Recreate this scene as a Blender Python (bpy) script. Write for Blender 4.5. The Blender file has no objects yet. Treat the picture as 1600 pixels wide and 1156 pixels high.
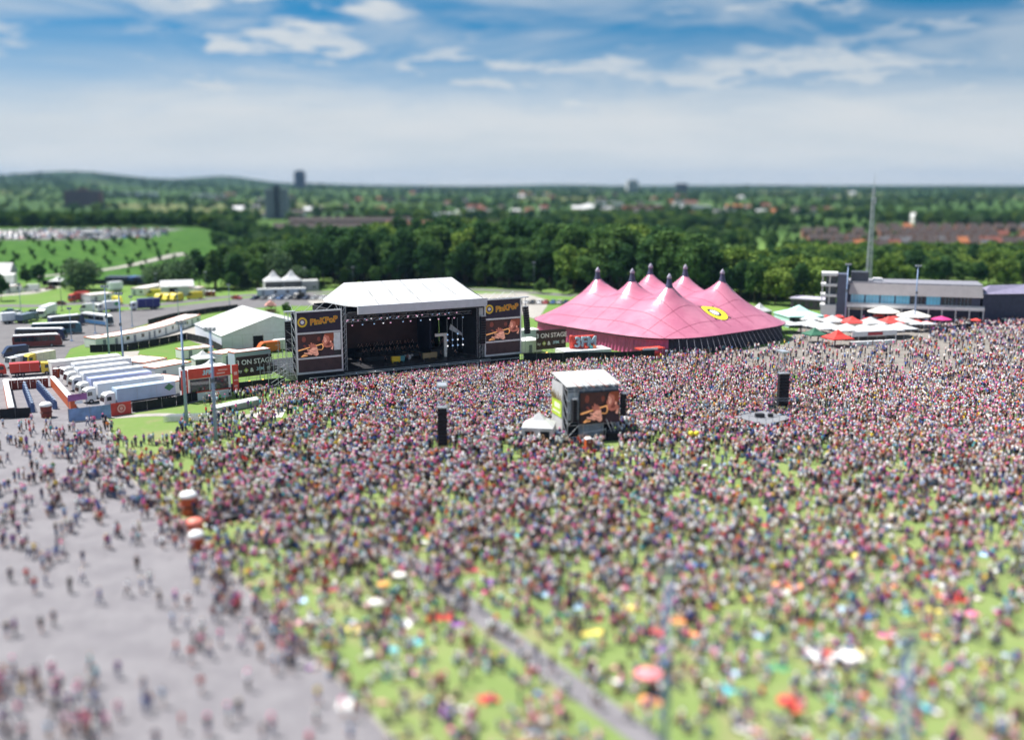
import bpy, bmesh, math, random
import numpy as np
from mathutils import Vector, Matrix

R = math.radians
random.seed(11)
rng = np.random.default_rng(7)
sc = bpy.context.scene
col = sc.collection

# ------------------------------------------------------------------ camera
F, CAM_H, HOR = 1600.0, 45.0, 286.0
PITCH = math.atan((578 - HOR) / F)
CP, SP = math.cos(PITCH), math.sin(PITCH)
cd = bpy.data.cameras.new('camera')
cam = bpy.data.objects.new('camera', cd)
col.objects.link(cam)
cam.location = (0, 0, CAM_H)
cam.rotation_euler = (R(90) - PITCH, 0, 0)
cd.sensor_width = 100.0
cd.lens = 100.0
cd.clip_start = 1.0
cd.clip_end = 60000.0
cd.dof.use_dof = True
cd.dof.focus_distance = 233.0
cd.dof.aperture_fstop = 0.1 / 1.65
cd.dof.aperture_blades = 0
sc.camera = cam

# ------------------------------------------------------------------ sky, sun, exposure
SUN_AZ = Vector((-0.90, 0.42)).normalized()
SUN_EL = R(61)
w = bpy.data.worlds.new('World')
sc.world = w
w.use_nodes = True
nt = w.node_tree
nt.nodes.clear()
N = nt.nodes.new
L = nt.links.new


def math_node(nt, op, a, b=None, c=None, clamp=False):
    n = nt.nodes.new('ShaderNodeMath')
    n.operation = op
    n.use_clamp = clamp
    for i, v in enumerate((a, b, c)):
        if v is None:
            continue
        if isinstance(v, (int, float)):
            n.inputs[i].default_value = v
        else:
            nt.links.new(v, n.inputs[i])
    return n.outputs[0]


def maprange(nt, v, a, b, c=0.0, d=1.0, smooth=True):
    n = nt.nodes.new('ShaderNodeMapRange')
    n.interpolation_type = 'SMOOTHSTEP' if smooth else 'LINEAR'
    nt.links.new(v, n.inputs[0])
    for i, x in enumerate((a, b, c, d)):
        n.inputs[i + 1].default_value = x
    return n.outputs[0]


def mixrgb(nt, f, a, b, mode='MIX'):
    n = nt.nodes.new('ShaderNodeMix')
    n.data_type = 'RGBA'
    n.blend_type = mode
    for s, v in ((n.inputs[0], f), (n.inputs[6], a), (n.inputs[7], b)):
        if isinstance(v, (int, float)):
            s.default_value = v
        elif isinstance(v, tuple):
            s.default_value = v if len(v) == 4 else (*v, 1)
        else:
            nt.links.new(v, s)
    return n.outputs[2]


def noise(nt, vec, scale, detail=5, rough=0.55, dist=0.0):
    n = nt.nodes.new('ShaderNodeTexNoise')
    n.inputs['Scale'].default_value = scale
    n.inputs['Detail'].default_value = detail
    n.inputs['Roughness'].default_value = rough
    n.inputs['Distortion'].default_value = dist
    if vec is not None:
        nt.links.new(vec, n.inputs['Vector'])
    return n.outputs['Fac']


tc = N('ShaderNodeTexCoord')
sep = N('ShaderNodeSeparateXYZ')
L(tc.outputs['Generated'], sep.inputs[0])
zc = math_node(nt, 'MAXIMUM', sep.outputs['Z'], 0.0)
# the clear blue above the veil: the sky model, looked up a little higher than the view line
up = N('ShaderNodeCombineXYZ')
L(sep.outputs['X'], up.inputs[0])
L(sep.outputs['Y'], up.inputs[1])
L(math_node(nt, 'MULTIPLY_ADD', zc, 4.2, 0.05), up.inputs[2])
nrm = N('ShaderNodeVectorMath')
nrm.operation = 'NORMALIZE'
L(up.outputs[0], nrm.inputs[0])
sky = N('ShaderNodeTexSky')
sky.sky_type = 'NISHITA'
sky.sun_disc = False
sky.sun_elevation = SUN_EL
sky.sun_rotation = math.atan2(SUN_AZ.x, SUN_AZ.y)
sky.altitude = 100
sky.air_density = 1.0
sky.dust_density = 0.3
sky.ozone_density = 3.0
L(nrm.outputs[0], sky.inputs[0])
# cloud layers laid on a flat ceiling, so that they flatten towards the horizon
ceil = N('ShaderNodeCombineXYZ')
den = math_node(nt, 'ADD', zc, 0.16)
L(math_node(nt, 'DIVIDE', sep.outputs['X'], den), ceil.inputs[0])
L(math_node(nt, 'MULTIPLY', math_node(nt, 'DIVIDE', sep.outputs['Y'], den), 1.25), ceil.inputs[1])
ceil.inputs[2].default_value = 3.7
puff = noise(nt, ceil.outputs[0], 3.4, 7, 0.55, 0.15)
big = noise(nt, ceil.outputs[0], 0.9, 4, 0.5, 0.3)
wisp = noise(nt, ceil.outputs[0], 1.3, 7, 0.55, 0.8)
cloud = math_node(nt, 'MULTIPLY', maprange(nt, puff, 0.44, 0.60), maprange(nt, big, 0.34, 0.48))
wisps = math_node(nt, 'MULTIPLY', maprange(nt, wisp, 0.38, 0.72), 0.55)
# thin milky veil over the low sky, with an uneven upper edge
edge = math_node(nt, 'MULTIPLY_ADD', math_node(nt, 'SUBTRACT', wisp, 0.5), 0.075, zc)
veil = maprange(nt, edge, 0.05, 0.150, 0.95, 0.0)
mask = math_node(nt, 'MAXIMUM', math_node(nt, 'MAXIMUM', veil, wisps), math_node(nt, 'MULTIPLY', cloud, 0.88))
hsv = N('ShaderNodeHueSaturation')
hsv.inputs['Hue'].default_value = 0.478
hsv.inputs['Saturation'].default_value = 1.4
hsv.inputs['Value'].default_value = 1.15
L(sky.outputs[0], hsv.inputs['Color'])
shade = noise(nt, ceil.outputs[0], 0.8, 5, 0.6)
cl_col = mixrgb(nt, maprange(nt, shade, 0.35, 0.65), (5.9, 6.35, 6.7), (6.6, 6.85, 7.0))
skymix = mixrgb(nt, mask, hsv.outputs[0], cl_col)
bg = N('ShaderNodeBackground')
bg.inputs['Strength'].default_value = 0.06
L(skymix, bg.inputs['Color'])
wo = N('ShaderNodeOutputWorld')
L(bg.outputs[0], wo.inputs['Surface'])

sd = bpy.data.lights.new('sun', 'SUN')
sd.energy = 5.0
sd.angle = R(0.5)
sd.color = (1.0, 0.96, 0.91)
sun = bpy.data.objects.new('sun', sd)
col.objects.link(sun)
sdir = Vector((SUN_AZ.x * math.cos(SUN_EL), SUN_AZ.y * math.cos(SUN_EL), math.sin(SUN_EL)))
sun.rotation_euler = sdir.to_track_quat('Z', 'Y').to_euler()
sun.location = sdir * 400

sc.view_settings.view_transform = 'Standard'
sc.view_settings.look = 'None'
sc.view_settings.exposure = 0.88
sc.view_settings.gamma = 1.0
sc.render.engine = 'CYCLES'
sc.cycles.use_denoising = True
sc.cycles.max_bounces = 5
sc.cycles.diffuse_bounces = 3
sc.cycles.glossy_bounces = 2
sc.cycles.transmission_bounces = 3
sc.cycles.volume_bounces = 0
sc.cycles.caustics_reflective = False
sc.cycles.caustics_refractive = False
sc.cycles.sample_clamp_indirect = 6.0


# ------------------------------------------------------------------ where a sight line meets a level
def G(x, y, z=0.0):
    u, v = (x - 800) / F, (578 - y) / F
    d = (u, CP + v * SP, -SP + v * CP)
    t = (z - CAM_H) / d[2]
    return Vector((d[0] * t, d[1] * t, z))


def to_px(X, Y, Z=0.0):
    zr = Z - CAM_H
    depth = Y * CP - zr * SP
    upc = Y * SP + zr * CP
    return 800 + F * X / depth, 578 - F * upc / depth


# ------------------------------------------------------------------ materials
def lin(h):
    if isinstance(h, str):
        h = h.lstrip('#')
        c = [int(h[i:i + 2], 16) / 255 for i in (0, 2, 4)]
        return tuple((v / 12.92 if v <= 0.04045 else ((v + 0.055) / 1.055) ** 2.4) for v in c)
    return h


MATS = {}


def M(name, rgb=None, rough=0.6, var=0.12, scale=0.8, metal=0.0, spec=0.4, bump=0.0, emit=0.0, dirt=0.0, bscale=None):
    if name in MATS:
        return MATS[name]
    rgb = lin(rgb)
    m = bpy.data.materials.new(name)
    m.use_nodes = True
    t = m.node_tree
    b = t.nodes['Principled BSDF']
    b.inputs['Roughness'].default_value = rough
    b.inputs['Metallic'].default_value = metal
    b.inputs['Specular IOR Level'].default_value = spec
    c = t.nodes.new('ShaderNodeTexCoord')
    nz = noise(t, c.outputs['Object'], scale, 6, 0.6)
    lo = tuple(max(0, v * (1 - var)) for v in rgb)
    hi = tuple(min(1, v * (1 + var)) for v in rgb)
    cc = mixrgb(t, maprange(t, nz, 0.3, 0.7), lo, hi)
    if dirt > 0:
        nz2 = noise(t, c.outputs['Object'], scale * 3.3, 8, 0.7, 0.4)
        cc = mixrgb(t, math_node(t, 'MULTIPLY', maprange(t, nz2, 0.5, 0.8), dirt), cc, tuple(v * 0.4 + 0.02 for v in rgb))
    t.links.new(cc, b.inputs['Base Color'])
    if emit > 0:
        t.links.new(cc, b.inputs['Emission Color'])
        b.inputs['Emission Strength'].default_value = emit
    if bump > 0:
        bn = t.nodes.new('ShaderNodeBump')
        bn.inputs['Strength'].default_value = bump
        bn.inputs['Distance'].default_value = 0.05
        t.links.new(noise(t, c.outputs['Object'], bscale or scale * 6, 6, 0.6), bn.inputs['Height'])
        t.links.new(bn.outputs[0], b.inputs['Normal'])
    MATS[name] = m
    return m


def attr_mat(name, attr, rough=0.75, spec=0.2):
    m = bpy.data.materials.new(name)
    m.use_nodes = True
    t = m.node_tree
    b = t.nodes['Principled BSDF']
    b.inputs['Roughness'].default_value = rough
    b.inputs['Specular IOR Level'].default_value = spec
    a = t.nodes.new('ShaderNodeAttribute')
    a.attribute_type = 'INSTANCER'
    a.attribute_name = attr
    c = t.nodes.new('ShaderNodeTexCoord')
    nz = noise(t, c.outputs['Object'], 9.0, 3, 0.6)
    v = maprange(t, nz, 0.3, 0.7, 0.82, 1.12)
    mul = t.nodes.new('ShaderNodeVectorMath')
    mul.operation = 'SCALE'
    t.links.new(a.outputs['Vector'], mul.inputs[0])
    t.links.new(v, mul.inputs['Scale'])
    t.links.new(mul.outputs[0], b.inputs['Base Color'])
    MATS[name] = m
    return m


# ------------------------------------------------------------------ mesh building
def ordinal(n):
    a = ['zeroth', 'first', 'second', 'third', 'fourth', 'fifth', 'sixth', 'seventh', 'eighth', 'ninth', 'tenth', 'eleventh', 'twelfth', 'thirteenth', 'fourteenth', 'fifteenth', 'sixteenth', 'seventeenth', 'eighteenth', 'nineteenth']
    if n < 20:
        return a[n]
    t = ['', '', 'twent', 'thirt', 'fort', 'fift', 'sixt'][n // 10]
    return t + 'ieth' if n % 10 == 0 else f'{t}y-{a[n % 10]}'


class MB:
    def __init__(s):
        s.v, s.f, s.m = [], [], []

    def add(s, verts, faces, mat=0):
        o = len(s.v)
        s.v += [tuple(p) for p in verts]
        for f in faces:
            s.f.append(tuple(i + o for i in f))
            s.m.append(mat)
        return s

    def box(s, x0, x1, y0, y1, z0, z1, mat=0):
        v = [(x0, y0, z0), (x1, y0, z0), (x1, y1, z0), (x0, y1, z0), (x0, y0, z1), (x1, y0, z1), (x1, y1, z1), (x0, y1, z1)]
        return s.add(v, [(0, 3, 2, 1), (4, 5, 6, 7), (0, 1, 5, 4), (1, 2, 6, 5), (2, 3, 7, 6), (3, 0, 4, 7)], mat)

    def bbox(s, x0, x1, y0, y1, z0, z1, b=0.05, mat=0):
        """box with bevelled top and upright edges"""
        def ring(i, z):
            a, c, d, e = x0 + i, x1 - i, y0 + i, y1 - i
            k = b * 0.7
            return [(a + k, d, z), (c - k, d, z), (c, d + k, z), (c, e - k, z), (c - k, e, z), (a + k, e, z), (a, e - k, z), (a, d + k, z)]
        v = ring(0, z0) + ring(0, z1 - b) + ring(b, z1)
        f = [tuple(range(7, -1, -1)), tuple(range(16, 24))]
        for r in (0, 8):
            for i in range(8):
                j = (i + 1) % 8
                f.append((r + i, r + j, r + 8 + j, r + 8 + i))
        return s.add(v, f, mat)

    def profile(s, pts, y0, y1, mat=0):
        """polygon in x,z extruded along y"""
        n = len(pts)
        v = [(p[0], y0, p[1]) for p in pts] + [(p[0], y1, p[1]) for p in pts]
        f = [tuple(range(n)), tuple(range(2 * n - 1, n - 1, -1))]
        for i in range(n):
            j = (i + 1) % n
            f.append((i, n + i, n + j, j))
        return s.add(v, f, mat)

    def prism(s, pts, z0, z1, mat=0):
        n = len(pts)
        v = [(p[0], p[1], z0) for p in pts] + [(p[0], p[1], z1) for p in pts]
        f = [tuple(range(n - 1, -1, -1)), tuple(range(n, 2 * n))]
        for i in range(n):
            j = (i + 1) % n
            f.append((i, j, n + j, n + i))
        return s.add(v, f, mat)

    def tube(s, a, b, r0, r1=None, n=8, mat=0, cap=True):
        r1 = r0 if r1 is None else r1
        a, b = Vector(a), Vector(b)
        d = (b - a).normalized()
        u = d.orthogonal().normalized()
        w_ = d.cross(u)
        v = []
        for p, r in ((a, r0), (b, r1)):
            for i in range(n):
                t = 2 * math.pi * i / n
                v.append(p + u * (r * math.cos(t)) + w_ * (r * math.sin(t)))
        f = [(i, (i + 1) % n, n + (i + 1) % n, n + i) for i in range(n)]
        if cap:
            f += [tuple(range(n - 1, -1, -1)), tuple(range(n, 2 * n))]
        return s.add(v, f, mat)

    def lathe(s, prof, n=16, mat=0, c=(0, 0, 0)):
        v, f = [], []
        for r, z in prof:
            for i in range(n):
                t = 2 * math.pi * i / n
                v.append((c[0] + r * math.cos(t), c[1] + r * math.sin(t), c[2] + z))
        for k in range(len(prof) - 1):
            for i in range(n):
                j = (i + 1) % n
                f.append((k * n + i, k * n + j, (k + 1) * n + j, (k + 1) * n + i))
        return s.add(v, f, mat)

    def quad(s, a, b, c, d, mat=0):
        return s.add([a, b, c, d], [(0, 1, 2, 3)], mat)

    def mesh(s, name, mats, smooth=False):
        me = bpy.data.meshes.new(name)
        me.from_pydata(s.v, [], s.f)
        for m in (mats if isinstance(mats, (list, tuple)) else [mats]):
            me.materials.append(m)
        if len(set(s.m)) > 1:
            me.polygons.foreach_set('material_index', s.m)
        if smooth:
            me.polygons.foreach_set('use_smooth', [True] * len(s.f))
        me.update()
        return me


def put(name, me, parent=None, loc=(0, 0, 0), rz=0.0, scale=None):
    if isinstance(me, MB):
        raise TypeError(name)
    o = bpy.data.objects.new(name, me)
    col.objects.link(o)
    if parent is not None:
        o.parent = parent
    o.location = loc
    o.rotation_euler = (0, 0, rz)
    if scale is not None:
        o.scale = scale if isinstance(scale, (tuple, list)) else (scale,) * 3
    return o


def part(name, mb, mats, parent, smooth=False, loc=(0, 0, 0), rz=0.0):
    return put(name, mb.mesh(name, mats, smooth), parent, loc, rz)


def tag(o, label, cat=None, group=None, kind=None):
    if label:
        o['label'] = label
    if cat:
        o['category'] = cat
    if group:
        o['group'] = group
    if kind:
        o['kind'] = kind
    return o


def thing(name, label, cat, loc=(0, 0, 0), rz=0.0, group=None):
    o = bpy.data.objects.new(name, None)
    o.empty_display_size = 0.5
    col.objects.link(o)
    o.location = loc
    o.rotation_euler = (0, 0, rz)
    return tag(o, label, cat, group)


KIDS = {}


def kids(o):
    return list(o.children)


def copy_tree(o, parent=None, loc=None, rz=None, label=None, group=None, scale=None):
    c = o.copy()
    col.objects.link(c)
    c.parent = parent
    if loc is not None:
        c.location = loc
    if rz is not None:
        c.rotation_euler = (0, 0, rz)
    if scale is not None:
        c.scale = scale if isinstance(scale, (tuple, list)) else (scale,) * 3
    if label:
        c['label'] = label
    if group:
        c['group'] = group
    for ch in kids(o):
        copy_tree(ch, c)
    return c


def span(a, b, z=0.0):
    """ground points under two pixels: start, heading, length"""
    A, B = G(*a), G(*b)
    d = B - A
    return Vector((A.x, A.y, z)), math.atan2(d.y, d.x), d.length


def text_mesh(body, size, mats, extrude=0.02, shear=0.0, bold=0.0):
    c = bpy.data.curves.new('lettering', 'FONT')
    c.body = body
    c.size = size
    c.extrude = extrude
    c.offset = bold
    c.shear = shear
    c.align_x = 'CENTER'
    c.align_y = 'CENTER'
    c.resolution_u = 3
    o = bpy.data.objects.new('lettering', c)
    col.objects.link(o)
    bpy.context.view_layer.update()
    me = bpy.data.meshes.new_from_object(o.evaluated_get(bpy.context.evaluated_depsgraph_get()))
    bpy.data.objects.remove(o)
    me.materials.clear()
    me.materials.append(mats)
    # stand the letters up: x along the board, z up, front towards -y
    me.transform(Matrix.Rotation(R(90), 4, 'X'))
    return me


def poly_sheet(name, pts, z, mat, smooth=False):
    """flat ground sheet from a list of world (x, y)"""
    bm = bmesh.new()
    vs = [bm.verts.new((p[0], p[1], z)) for p in pts]
    f = bm.faces.new(vs)
    if f.normal.z < 0:
        f.normal_flip()
    bmesh.ops.triangulate(bm, faces=bm.faces[:])
    me = bpy.data.meshes.new(name)
    bm.to_mesh(me)
    bm.free()
    me.materials.append(mat)
    o = put(name, me)
    o['kind'] = 'structure'
    return o


def smooth_line(pts, n=8):
    """Catmull-Rom through 2-D points"""
    P = [Vector(p[:2]) for p in pts]
    P = [P[0] * 2 - P[1]] + P + [P[-1] * 2 - P[-2]]
    out = []
    for i in range(1, len(P) - 2):
        for k in range(n):
            t = k / n
            a, b, c, d = P[i - 1], P[i], P[i + 1], P[i + 2]
            out.append(0.5 * ((2 * b) + (c - a) * t + (2 * a - 5 * b + 4 * c - d) * t * t + (3 * b - a - 3 * c + d) * t ** 3))
    out.append(P[-2])
    return out


def ribbon(name, pts, width, z, mat):
    P = smooth_line(pts)
    mb = MB()
    prev = None
    for i, p in enumerate(P):
        d = (P[min(i + 1, len(P) - 1)] - P[max(i - 1, 0)]).normalized()
        n = Vector((-d.y, d.x)) * (width / 2)
        cur = ((p + n).x, (p + n).y, z), ((p - n).x, (p - n).y, z)
        if prev:
            mb.quad(prev[0], prev[1], cur[1], cur[0])
        prev = cur
    o = put(name, mb.mesh(name, mat))
    o['kind'] = 'structure'
    return o


# ================================================================== LAND
def sstep(a, b, x):
    t = np.clip((x - a) / (b - a), 0, 1)
    return t * t * (3 - 2 * t)


def terrain(X, Y):
    X, Y = np.asarray(X, float), np.asarray(Y, float)
    r = np.hypot(X, Y)
    z = 27 * sstep(1100, 6200, r)
    wob = np.sin(X / 610 + 1.3) * np.cos(Y / 830 + .4) + .6 * np.sin(X / 270 + Y / 410)
    z = z + wob * 4.5 * sstep(1500, 4000, r)
    az = X / np.maximum(Y, 50)
    ridge = np.exp(-((az + .425) / .09) ** 2) * 82 + np.exp(-((az + .275) / .045) ** 2) * 52 + np.exp(-((az + .19) / .05) ** 2) * 14
    ridge += np.exp(-((az + .55) / .06) ** 2) * 22 + 5 * np.sin(az * 31) * np.exp(-(az - .3) ** 2)
    z = z + ridge * np.exp(-((r - 5200) / 1300) ** 2)
    z = z * (1 - sstep(7000, 9000, r) * .9)
    # embankment with the hilltop car park
    foot = sstep(478 + 0.14 * (X + 300), 606 + 0.12 * (X + 300), Y)
    right = 1 - sstep(-225, -168, X + 0.10 * (Y - 600))
    back = 1 - sstep(800, 900, Y)
    z = z + 12.0 * foot * right * back
    return z


def tz(x, y):
    return float(terrain(x, y))


def ground_material():
    m = bpy.data.materials.new('grass_ground')
    m.use_nodes = True
    t = m.node_tree
    b = t.nodes['Principled BSDF']
    b.inputs['Roughness'].default_value = 0.95
    b.inputs['Specular IOR Level'].default_value = 0.1
    g = t.nodes.new('ShaderNodeNewGeometry')
    P = g.outputs['Position']
    s = t.nodes.new('ShaderNodeSeparateXYZ')
    t.links.new(P, s.inputs[0])
    n1 = noise(t, P, 0.05, 6, 0.6)
    n2 = noise(t, P, 0.9, 6, 0.7)
    n3 = noise(t, P, 0.16, 5, 0.65, 0.6)
    near = mixrgb(t, maprange(t, n1, .35, .65), (.155, .225, .068), (.195, .255, .088))
    near = mixrgb(t, math_node(t, 'MULTIPLY', maprange(t, n2, .42, .72), .45), near, (.235, .265, .12))
    near = mixrgb(t, math_node(t, 'MULTIPLY', maprange(t, n3, .50, .68), .7), near, (.26, .225, .13))
    sy = maprange(t, s.outputs['Y'], 150, 240)
    near = mixrgb(t, math_node(t, 'MULTIPLY', sy, .6), near, (.085, .19, .028))
    bank = math_node(t, 'MULTIPLY', maprange(t, s.outputs['Y'], 455, 490), maprange(t, s.outputs['X'], -150, -110, 1, 0))
    rough_g = mixrgb(t, maprange(t, n3, .35, .7), (.035, .100, .016), (.062, .14, .024))
    near = mixrgb(t, bank, near, rough_g)
    # fields far off
    v = t.nodes.new('ShaderNodeTexVoronoi')
    v.inputs['Scale'].default_value = 0.0042
    t.links.new(P, v.inputs['Vector'])
    ramp = t.nodes.new('ShaderNodeValToRGB')
    ramp.color_ramp.interpolation = 'CONSTANT'
    e = ramp.color_ramp.elements
    e[0].color = (.04, .085, .02, 1)
    e[1].color = (.06, .115, .025, 1)
    e[1].position = .35
    for p, c in ((.55, (.03, .065, .018, 1)), (.74, (.085, .13, .035, 1)), (.90, (.19, .16, .08, 1))):
        x = e.new(p)
        x.color = c
    sx = t.nodes.new('ShaderNodeSeparateColor')
    t.links.new(v.outputs['Color'], sx.inputs[0])
    t.links.new(sx.outputs[0], ramp.inputs[0])
    far = mixrgb(t, maprange(t, n1, .3, .7), ramp.outputs[0], (.045, .09, .018))
    r = t.nodes.new('ShaderNodeVectorMath')
    r.operation = 'LENGTH'
    t.links.new(P, r.inputs[0])
    c1 = mixrgb(t, maprange(t, r.outputs['Value'], 700, 1000), near, far)
    n4 = noise(t, P, 0.02, 8, 0.7)
    forest = mixrgb(t, maprange(t, n4, .35, .65), (.012, .032, .014), (.022, .05, .02))
    c2 = mixrgb(t, maprange(t, r.outputs['Value'], 3400, 4400), c1, forest)
    t.links.new(c2, b.inputs['Base Color'])
    bn = t.nodes.new('ShaderNodeBump')
    bn.inputs['Distance'].default_value = 0.12
    bn.inputs['Strength'].default_value = 0.6
    t.links.new(noise(t, P, 2.2, 5, 0.7), bn.inputs['Height'])
    t.links.new(bn.outputs[0], b.inputs['Normal'])
    return m


def build_ground():
    k = 7.0
    s = np.linspace(-1, 1, 221)
    xs = 9500 * np.sinh(k * s) / np.sinh(k)
    s2 = np.linspace(-0.55, 1, 200)
    ys = 250 + 9200 * np.sinh(k * s2) / np.sinh(k)
    X, Y = np.meshgrid(xs, ys)
    Z = terrain(X, Y)
    nx, ny = len(xs), len(ys)
    v = np.stack([X.ravel(), Y.ravel(), Z.ravel()], 1)
    i = np.arange((ny - 1) * (nx - 1))
    a = (i // (nx - 1)) * nx + i % (nx - 1)
    f = np.stack([a, a + 1, a + nx + 1, a + nx], 1)
    me = bpy.data.meshes.new('ground')
    me.from_pydata(v.tolist(), [], f.tolist())
    me.polygons.foreach_set('use_smooth', [True] * len(f))
    me.materials.append(ground_material())
    o = put('ground', me)
    o['kind'] = 'structure'


build_ground()


def paving_mat(name, a, b, c, scale=.25):
    m = bpy.data.materials.new(name)
    m.use_nodes = True
    t = m.node_tree
    bs = t.nodes['Principled BSDF']
    bs.inputs['Roughness'].default_value = .9
    bs.inputs['Specular IOR Level'].default_value = .2
    g = t.nodes.new('ShaderNodeNewGeometry')
    P = g.outputs['Position']
    n1 = noise(t, P, scale, 6, .6, .3)
    n2 = noise(t, P, scale * 9, 6, .75)
    n3 = noise(t, P, 26, 3, .7)
    n5 = noise(t, P, scale * 2.2, 3, .8, 1.5)
    c1 = mixrgb(t, maprange(t, n1, .32, .68), a, b)
    c1 = mixrgb(t, math_node(t, 'MULTIPLY', maprange(t, n5, .58, .62), .45), c1, tuple(x * .72 for x in a))
    c1 = mixrgb(t, math_node(t, 'MULTIPLY', maprange(t, n2, .5, .75), .5), c1, c)
    c1 = mixrgb(t, math_node(t, 'MULTIPLY', maprange(t, n3, .35, .75), .3), c1, tuple(x * .6 for x in a))
    t.links.new(c1, bs.inputs['Base Color'])
    MATS[name] = m
    return m


PAVE = paving_mat('worn_paving', (.175, .166, .18), (.22, .21, .222), (.125, .118, .125))
ROAD = paving_mat('road_asphalt', (.13, .125, .13), (.17, .162, .165), (.10, .096, .10))
PLAZA = paving_mat('gravel_plaza', (.20, .182, .165), (.25, .228, .205), (.16, .145, .13))
TRACK = paving_mat('pale_track', (.31, .29, .265), (.38, .36, .325), (.24, .225, .20))
KERB = paving_mat('kerb_stone', (.27, .25, .23), (.33, .31, .28), (.2, .19, .17))


def px_poly(pts):
    return [tuple(G(*p)[:2]) for p in pts]


# the grey paving at lower left, its grass edge running down to the right
edge_px = [(168, 655), (175, 690), (195, 735), (250, 790), (312, 835), (352, 885), (420, 955), (492, 1028), (560, 1095), (612, 1156), (660, 1215), (720, 1300)]
edge_w = smooth_line([tuple(G(*p)[:2]) for p in edge_px], 6)
poly_sheet('paved_yard', [tuple(p) for p in edge_w] + [tuple(G(-400, 1300)[:2]), tuple(G(-700, 660)[:2]), tuple(G(-60, 600)[:2]), tuple(G(130, 598)[:2])], .02, PAVE)


def kerb_line(name, P, wid, h):
    mb = MB()
    prev = None
    for i, p in enumerate(P):
        d = (P[min(i + 1, len(P) - 1)] - P[max(i - 1, 0)]).normalized()
        n = Vector((-d.y, d.x)) * (wid / 2)
        a, b = p + n, p - n
        cur = [(a.x, a.y, 0), (a.x, a.y, h), (b.x, b.y, h), (b.x, b.y, 0)]
        if prev:
            for k in range(3):
                mb.quad(prev[k], prev[k + 1], cur[k + 1], cur[k])
        prev = cur
    o = put(name, mb.mesh(name, KERB))
    o['kind'] = 'structure'


kerb_line('kerb', edge_w, .35, .11)
path_px = [(380, 835), (470, 838), (560, 848), (640, 876), (705, 925), (770, 978), (850, 1038), (935, 1100), (1012, 1156), (1110, 1230)]
ribbon('footpath', [tuple(G(*p)[:2]) for p in path_px], 2.7, .02, PAVE)
poly_sheet('gravel_square', px_poly([(985, 576), (1040, 562), (1130, 550), (1226, 538), (1260, 500), (1300, 486), (1700, 470), (1900, 560), (1800, 680), (1600, 632), (1420, 604), (1230, 585), (1100, 580)]), .02, PLAZA)
ribbon('service_road', [tuple(G(*p)[:2]) for p in [(-120, 486), (0, 478), (60, 478), (140, 474), (220, 478), (300, 470), (380, 462), (520, 456), (720, 452), (900, 462)]], 8, .02, ROAD)
poly_sheet('coach_park', px_poly([(-200, 560), (-160, 500), (0, 500), (60, 508), (120, 494), (180, 486), (260, 480), (400, 464), (470, 458), (560, 462), (560, 478), (440, 478), (340, 487), (260, 497), (200, 515), (110, 545), (92, 575), (75, 600), (-200, 640)]), .035, ROAD)
poly_sheet('yard_behind_stage', px_poly([(480, 470), (560, 462), (820, 458), (860, 470), (840, 500), (780, 480), (600, 500), (520, 500)]), .045, TRACK)
poly_sheet('compound_floor', px_poly([(-60, 600), (-20, 580), (95, 580), (215, 560), (300, 590), (310, 628), (170, 652), (40, 660)]), .05, PAVE)
ribbon('gravel_drive', [tuple(G(*p)[:2]) for p in [(-60, 470), (0, 462), (45, 458), (88, 448)]], 7, .055, TRACK)


def on_land(px, py):
    lo, hi = 300.0, 1500.0
    for k in range(1200):
        y = lo + (hi - lo) * k / 1200
        u, v = (px - 800) / F, (578 - py) / F
        d = (u, CP + v * SP, -SP + v * CP)
        x, z = d[0] * y / d[1], CAM_H + d[2] * y / d[1]
        if z <= tz(x, y):
            return (x, y)
    return (x, y)


trk = ribbon('embankment_track', [on_land(*p) for p in [(40, 434), (110, 428), (170, 421), (230, 409), (290, 397)]], 4.2, .0, TRACK)
for v_ in trk.data.vertices:
    v_.co.z = tz(v_.co.x, v_.co.y) + .12
ribbon('access_path', [tuple(G(*p)[:2]) for p in [(190, 572), (200, 560), (206, 549)]], 4, .06, TRACK)
ribbon('pale_walkway', [tuple(G(*p)[:2]) for p in [(170, 652), (260, 648), (340, 656), (440, 640)]], 2.6, .03, TRACK)
poly_sheet('white_flooring', px_poly([(392, 648), (420, 640), (447, 640), (440, 652), (405, 655)]), .06, M('white_board', '#d8d4cf', .8))
poly_sheet('cabin_forecourt', px_poly([(160, 536), (260, 520), (312, 508), (345, 526), (344, 548), (290, 530), (200, 542)]), .05, TRACK)


# ------------------------------------------------------------------ trees
def leaf_mat(name, a, b):
    m = bpy.data.materials.new(name)
    m.use_nodes = True
    t = m.node_tree
    t.nodes.clear()
    out = t.nodes.new('ShaderNodeOutputMaterial')
    oi = t.nodes.new('ShaderNodeObjectInfo')
    g = t.nodes.new('ShaderNodeNewGeometry')
    nz = noise(t, g.outputs['Position'], .35, 4, .6)
    c = mixrgb(t, oi.outputs['Random'], a, b)
    c2 = mixrgb(t, maprange(t, nz, .35, .65, 0, .7), c, tuple(min(1, v * 1.55) for v in b))
    d = t.nodes.new('ShaderNodeBsdfDiffuse')
    tr = t.nodes.new('ShaderNodeBsdfTranslucent')
    t.links.new(c2, d.inputs[0])
    t.links.new(mixrgb(t, .5, c2, (.06, .15, .03)), tr.inputs[0])
    mx = t.nodes.new('ShaderNodeMixShader')
    mx.inputs[0].default_value = .34
    t.links.new(d.outputs[0], mx.inputs[1])
    t.links.new(tr.outputs[0], mx.inputs[2])
    t.links.new(mx.outputs[0], out.inputs[0])
    MATS[name] = m
    return m


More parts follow.
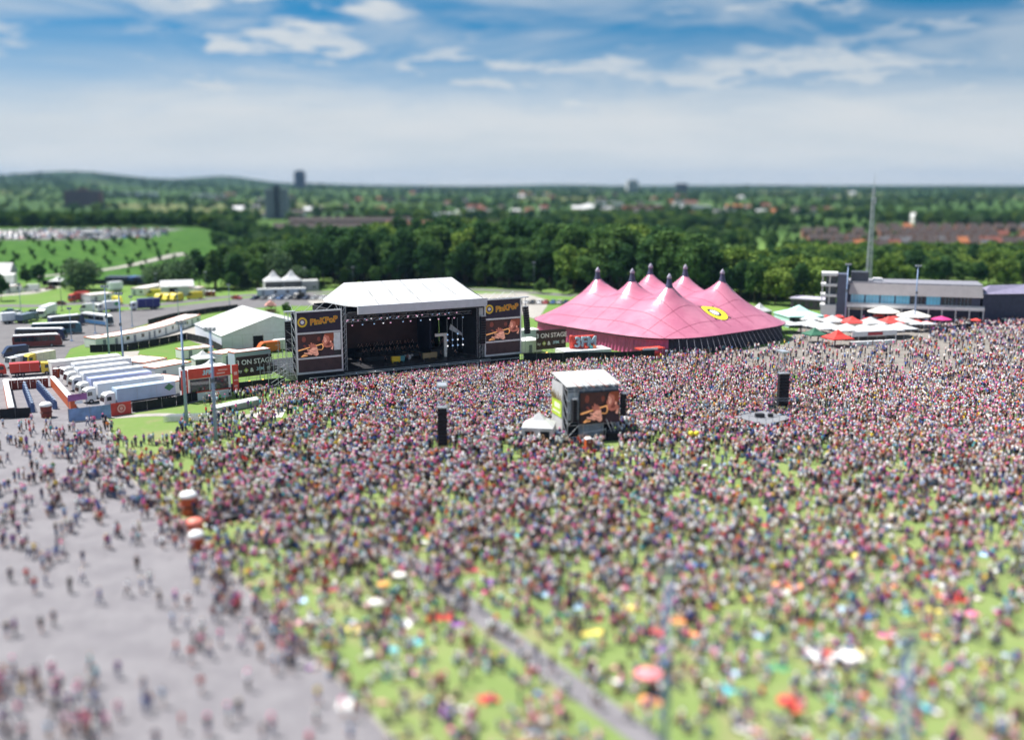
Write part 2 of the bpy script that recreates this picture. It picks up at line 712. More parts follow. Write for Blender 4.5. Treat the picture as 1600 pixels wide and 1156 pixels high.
LEAF = [leaf_mat('foliage_dark', (.016, .048, .024), (.048, .098, .038)),
        leaf_mat('foliage_mid', (.028, .080, .030), (.085, .145, .044)),
        leaf_mat('foliage_light', (.065, .14, .032), (.15, .21, .045)),
        leaf_mat('foliage_grey', (.065, .115, .062), (.10, .15, .075))]
BARK = M('bark', (.09, .07, .05), .95, .3, 3)


def crown_mesh(name, seed, H, W, base, ncl, nleaf, leaf, mat, taper=0.0, droop=0.0):
    r = np.random.default_rng(seed)
    c, rad = [], []
    hz = H * (1 - base) / 2
    zc_ = H * base + hz
    while len(c) < ncl:
        p = r.uniform(-1, 1, 3)
        if (p ** 2).sum() > 1:
            continue
        wz = 1 - taper * (p[2] + 1) / 2
        c.append((p[0] * W * .36 * wz, p[1] * W * .36 * wz, zc_ + p[2] * hz * .78))
        rad.append(r.uniform(.13, .23) * W * (1 - .5 * taper * (p[2] + 1) / 2))
    c, rad = np.array(c), np.array(rad)
    k = r.integers(0, ncl, nleaf)
    d = r.normal(size=(nleaf, 3))
    d /= np.linalg.norm(d, axis=1)[:, None]
    d[:, 2] = np.where(r.random(nleaf) < .3, np.abs(d[:, 2]), d[:, 2])
    rr = rad[k] * (r.uniform(.35, 1.08, nleaf) ** .55)
    p = c[k] + d * rr[:, None] * np.array([1, 1, .85])
    if droop:
        p[:, 2] -= droop * r.random(nleaf) ** 2 * rad[k] * 2.2
    nrm_ = d * .7 + r.normal(size=(nleaf, 3)) * .55
    nrm_ /= np.linalg.norm(nrm_, axis=1)[:, None]
    a = np.cross(nrm_, r.normal(size=(nleaf, 3)))
    a /= np.linalg.norm(a, axis=1)[:, None]
    b = np.cross(nrm_, a)
    sz = leaf * r.uniform(.55, 1.2, nleaf)[:, None]
    q = np.stack([p - a * sz * .6, p - b * sz * .45, p + a * sz * .7, p + b * sz * .5], 1).reshape(-1, 3)
    f = np.arange(nleaf * 4).reshape(-1, 4)
    me = bpy.data.meshes.new(name)
    me.from_pydata(q.tolist(), [], f.tolist())
    me.materials.append(mat)
    return me, c


def trunk_mesh(name, seed, H, cl, r0):
    r = random.Random(seed)
    mb = MB()
    top = H * .62
    pts = [Vector((r.uniform(-.2, .2) * i, r.uniform(-.2, .2) * i, top * i / 4)) for i in range(5)]
    for i in range(4):
        mb.tube(pts[i], pts[i + 1], r0 * (1 - i * .2), r0 * (1 - (i + 1) * .2), 7, cap=False)
    for i in range(min(7, len(cl))):
        k = pts[1 + i % 3]
        mb.tube(k, Vector(cl[i]), r0 * .38, r0 * .08, 5, cap=False)
    return mb.mesh(name, BARK, True)


TREES = []
specs = [(20, 13, .18, 30, 3000, 1.05, 0, 0, 0), (22, 12, .14, 34, 3000, 1.05, 0, .25, 0), (19, 14, .2, 28, 2800, 1.1, 1, 0, 0),
         (21, 11, .12, 30, 2800, 1.0, 1, .4, 0), (17, 14, .15, 26, 2600, 1.05, 2, 0, 0), (16, 16, .1, 30, 3400, .95, 3, 0, .8),
         (22, 6, .06, 26, 2000, .9, 0, .6, 0), (9, 8, .05, 16, 1500, .7, 1, 0, 0)]
for i, (H, W, base, ncl, nl, lf, mi, tp, dr) in enumerate(specs):
    me, cl = crown_mesh('crown', 100 + i, H, W, base, ncl, nl, lf, LEAF[mi], tp, dr)
    TREES.append((me, trunk_mesh('trunk', i, H, cl, H * .018), H))


def tree(kind, x, y, h, label, group=None, z=None, wide=1.0, name='broadleaf_tree'):
    cm, tm, H = TREES[kind]
    s = h / H
    z = tz(x, y) if z is None else z
    t = thing(name, label, 'tree', (x, y, z - .1), random.uniform(0, 6.28), group)
    t.scale = (s * wide, s * wide, s)
    put('trunk', tm, t)
    put('crown', cm, t)
    return t


# belt of trees behind the stage and the pink tent
front = [(372, 455), (470, 451), (560, 448), (700, 448), (830, 452), (900, 455), (1000, 462), (1100, 470), (1200, 476), (1270, 474), (1330, 455), (1450, 448), (1700, 445)]
hts = [(372, 17), (440, 21), (520, 23), (700, 26), (850, 26), (1000, 26), (1120, 22), (1200, 17), (1300, 15), (1450, 14), (1700, 14)]


def interp(tab, x):
    return float(np.interp(x, [a for a, _ in tab], [b for _, b in tab]))


belt_n = 0
cnt = {}
ORD = [ordinal(i) for i in range(60)]
wood_pts = []
fx = [tuple(G(*p)[:2]) for p in front]
for row in range(12):
    x = -128.0
    while x < 260:
        yf = float(np.interp(x, [p[0] for p in fx], [p[1] for p in fx]))
        xx = x + random.uniform(-2.5, 2.5)
        yy = yf + row * 9.0 + random.uniform(-3, 3)
        pxx = to_px(xx, yf)[0]
        h = interp(hts, pxx) * random.uniform(.72, 1.14) * (1 if row else random.uniform(.5, .95))
        rnd = random.random()
        if pxx > 1150:
            kind = 2 if rnd < .35 else (4 if rnd < .85 else 0)
        elif pxx < 470:
            kind = 2 if rnd < .4 else (3 if rnd < .7 else 5)
        else:
            kind = 0 if rnd < .3 else (1 if rnd < .58 else (2 if rnd < .8 else (3 if rnd < .93 else 4)))
        if row < 5 and belt_n < 235:
            zone = ('left of the stage' if pxx < 510 else 'behind the stage roof' if pxx < 760 else
                    'left of the pink tent' if pxx < 900 else 'behind the pink tent' if pxx < 1150 else
                    'left of the pavilion' if pxx < 1300 else 'behind the pavilion')
            look = {0: 'dark green', 1: 'tall dark', 2: 'mid green', 3: 'slim green', 4: 'light green', 5: 'grey green'}[kind]
            cnt[(row, zone)] = cnt.get((row, zone), 0) + 1
            lab = f'{look} tree, {ORD[cnt[(row, zone)]]} from left in the {["front", "second", "third", "fourth", "fifth"][row]} row {zone}'
            tree(kind, xx, yy, h, lab, f'trees of the belt {zone}', 0.0, random.uniform(.75, 1.25))
            belt_n += 1
        else:
            wood_pts.append((xx, yy, h, kind))
        x += 7.6 + random.uniform(0, 2.6)

# single trees and clumps at left
for (px, py, kind, h, wd, lab) in [
        (128, 453, 5, 15.5, 1.15, 'big grey green willow beside the curving drive'),
        (62, 449, 0, 10.5, 1.1, 'dark round tree left of the willow, behind the parked van'),
        (42, 448, 2, 8.5, 1.0, 'low green tree beside the white house at left'),
        (246, 452, 5, 13.0, 1.1, 'grey green willow at the left end of the dark clump'),
        (282, 452, 5, 16.0, 1.0, 'tall grey green willow behind the white hall tent'),
        (312, 450, 0, 17.0, 1.0, 'dark tree right of the tall willow in the clump'),
        (338, 450, 1, 18.0, 1.1, 'tallest dark tree of the clump by the lamp post'),
        (366, 452, 0, 16.0, 1.0, 'dark tree at the right end of the clump'),
        (2, 470, 0, 11.0, 1.0, 'dark tree cut by the left edge of the picture')]:
    p = G(px, py)
    tree(kind, p.x, p.y, h, lab, None, 0.0, wd)
for (px, py, h, lab) in [(424, 484, 3.4, 'yellow green bush in front of the red stand'), (100, 452, 3.0, 'small bush at the foot of the willow'),
                         (448, 490, 4.0, 'green bush behind the left wing of the stage'), (846, 458, 6, 'round bush left of the pink tent'),
                         (880, 460, 6.5, 'round bush at the back corner of the pink tent'), (1560, 494, 4.5, 'green bush below the dark end of the pavilion')]:
    p = G(px, py)
    tree(7 if 'yellow' not in lab else 4, p.x, p.y, h, lab, None, 0.0, 1.2, 'bush')

# rows of young shrubs on the embankment
shrub_me = crown_mesh('shrub', 5, 2.6, 2.2, 0.0, 8, 260, .42, LEAF[0])[0]
for j in range(9):
    seq = 0
    for i in range(17):
        x = -330 + i * 11.5 + random.uniform(-2, 2) + j * 3
        y = 500 + j * 12.5 + 0.10 * (x + 300) + random.uniform(-2, 2)
        px, py = to_px(x, y, tz(x, y))
        if -20 < px < 305 and py < 436 and random.random() < .8:
            o = put('young_shrub', shrub_me, None, (x, y, tz(x, y) - .1), random.uniform(0, 6), random.uniform(1.1, 1.9))
            seq += 1
            tag(o, f'dark shrub, {ORD[seq]} from the left in the {ORD[j + 1]} planted row up the embankment', 'shrub', 'shrubs planted in rows on the embankment')

# woodland beyond, one mass of trees
r2 = np.random.default_rng(3)


def scatter(n, y0, y1, pw):
    yy = y0 + (y1 - y0) * r2.random(n) ** pw
    xx = (r2.random(n) * 2 - 1) * (yy * .56 + 60)
    return xx, yy


HOUSE_ZONES = []


def wood_ok(x, y):
    px, py = to_px(x, y, tz(x, y))
    if y < 900 and px < 330 and y > 440:
        return y > 770 and px > -50
    if y < 585 and px > 372:
        return False
    return True


for n, a, b, pw, hmin, hmax in ((5200, 575, 1250, .8, 9, 17), (9000, 1200, 4300, .75, 8, 15)):
    X, Y = scatter(n, a, b, pw)
    mask = np.sin(X / 95 + 1) * np.sin(Y / 140 + .5) + .5 * np.sin(X / 43 + Y / 71) + r2.normal(size=n) * .35
    for x, y, k in zip(X, Y, mask):
        if k < (-.25 if y < 1200 else -.05) or not wood_ok(x, y):
            continue
        hh_ = r2.uniform(hmin, hmax)
        if y < 930:
            hh_ *= .72
        if (190 < x < 480 and 615 < y < 1000) or (-250 < x < 40 and 870 < y < 1130):
            if r2.random() < .5:
                continue
            hh_ *= .7
        wood_pts.append((x, y, hh_, int(r2.choice([0, 1, 2, 3, 4, 5, 6], p=[.2, .15, .27, .13, .15, .06, .04]))))
for i in range(260):          # hedge line behind the hilltop car park
    x = -440 + i * 1.1
    wood_pts.append((x, 800 + random.uniform(-14, 20) + .1 * (x + 300), random.uniform(7, 13), random.choice([0, 2, 2, 3])))


def instancer(name, pts, meshes, attrs, kind='stuff'):
    """one object that scatters meshes over its points"""
    lib = bpy.data.collections.new(name + '_library')
    for i, me in enumerate(meshes):
        lib.objects.link(bpy.data.objects.new(f'{name}_item_{i:02d}', me))
    me = bpy.data.meshes.new(name)
    n = len(pts)
    me.vertices.add(n)
    me.vertices.foreach_set('co', np.asarray(pts, dtype=np.float32).ravel())
    for key, (typ, arr) in attrs.items():
        a = me.attributes.new(key, typ, 'POINT')
        arr = np.asarray(arr, dtype=np.int32 if typ == 'INT' else np.float32)
        a.data.foreach_set({'FLOAT_COLOR': 'color', 'FLOAT_VECTOR': 'vector'}.get(typ, 'value'), arr.ravel())
    o = put(name, me)
    ng = bpy.data.node_groups.new(name + '_nodes', 'GeometryNodeTree')
    ng.interface.new_socket('Geometry', in_out='INPUT', socket_type='NodeSocketGeometry')
    ng.interface.new_socket('Geometry', in_out='OUTPUT', socket_type='NodeSocketGeometry')
    gi, go = ng.nodes.new('NodeGroupInput'), ng.nodes.new('NodeGroupOutput')
    ip = ng.nodes.new('GeometryNodeInstanceOnPoints')
    ci = ng.nodes.new('GeometryNodeCollectionInfo')
    ci.inputs['Collection'].default_value = lib
    ci.inputs['Separate Children'].default_value = True
    ci.inputs['Reset Children'].default_value = True

    def named(key, typ):
        nn = ng.nodes.new('GeometryNodeInputNamedAttribute')
        nn.data_type = typ
        nn.inputs['Name'].default_value = key
        return nn.outputs[0]
    ng.links.new(gi.outputs[0], ip.inputs['Points'])
    ng.links.new(ci.outputs[0], ip.inputs['Instance'])
    ip.inputs['Pick Instance'].default_value = True
    ng.links.new(named('variant', 'INT'), ip.inputs['Instance Index'])
    cx = ng.nodes.new('ShaderNodeCombineXYZ')
    ng.links.new(named('turn', 'FLOAT'), cx.inputs[2])
    ng.links.new(cx.outputs[0], ip.inputs['Rotation'])
    ng.links.new(named('size', 'FLOAT_VECTOR'), ip.inputs['Scale'])
    ng.links.new(ip.outputs[0], go.inputs[0])
    md = o.modifiers.new('scatter', 'NODES')
    md.node_group = ng
    o['kind'] = kind
    return o


def joined(a, b, name):
    bm = bmesh.new()
    bm.from_mesh(a)
    k = len(bm.faces)
    bm.from_mesh(b)
    bm.faces.ensure_lookup_table()
    for f in bm.faces[k:]:
        f.material_index = 1
    me = bpy.data.meshes.new(name)
    bm.to_mesh(me)
    bm.free()
    me.materials.append(a.materials[0])
    me.materials.append(b.materials[0])
    return me


wm = [joined(c, t, 'woodland_tree') for c, t, _ in TREES]
wp = np.array([(x, y, tz(x, y) - .1) for x, y, h, k in wood_pts])
ws = np.array([[h / TREES[k][2] * r2.uniform(.9, 1.3)] * 2 + [h / TREES[k][2]] for x, y, h, k in wood_pts])
wood = instancer('woodland', wp, wm, {'variant': ('INT', [k for *_, k in wood_pts]), 'turn': ('FLOAT', r2.uniform(0, 6.28, len(wp))), 'size': ('FLOAT_VECTOR', ws)})
tag(wood, 'dense green woodland stretching behind the tree belt to the horizon', 'woodland')


# ------------------------------------------------------------------ houses and far buildings
WALLS = [M('brick_wall_red', (.22, .10, .07), .9, .2, .5), M('brick_wall_brown', (.15, .10, .08), .9, .2, .5), M('render_wall_white', (.72, .70, .66), .9, .06), M('brick_wall_buff', (.42, .36, .28), .9, .1)]
ROOFS = [M('roof_brown_tile', (.062, .046, .044), .85, .25, .7), M('roof_grey_tile', (.10, .10, .11), .8, .2, .7), M('roof_orange_tile', (.34, .12, .05), .85, .2, .7), M('roof_red_tile', (.18, .06, .045), .85, .2, .7), M('roof_pale', (.62, .62, .62), .7, .1)]
PANE = M('window_pane', (.03, .04, .055), .12, .2, 1, spec=.7)
FRAMEW = M('window_frame_white', (.75, .75, .74), .6, .05)


def house_proto(wi, ri, Lx, Ly, hw, hr):
    t = thing('house', 'house', 'house')
    mb = MB()
    mb.box(0, Lx, 0, Ly, 0, hw)
    mb.add([(0, 0, hw), (0, Ly, hw), (0, Ly / 2, hw + hr)], [(0, 2, 1)])
    mb.add([(Lx, 0, hw), (Lx, Ly, hw), (Lx, Ly / 2, hw + hr)], [(0, 1, 2)])
    part('wall', mb, WALLS[wi], t)
    rb = MB()
    o = .35
    sl = hr / (Ly / 2)
    for y0, y1 in ((-o, Ly / 2), (Ly + o, Ly / 2)):
        za, zb = hw - o * sl + .05, hw + hr + .05
        rb.add([(-o, y0, za), (Lx + o, y0, za), (Lx + o, y1, zb), (-o, y1, zb), (-o, y0, za + .22), (Lx + o, y0, za + .22), (Lx + o, y1, zb + .22), (-o, y1, zb + .22)],
               [(0, 1, 2, 3), (7, 6, 5, 4), (0, 4, 5, 1), (1, 5, 6, 2), (3, 7, 4, 0)])
    r = part('roof', rb, ROOFS[ri], t)
    cb = MB().box(Lx * .2, Lx * .2 + .8, Ly / 2 - .4, Ly / 2 + .4, hw + hr - .4, hw + hr + 1.3)
    part('chimney', cb, WALLS[0], r)
    for zz in (1.0, 3.7):
        for k in range(2):
            x = Lx * (.18 + .42 * k)
            wnd = part('window', MB().box(x, x + 1.7, -.03, .02, zz, zz + 1.4), PANE, t)
            part('frame', MB().box(x - .1, x + 1.8, -.06, -.031, zz - .1, zz).box(x - .1, x + 1.8, -.06, -.031, zz + 1.4, zz + 1.5), FRAMEW, wnd)
    return t


protos = {}


def house(x, y, rz, wi, ri, size, label, group):
    key = (wi, ri, size)
    if key not in protos:
        Lx, Ly, hw, hr = [(7.5, 9, 5.6, 3.6), (13, 10, 5.2, 4.2), (26, 12, 6.2, 4.0)][size]
        protos[key] = house_proto(wi, ri, Lx, Ly, hw, hr)
        o = protos[key]
        o.location, o.rotation_euler = (x, y, tz(x, y) - .3), (0, 0, rz)
        return tag(o, label, 'house', group)
    return copy_tree(protos[key], None, (x, y, tz(x, y) - .3), rz, label, group)


rn = ['brown', 'grey', 'orange', 'red', 'pale']
# terraces right of the pink tent, beyond the pavilion
for rowi, (x0, y0, ang, n, gap) in enumerate([(205, 660, 2, 15, 7.6), (250, 700, -1, 16, 7.6), (215, 745, 4, 15, 9.5), (300, 790, 3, 14, 9.5), (240, 850, -2, 16, 10.5), (330, 930, 2, 12, 12)]):
    for i in range(n):
        x, y = x0 + i * gap * math.cos(R(ang)), y0 + i * gap * math.sin(R(ang))
        if random.random() < .12:
            continue
        ri = 0 if random.random() < .8 else random.choice([1, 1, 3, 2])
        wd = ['nearest', 'second', 'third', 'fourth', 'fifth', 'farthest'][rowi]
        house(x, y, R(ang), random.choice([0, 1, 1]), ri, 0, f'{rn[ri]} roofed terrace house, {ORD[i + 1]} from left in the {wd} row beyond the pavilion', f'{wd} row of houses beyond the pavilion')
# long rows seen over the belt behind the stage
for rowi, (x0, y0, ang, n) in enumerate([(-215, 930, 5, 11), (-120, 985, 3, 10), (-235, 1090, 6, 16), (-60, 1010, -4, 9)]):
    for i in range(n):
        x, y = x0 + i * 8 * math.cos(R(ang)), y0 + i * 8 * math.sin(R(ang))
        ri = 0 if rowi != 1 else random.choice([0, 1, 3])
        wd = ['first', 'second', 'third', 'fourth'][rowi]
        house(x, y, R(ang), 1, ri, 0, f'{rn[ri]} roofed terrace house, {ORD[i + 1]} from left in the {wd} row behind the stage trees', f'{wd} row of terrace houses behind the stage')
# scattered villages
vill = []
for i in range(84):
    y = random.choice([random.uniform(1250, 1700), random.uniform(1600, 3200)])
    px = random.choice([random.uniform(300, 820), random.uniform(800, 1330), random.uniform(560, 1250)])
    vill.append((px, y, random.choice([2, 2, 2, 0, 3]), random.choice([0, 3, 0, 4, 1, 1, 4, 3, 2]), random.uniform(-25, 25), random.choice([1, 1, 2])))
vc = {}
for px, y, wi, ri, an, sz in sorted(vill):
    zone = 'left of the stage roof' if px < 540 else ('above the stage roof' if px < 760 else ('above the pink tent' if px < 1130 else 'left of the lattice mast'))
    lab = f'{"near" if y < 1700 else "far"} {rn[ri]} roofed {["red", "brown", "white", "buff"][wi]} house among trees {zone}'
    vc[lab] = vc.get(lab, 0) + 1
    house((px - 800) / F * y, y, R(an), wi, ri, sz, lab + f', {ORD[vc[lab]]} from the left', 'village houses ' + zone)


def block(name, label, px, Y, W, D, Hh, floors, wall, band, rz=0.0, split=None, cap=None):
    x = (px - 800) / F * Y * 1.0
    t = thing(name, label, 'building', (x, Y, tz(x, Y) - 1), rz)
    mb = MB()
    mb.box(-W / 2, W / 2, 0, D, 0, Hh)
    part('wall', mb, wall, t)
    fh = Hh / floors
    for k in range(floors):
        bb = MB()
        segs = [(-W / 2 + .8, W / 2 - .8)] if split is None else [(-W / 2 + .8, -split), (split, W / 2 - .8)]
        for a, b in segs:
            n = max(2, int((b - a) / 3.2))
            for q in range(n):
                u0 = a + (b - a) * q / n + .3
                bb.box(u0, a + (b - a) * (q + 1) / n - .3, -.12, .05, k * fh + fh * .35, k * fh + fh * .85)
        part('window_row', bb, band, t)
    for ch in t.children:
        if ch.name.startswith('window_row'):
            ch['kind'] = 'stuff'
    part('parapet', MB().box(-W / 2 - .3, W / 2 + .3, -.3, D + .3, Hh + .01, Hh + .9), wall, t)
    if split is not None:
        part('stair_core', MB().box(-split + .3, split - .3, -2.0, D + 1, 0, Hh + 5), M('core_dark', (.05, .055, .07), .8), t)
    if cap:
        part('roof_plant', MB().box(-W * cap, W * cap, D * .2, D * .8, Hh + .95, Hh + 5.5), wall, t)
    return t


GLASS_D = M('far_glass', (.05, .06, .08), .2, .2)
block('tower_block', 'dark stepped tower block standing on the horizon left of centre', 473, 4000, 38, 30, 62, 18, M('tower_dark_wall', (.10, .10, .12), .8), GLASS_D, cap=.3)
block('tower_block', 'twin slab tower block with a dark core behind the stage', 437, 1300, 29, 16, 38, 13, M('tower_grey_wall', (.36, .38, .42), .8), GLASS_D, .15, 3.2)
block('office_block', 'long brown office block beyond the hilltop car park', 137, 1900, 66, 18, 28, 7, M('office_brown_wall', (.16, .09, .08), .8), GLASS_D, 0, None, .12)
block('apartment_block', 'pale apartment block on the horizon above the pink tent', 986, 3500, 38, 20, 42, 12, M('pale_block_wall', (.55, .55, .56), .8), GLASS_D, .2, None, .2)
block('apartment_block', 'dark apartment block on the horizon right of the pale one', 1061, 3500, 40, 20, 34, 10, M('dark_block_wall', (.14, .11, .12), .8), GLASS_D, -.2)
block('office_block', 'small grey block on the horizon near the right of the tower', 655, 3300, 40, 20, 18, 5, M('grey_block_wall', (.3, .3, .3), .8), GLASS_D, .1)
for px, Y, W, lab, mt in [(1003, 1480, 56, 'long low hall with a red roof seen above the tent peaks', ROOFS[3]), (1085, 1500, 46, 'white low hall right of the red roofed one', ROOFS[4]),
                          (945, 1750, 60, 'pale low warehouse above the leftmost tent peaks', ROOFS[4]), (700, 1150, 34, 'pale flat roofed shed over the trees behind the stage', ROOFS[4]),
                          (215, 2600, 120, 'white warehouse on the field below the left hill', ROOFS[4]), (330, 2500, 80, 'white hall among trees below the left ridge', ROOFS[4]),
                          (1437, 1150, 22, 'white gabled hall above the terraces right of the mast', ROOFS[4])]:
    x = (px - 800) / F * Y
    t = thing('warehouse', lab, 'building', (x, Y, tz(x, Y) - .5))
    part('wall', MB().box(-W / 2, W / 2, 0, 18, 0, 8), WALLS[2] if mt is ROOFS[4] else WALLS[0], t)
    part('roof', MB().profile([(-W / 2 - .5, 8.01), (W / 2 + .5, 8.01), (W / 2 - 2, 12.5), (-W / 2 + 2, 12.5)], -.5, 18.5), mt, t)
    for q in range(5):
        xx = -W / 2 + W * (q + .3) / 5
        part('window', MB().box(xx, xx + W * .1, -.05, .03, 3, 6), PANE, t)

# lattice mast behind the pavilion
pm = thing('lattice_mast', 'tall grey lattice mast rising behind the pavilion roof', 'mast', (141, 405, 0))
GALV = M('galvanised_steel', (.42, .45, .48), .5, .12, 1.5, metal=.35)
mh = 43
for sx, sy in ((-1, -1), (1, -1), (1, 1), (-1, 1)):
    part('leg', MB().tube((sx * .95, sy * .95, 0), (sx * .4, sy * .4, mh), .16, .10, 6), GALV, pm)
mb = MB()
for k in range(14):
    za, zb = mh * k / 14, mh * (k + 1) / 14
    ra, rb = .95 - .55 * k / 14, .95 - .55 * (k + 1) / 14
    cs = [(-1, -1), (1, -1), (1, 1), (-1, 1)]
    for i in range(4):
        p, q = cs[i], cs[(i + 1) % 4]
        mb.tube((p[0] * ra, p[1] * ra, za), (q[0] * rb, q[1] * rb, zb), .08, n=4, cap=False)
        mb.tube((q[0] * ra, q[1] * ra, za), (p[0] * rb, p[1] * rb, zb), .08, n=4, cap=False)
        mb.tube((p[0] * rb, p[1] * rb, zb), (q[0] * rb, q[1] * rb, zb), .07, n=4, cap=False)
part('bracing', mb, GALV, pm)
part('antenna', MB().tube((0, 0, mh), (0, 0, mh + 6), .12, .05, 6), GALV, pm)
for k in range(3):
    part('aerial_panel', MB().box(-.9 + k * .7, -.5 + k * .7, -.8, -.6, mh - 6, mh - 3.5), M('aerial_grey', (.5, .52, .55), .6), pm)


# ================================================================== FESTIVAL SITE
WHITE = M('white_pvc', (.52, .525, .53), .5, .09, .3, spec=.3, dirt=.3)
WHITEP = M('white_paint', (.74, .75, .76), .4, .05, .5, dirt=.1)
ORANGE_T = M('orange_trim', (.72, .16, .04), .5, .08)
BLACK = M('black_cloth', (.012, .012, .016), .85, .3, .8)
BLACKM = M('black_metal', (.02, .02, .024), .5, .2)
STEEL = M('scaffold_steel', (.45, .48, .52), .4, .12, 2, metal=.5)
ALU = M('aluminium_frame', (.62, .65, .70), .35, .08, 2, metal=.3)
GLASSB = M('dark_glass', (.02, .025, .03), .08, .2, 1, spec=.8)
TYRE = M('tyre_rubber', (.015, .015, .016), .85)
RIM = M('wheel_rim', (.4, .4, .42), .4, metal=.6)
BANNER = M('banner_dark_plum', (.030, .020, .042), .7, .15)
PANELB = M('panel_dark_brown', (.075, .040, .042), .7, .15)
YELLOW = M('logo_yellow', (.85, .55, .03), .5, .05)
REDL = M('logo_red', (.55, .035, .03), .5, .05)
WHITEL = M('letter_white', (.82, .82, .80), .5, .04)

# ------------------------------------------------------------------ main stage
SANG = R(30.5)
SDX, SDY = Vector((math.cos(SANG), math.sin(SANG), 0)), Vector((-math.sin(SANG), math.cos(SANG), 0))
S0 = Vector((-49.2, 228.7, 0))
SC_ = S0 + SDX * 29.9
stage = thing('festival_stage', 'huge open air stage with a white roof and dark interior', 'stage', SC_, SANG)


def st(name, mb, mats, parent=None, smooth=False):
    return part(name, mb, mats, parent or stage, smooth)


OW = 17.2                      # half width of the opening
st('deck', MB().box(-OW - 12.3, OW + 12.3, 0, 24, 0, 2.0), BLACKM)
st('apron', MB().box(-OW - 3, OW + 3, -3.2, -.01, 0, 1.5), BLACKM)
st('front_ramp', MB().box(-OW - 12, OW + 12, -4.6, -3.21, 0, 1.1), BLACK)
st('back_wall', MB().box(-OW, OW, 21.5, 22, 2.01, 15.5), BLACK)
st('side_wall', MB().box(-OW - .6, -OW, 1, 21.4, 2.01, 15.2), BLACK)
st('side_wall', MB().box(OW, OW + .6, 1, 21.4, 2.01, 15.2), BLACK)
# roof: sloping white membrane in panels, deep front fascia
RF, RB, RZ, RT = -1.2, 11.5, 16.9, 21.3
LX = -14.9
xs = np.linspace(LX, OW + 1.2, 7)
for i in range(6):
    a, b = xs[i], xs[i + 1] - .14
    ra, rb = np.interp([a, b], [LX, OW + 1.2], [-13.2, OW - 1.0])
    ba, bb_ = np.interp([a, b], [LX, OW + 1.2], [-14.5, OW + .8])
    mb = MB()
    mb.add([(a, RF, RZ), (b, RF, RZ), ((b + rb) / 2, (RF + RB) / 2, (RZ + RT) / 2 - .18), ((a + ra) / 2, (RF + RB) / 2, (RZ + RT) / 2 - .18), (rb, RB, RT), (ra, RB, RT), (bb_, 23, 16.3), (ba, 23, 16.3)],
           [(0, 1, 2, 3), (3, 2, 4, 5), (5, 4, 6, 7)])
    mb.add([(a, RF, RZ - .1), (b, RF, RZ - .1), (rb, RB, RT - .3), (ra, RB, RT - .3), (bb_, 23, 16.1), (ba, 23, 16.1)], [(3, 2, 1, 0), (5, 4, 2, 3)])
    st('roof_panel', mb, WHITE)
mb = MB()
mb.add([(LX, RF, RZ), (-13.2, RB, RT), (-14.5, 23, 16.3), (-15.0, 20, 15.9), (-15.2, 6, 16.4)], [(0, 1, 4), (1, 2, 3), (1, 3, 4)])
mb.add([(LX, RF, RZ - .12), (-13.2, RB, RT - .12), (-14.5, 23, 16.2), (-15.0, 20, 15.8), (-15.2, 6, 16.3)], [(4, 1, 0), (3, 2, 1), (4, 3, 1)])
st('roof_side_skirt', mb, WHITE)
mb = MB().add([(OW + 1.2, RF, RZ), (OW - 1.0, RB, RT), (OW + .8, 23, 16.3)], [(0, 2, 1)])
st('roof_end_panel', mb, WHITE)
fas = st('roof_fascia', MB().box(LX - .1, OW + 1.9, RF - .5, RF - .02, 15.1, 17.05), M('fascia_grey', (.55, .56, .62), .5, .05))
st('roof_beam', MB().box(-OW + .1, OW + 1.3, RF + .3, RF + .9, 14.6, 15.6), BLACKM)
# corner masts
for sx in (-1, 1):
    mb = MB()
    for dx in (-.5, .5):
        for dy in (-.5, .5):
            mb.tube((sx * (OW + .8) + dx, .2 + dy, 2), (sx * (OW + .8) + dx, .2 + dy, 17), .07, n=5)
    for k in range(12):
        z = 2 + k * 1.25
        mb.tube((sx * (OW + .8) - .5, -.3, z), (sx * (OW + .8) + .5, -.3, z + 1.25), .04, n=4)
    st('corner_mast', mb, STEEL)
st('mast_cover', MB().box(OW + .25, OW + 1.35, -.55, -.42, 12.2, 15.0).box(OW + .25, OW + 1.35, -.55, -.42, 7.2, 11.2), WHITE)
# lighting trusses with lamps
LAMPW = M('lamp_white', (.95, .95, .98), .3, .02, emit=.6)
LAMPP = M('lamp_pink', (.95, .50, .72), .3, .02, emit=.5)
LAMPB = M('lamp_blue', (.40, .62, .95), .3, .02, emit=.35)
LED = M('stage_backdrop', (.045, .018, .016), .6, .35, .12)
lamp_me = {m.name: MB().lathe([(0, .2), (.15, .17), (.2, 0), (.15, -.17), (0, -.2)], 10).mesh('lamp_lens', m, True) for m in (LAMPW, LAMPP, LAMPB)}
can_me = MB().lathe([(.0, .75), (.24, .72), (.34, .1), (.34, -.15)], 10).mesh('lamp_housing', BLACKM, True)
for ty, tz_, n, seed in ((2.0, 13.0, 13, 1), (7.0, 13.6, 14, 2), (12.5, 12.6, 12, 3)):
    mb = MB()
    for dz in (0, .6):
        for dy in (0, .6):
            mb.tube((-OW + .5, ty + dy, tz_ + dz), (OW - .5, ty + dy, tz_ + dz), .05, n=5)
    for k in range(26):
        x = -OW + .5 + k * 1.27
        mb.tube((x, ty, tz_), (x + 1.27, ty, tz_ + .6), .03, n=4)
    tr = st('lighting_truss', mb, STEEL)
    rr = random.Random(seed)
    for k in range(n):
        x = -OW + 2.5 + k * (2 * OW - 5) / (n - 1) + rr.uniform(-.5, .5)
        m = rr.choice([LAMPP, LAMPW, LAMPB, LAMPB, LAMPP])
        put('lamp_housing', can_me, tr, (x, ty, tz_ - .55))
        put('spot_lamp', lamp_me[m.name], tr, (x, ty, tz_ - .75))
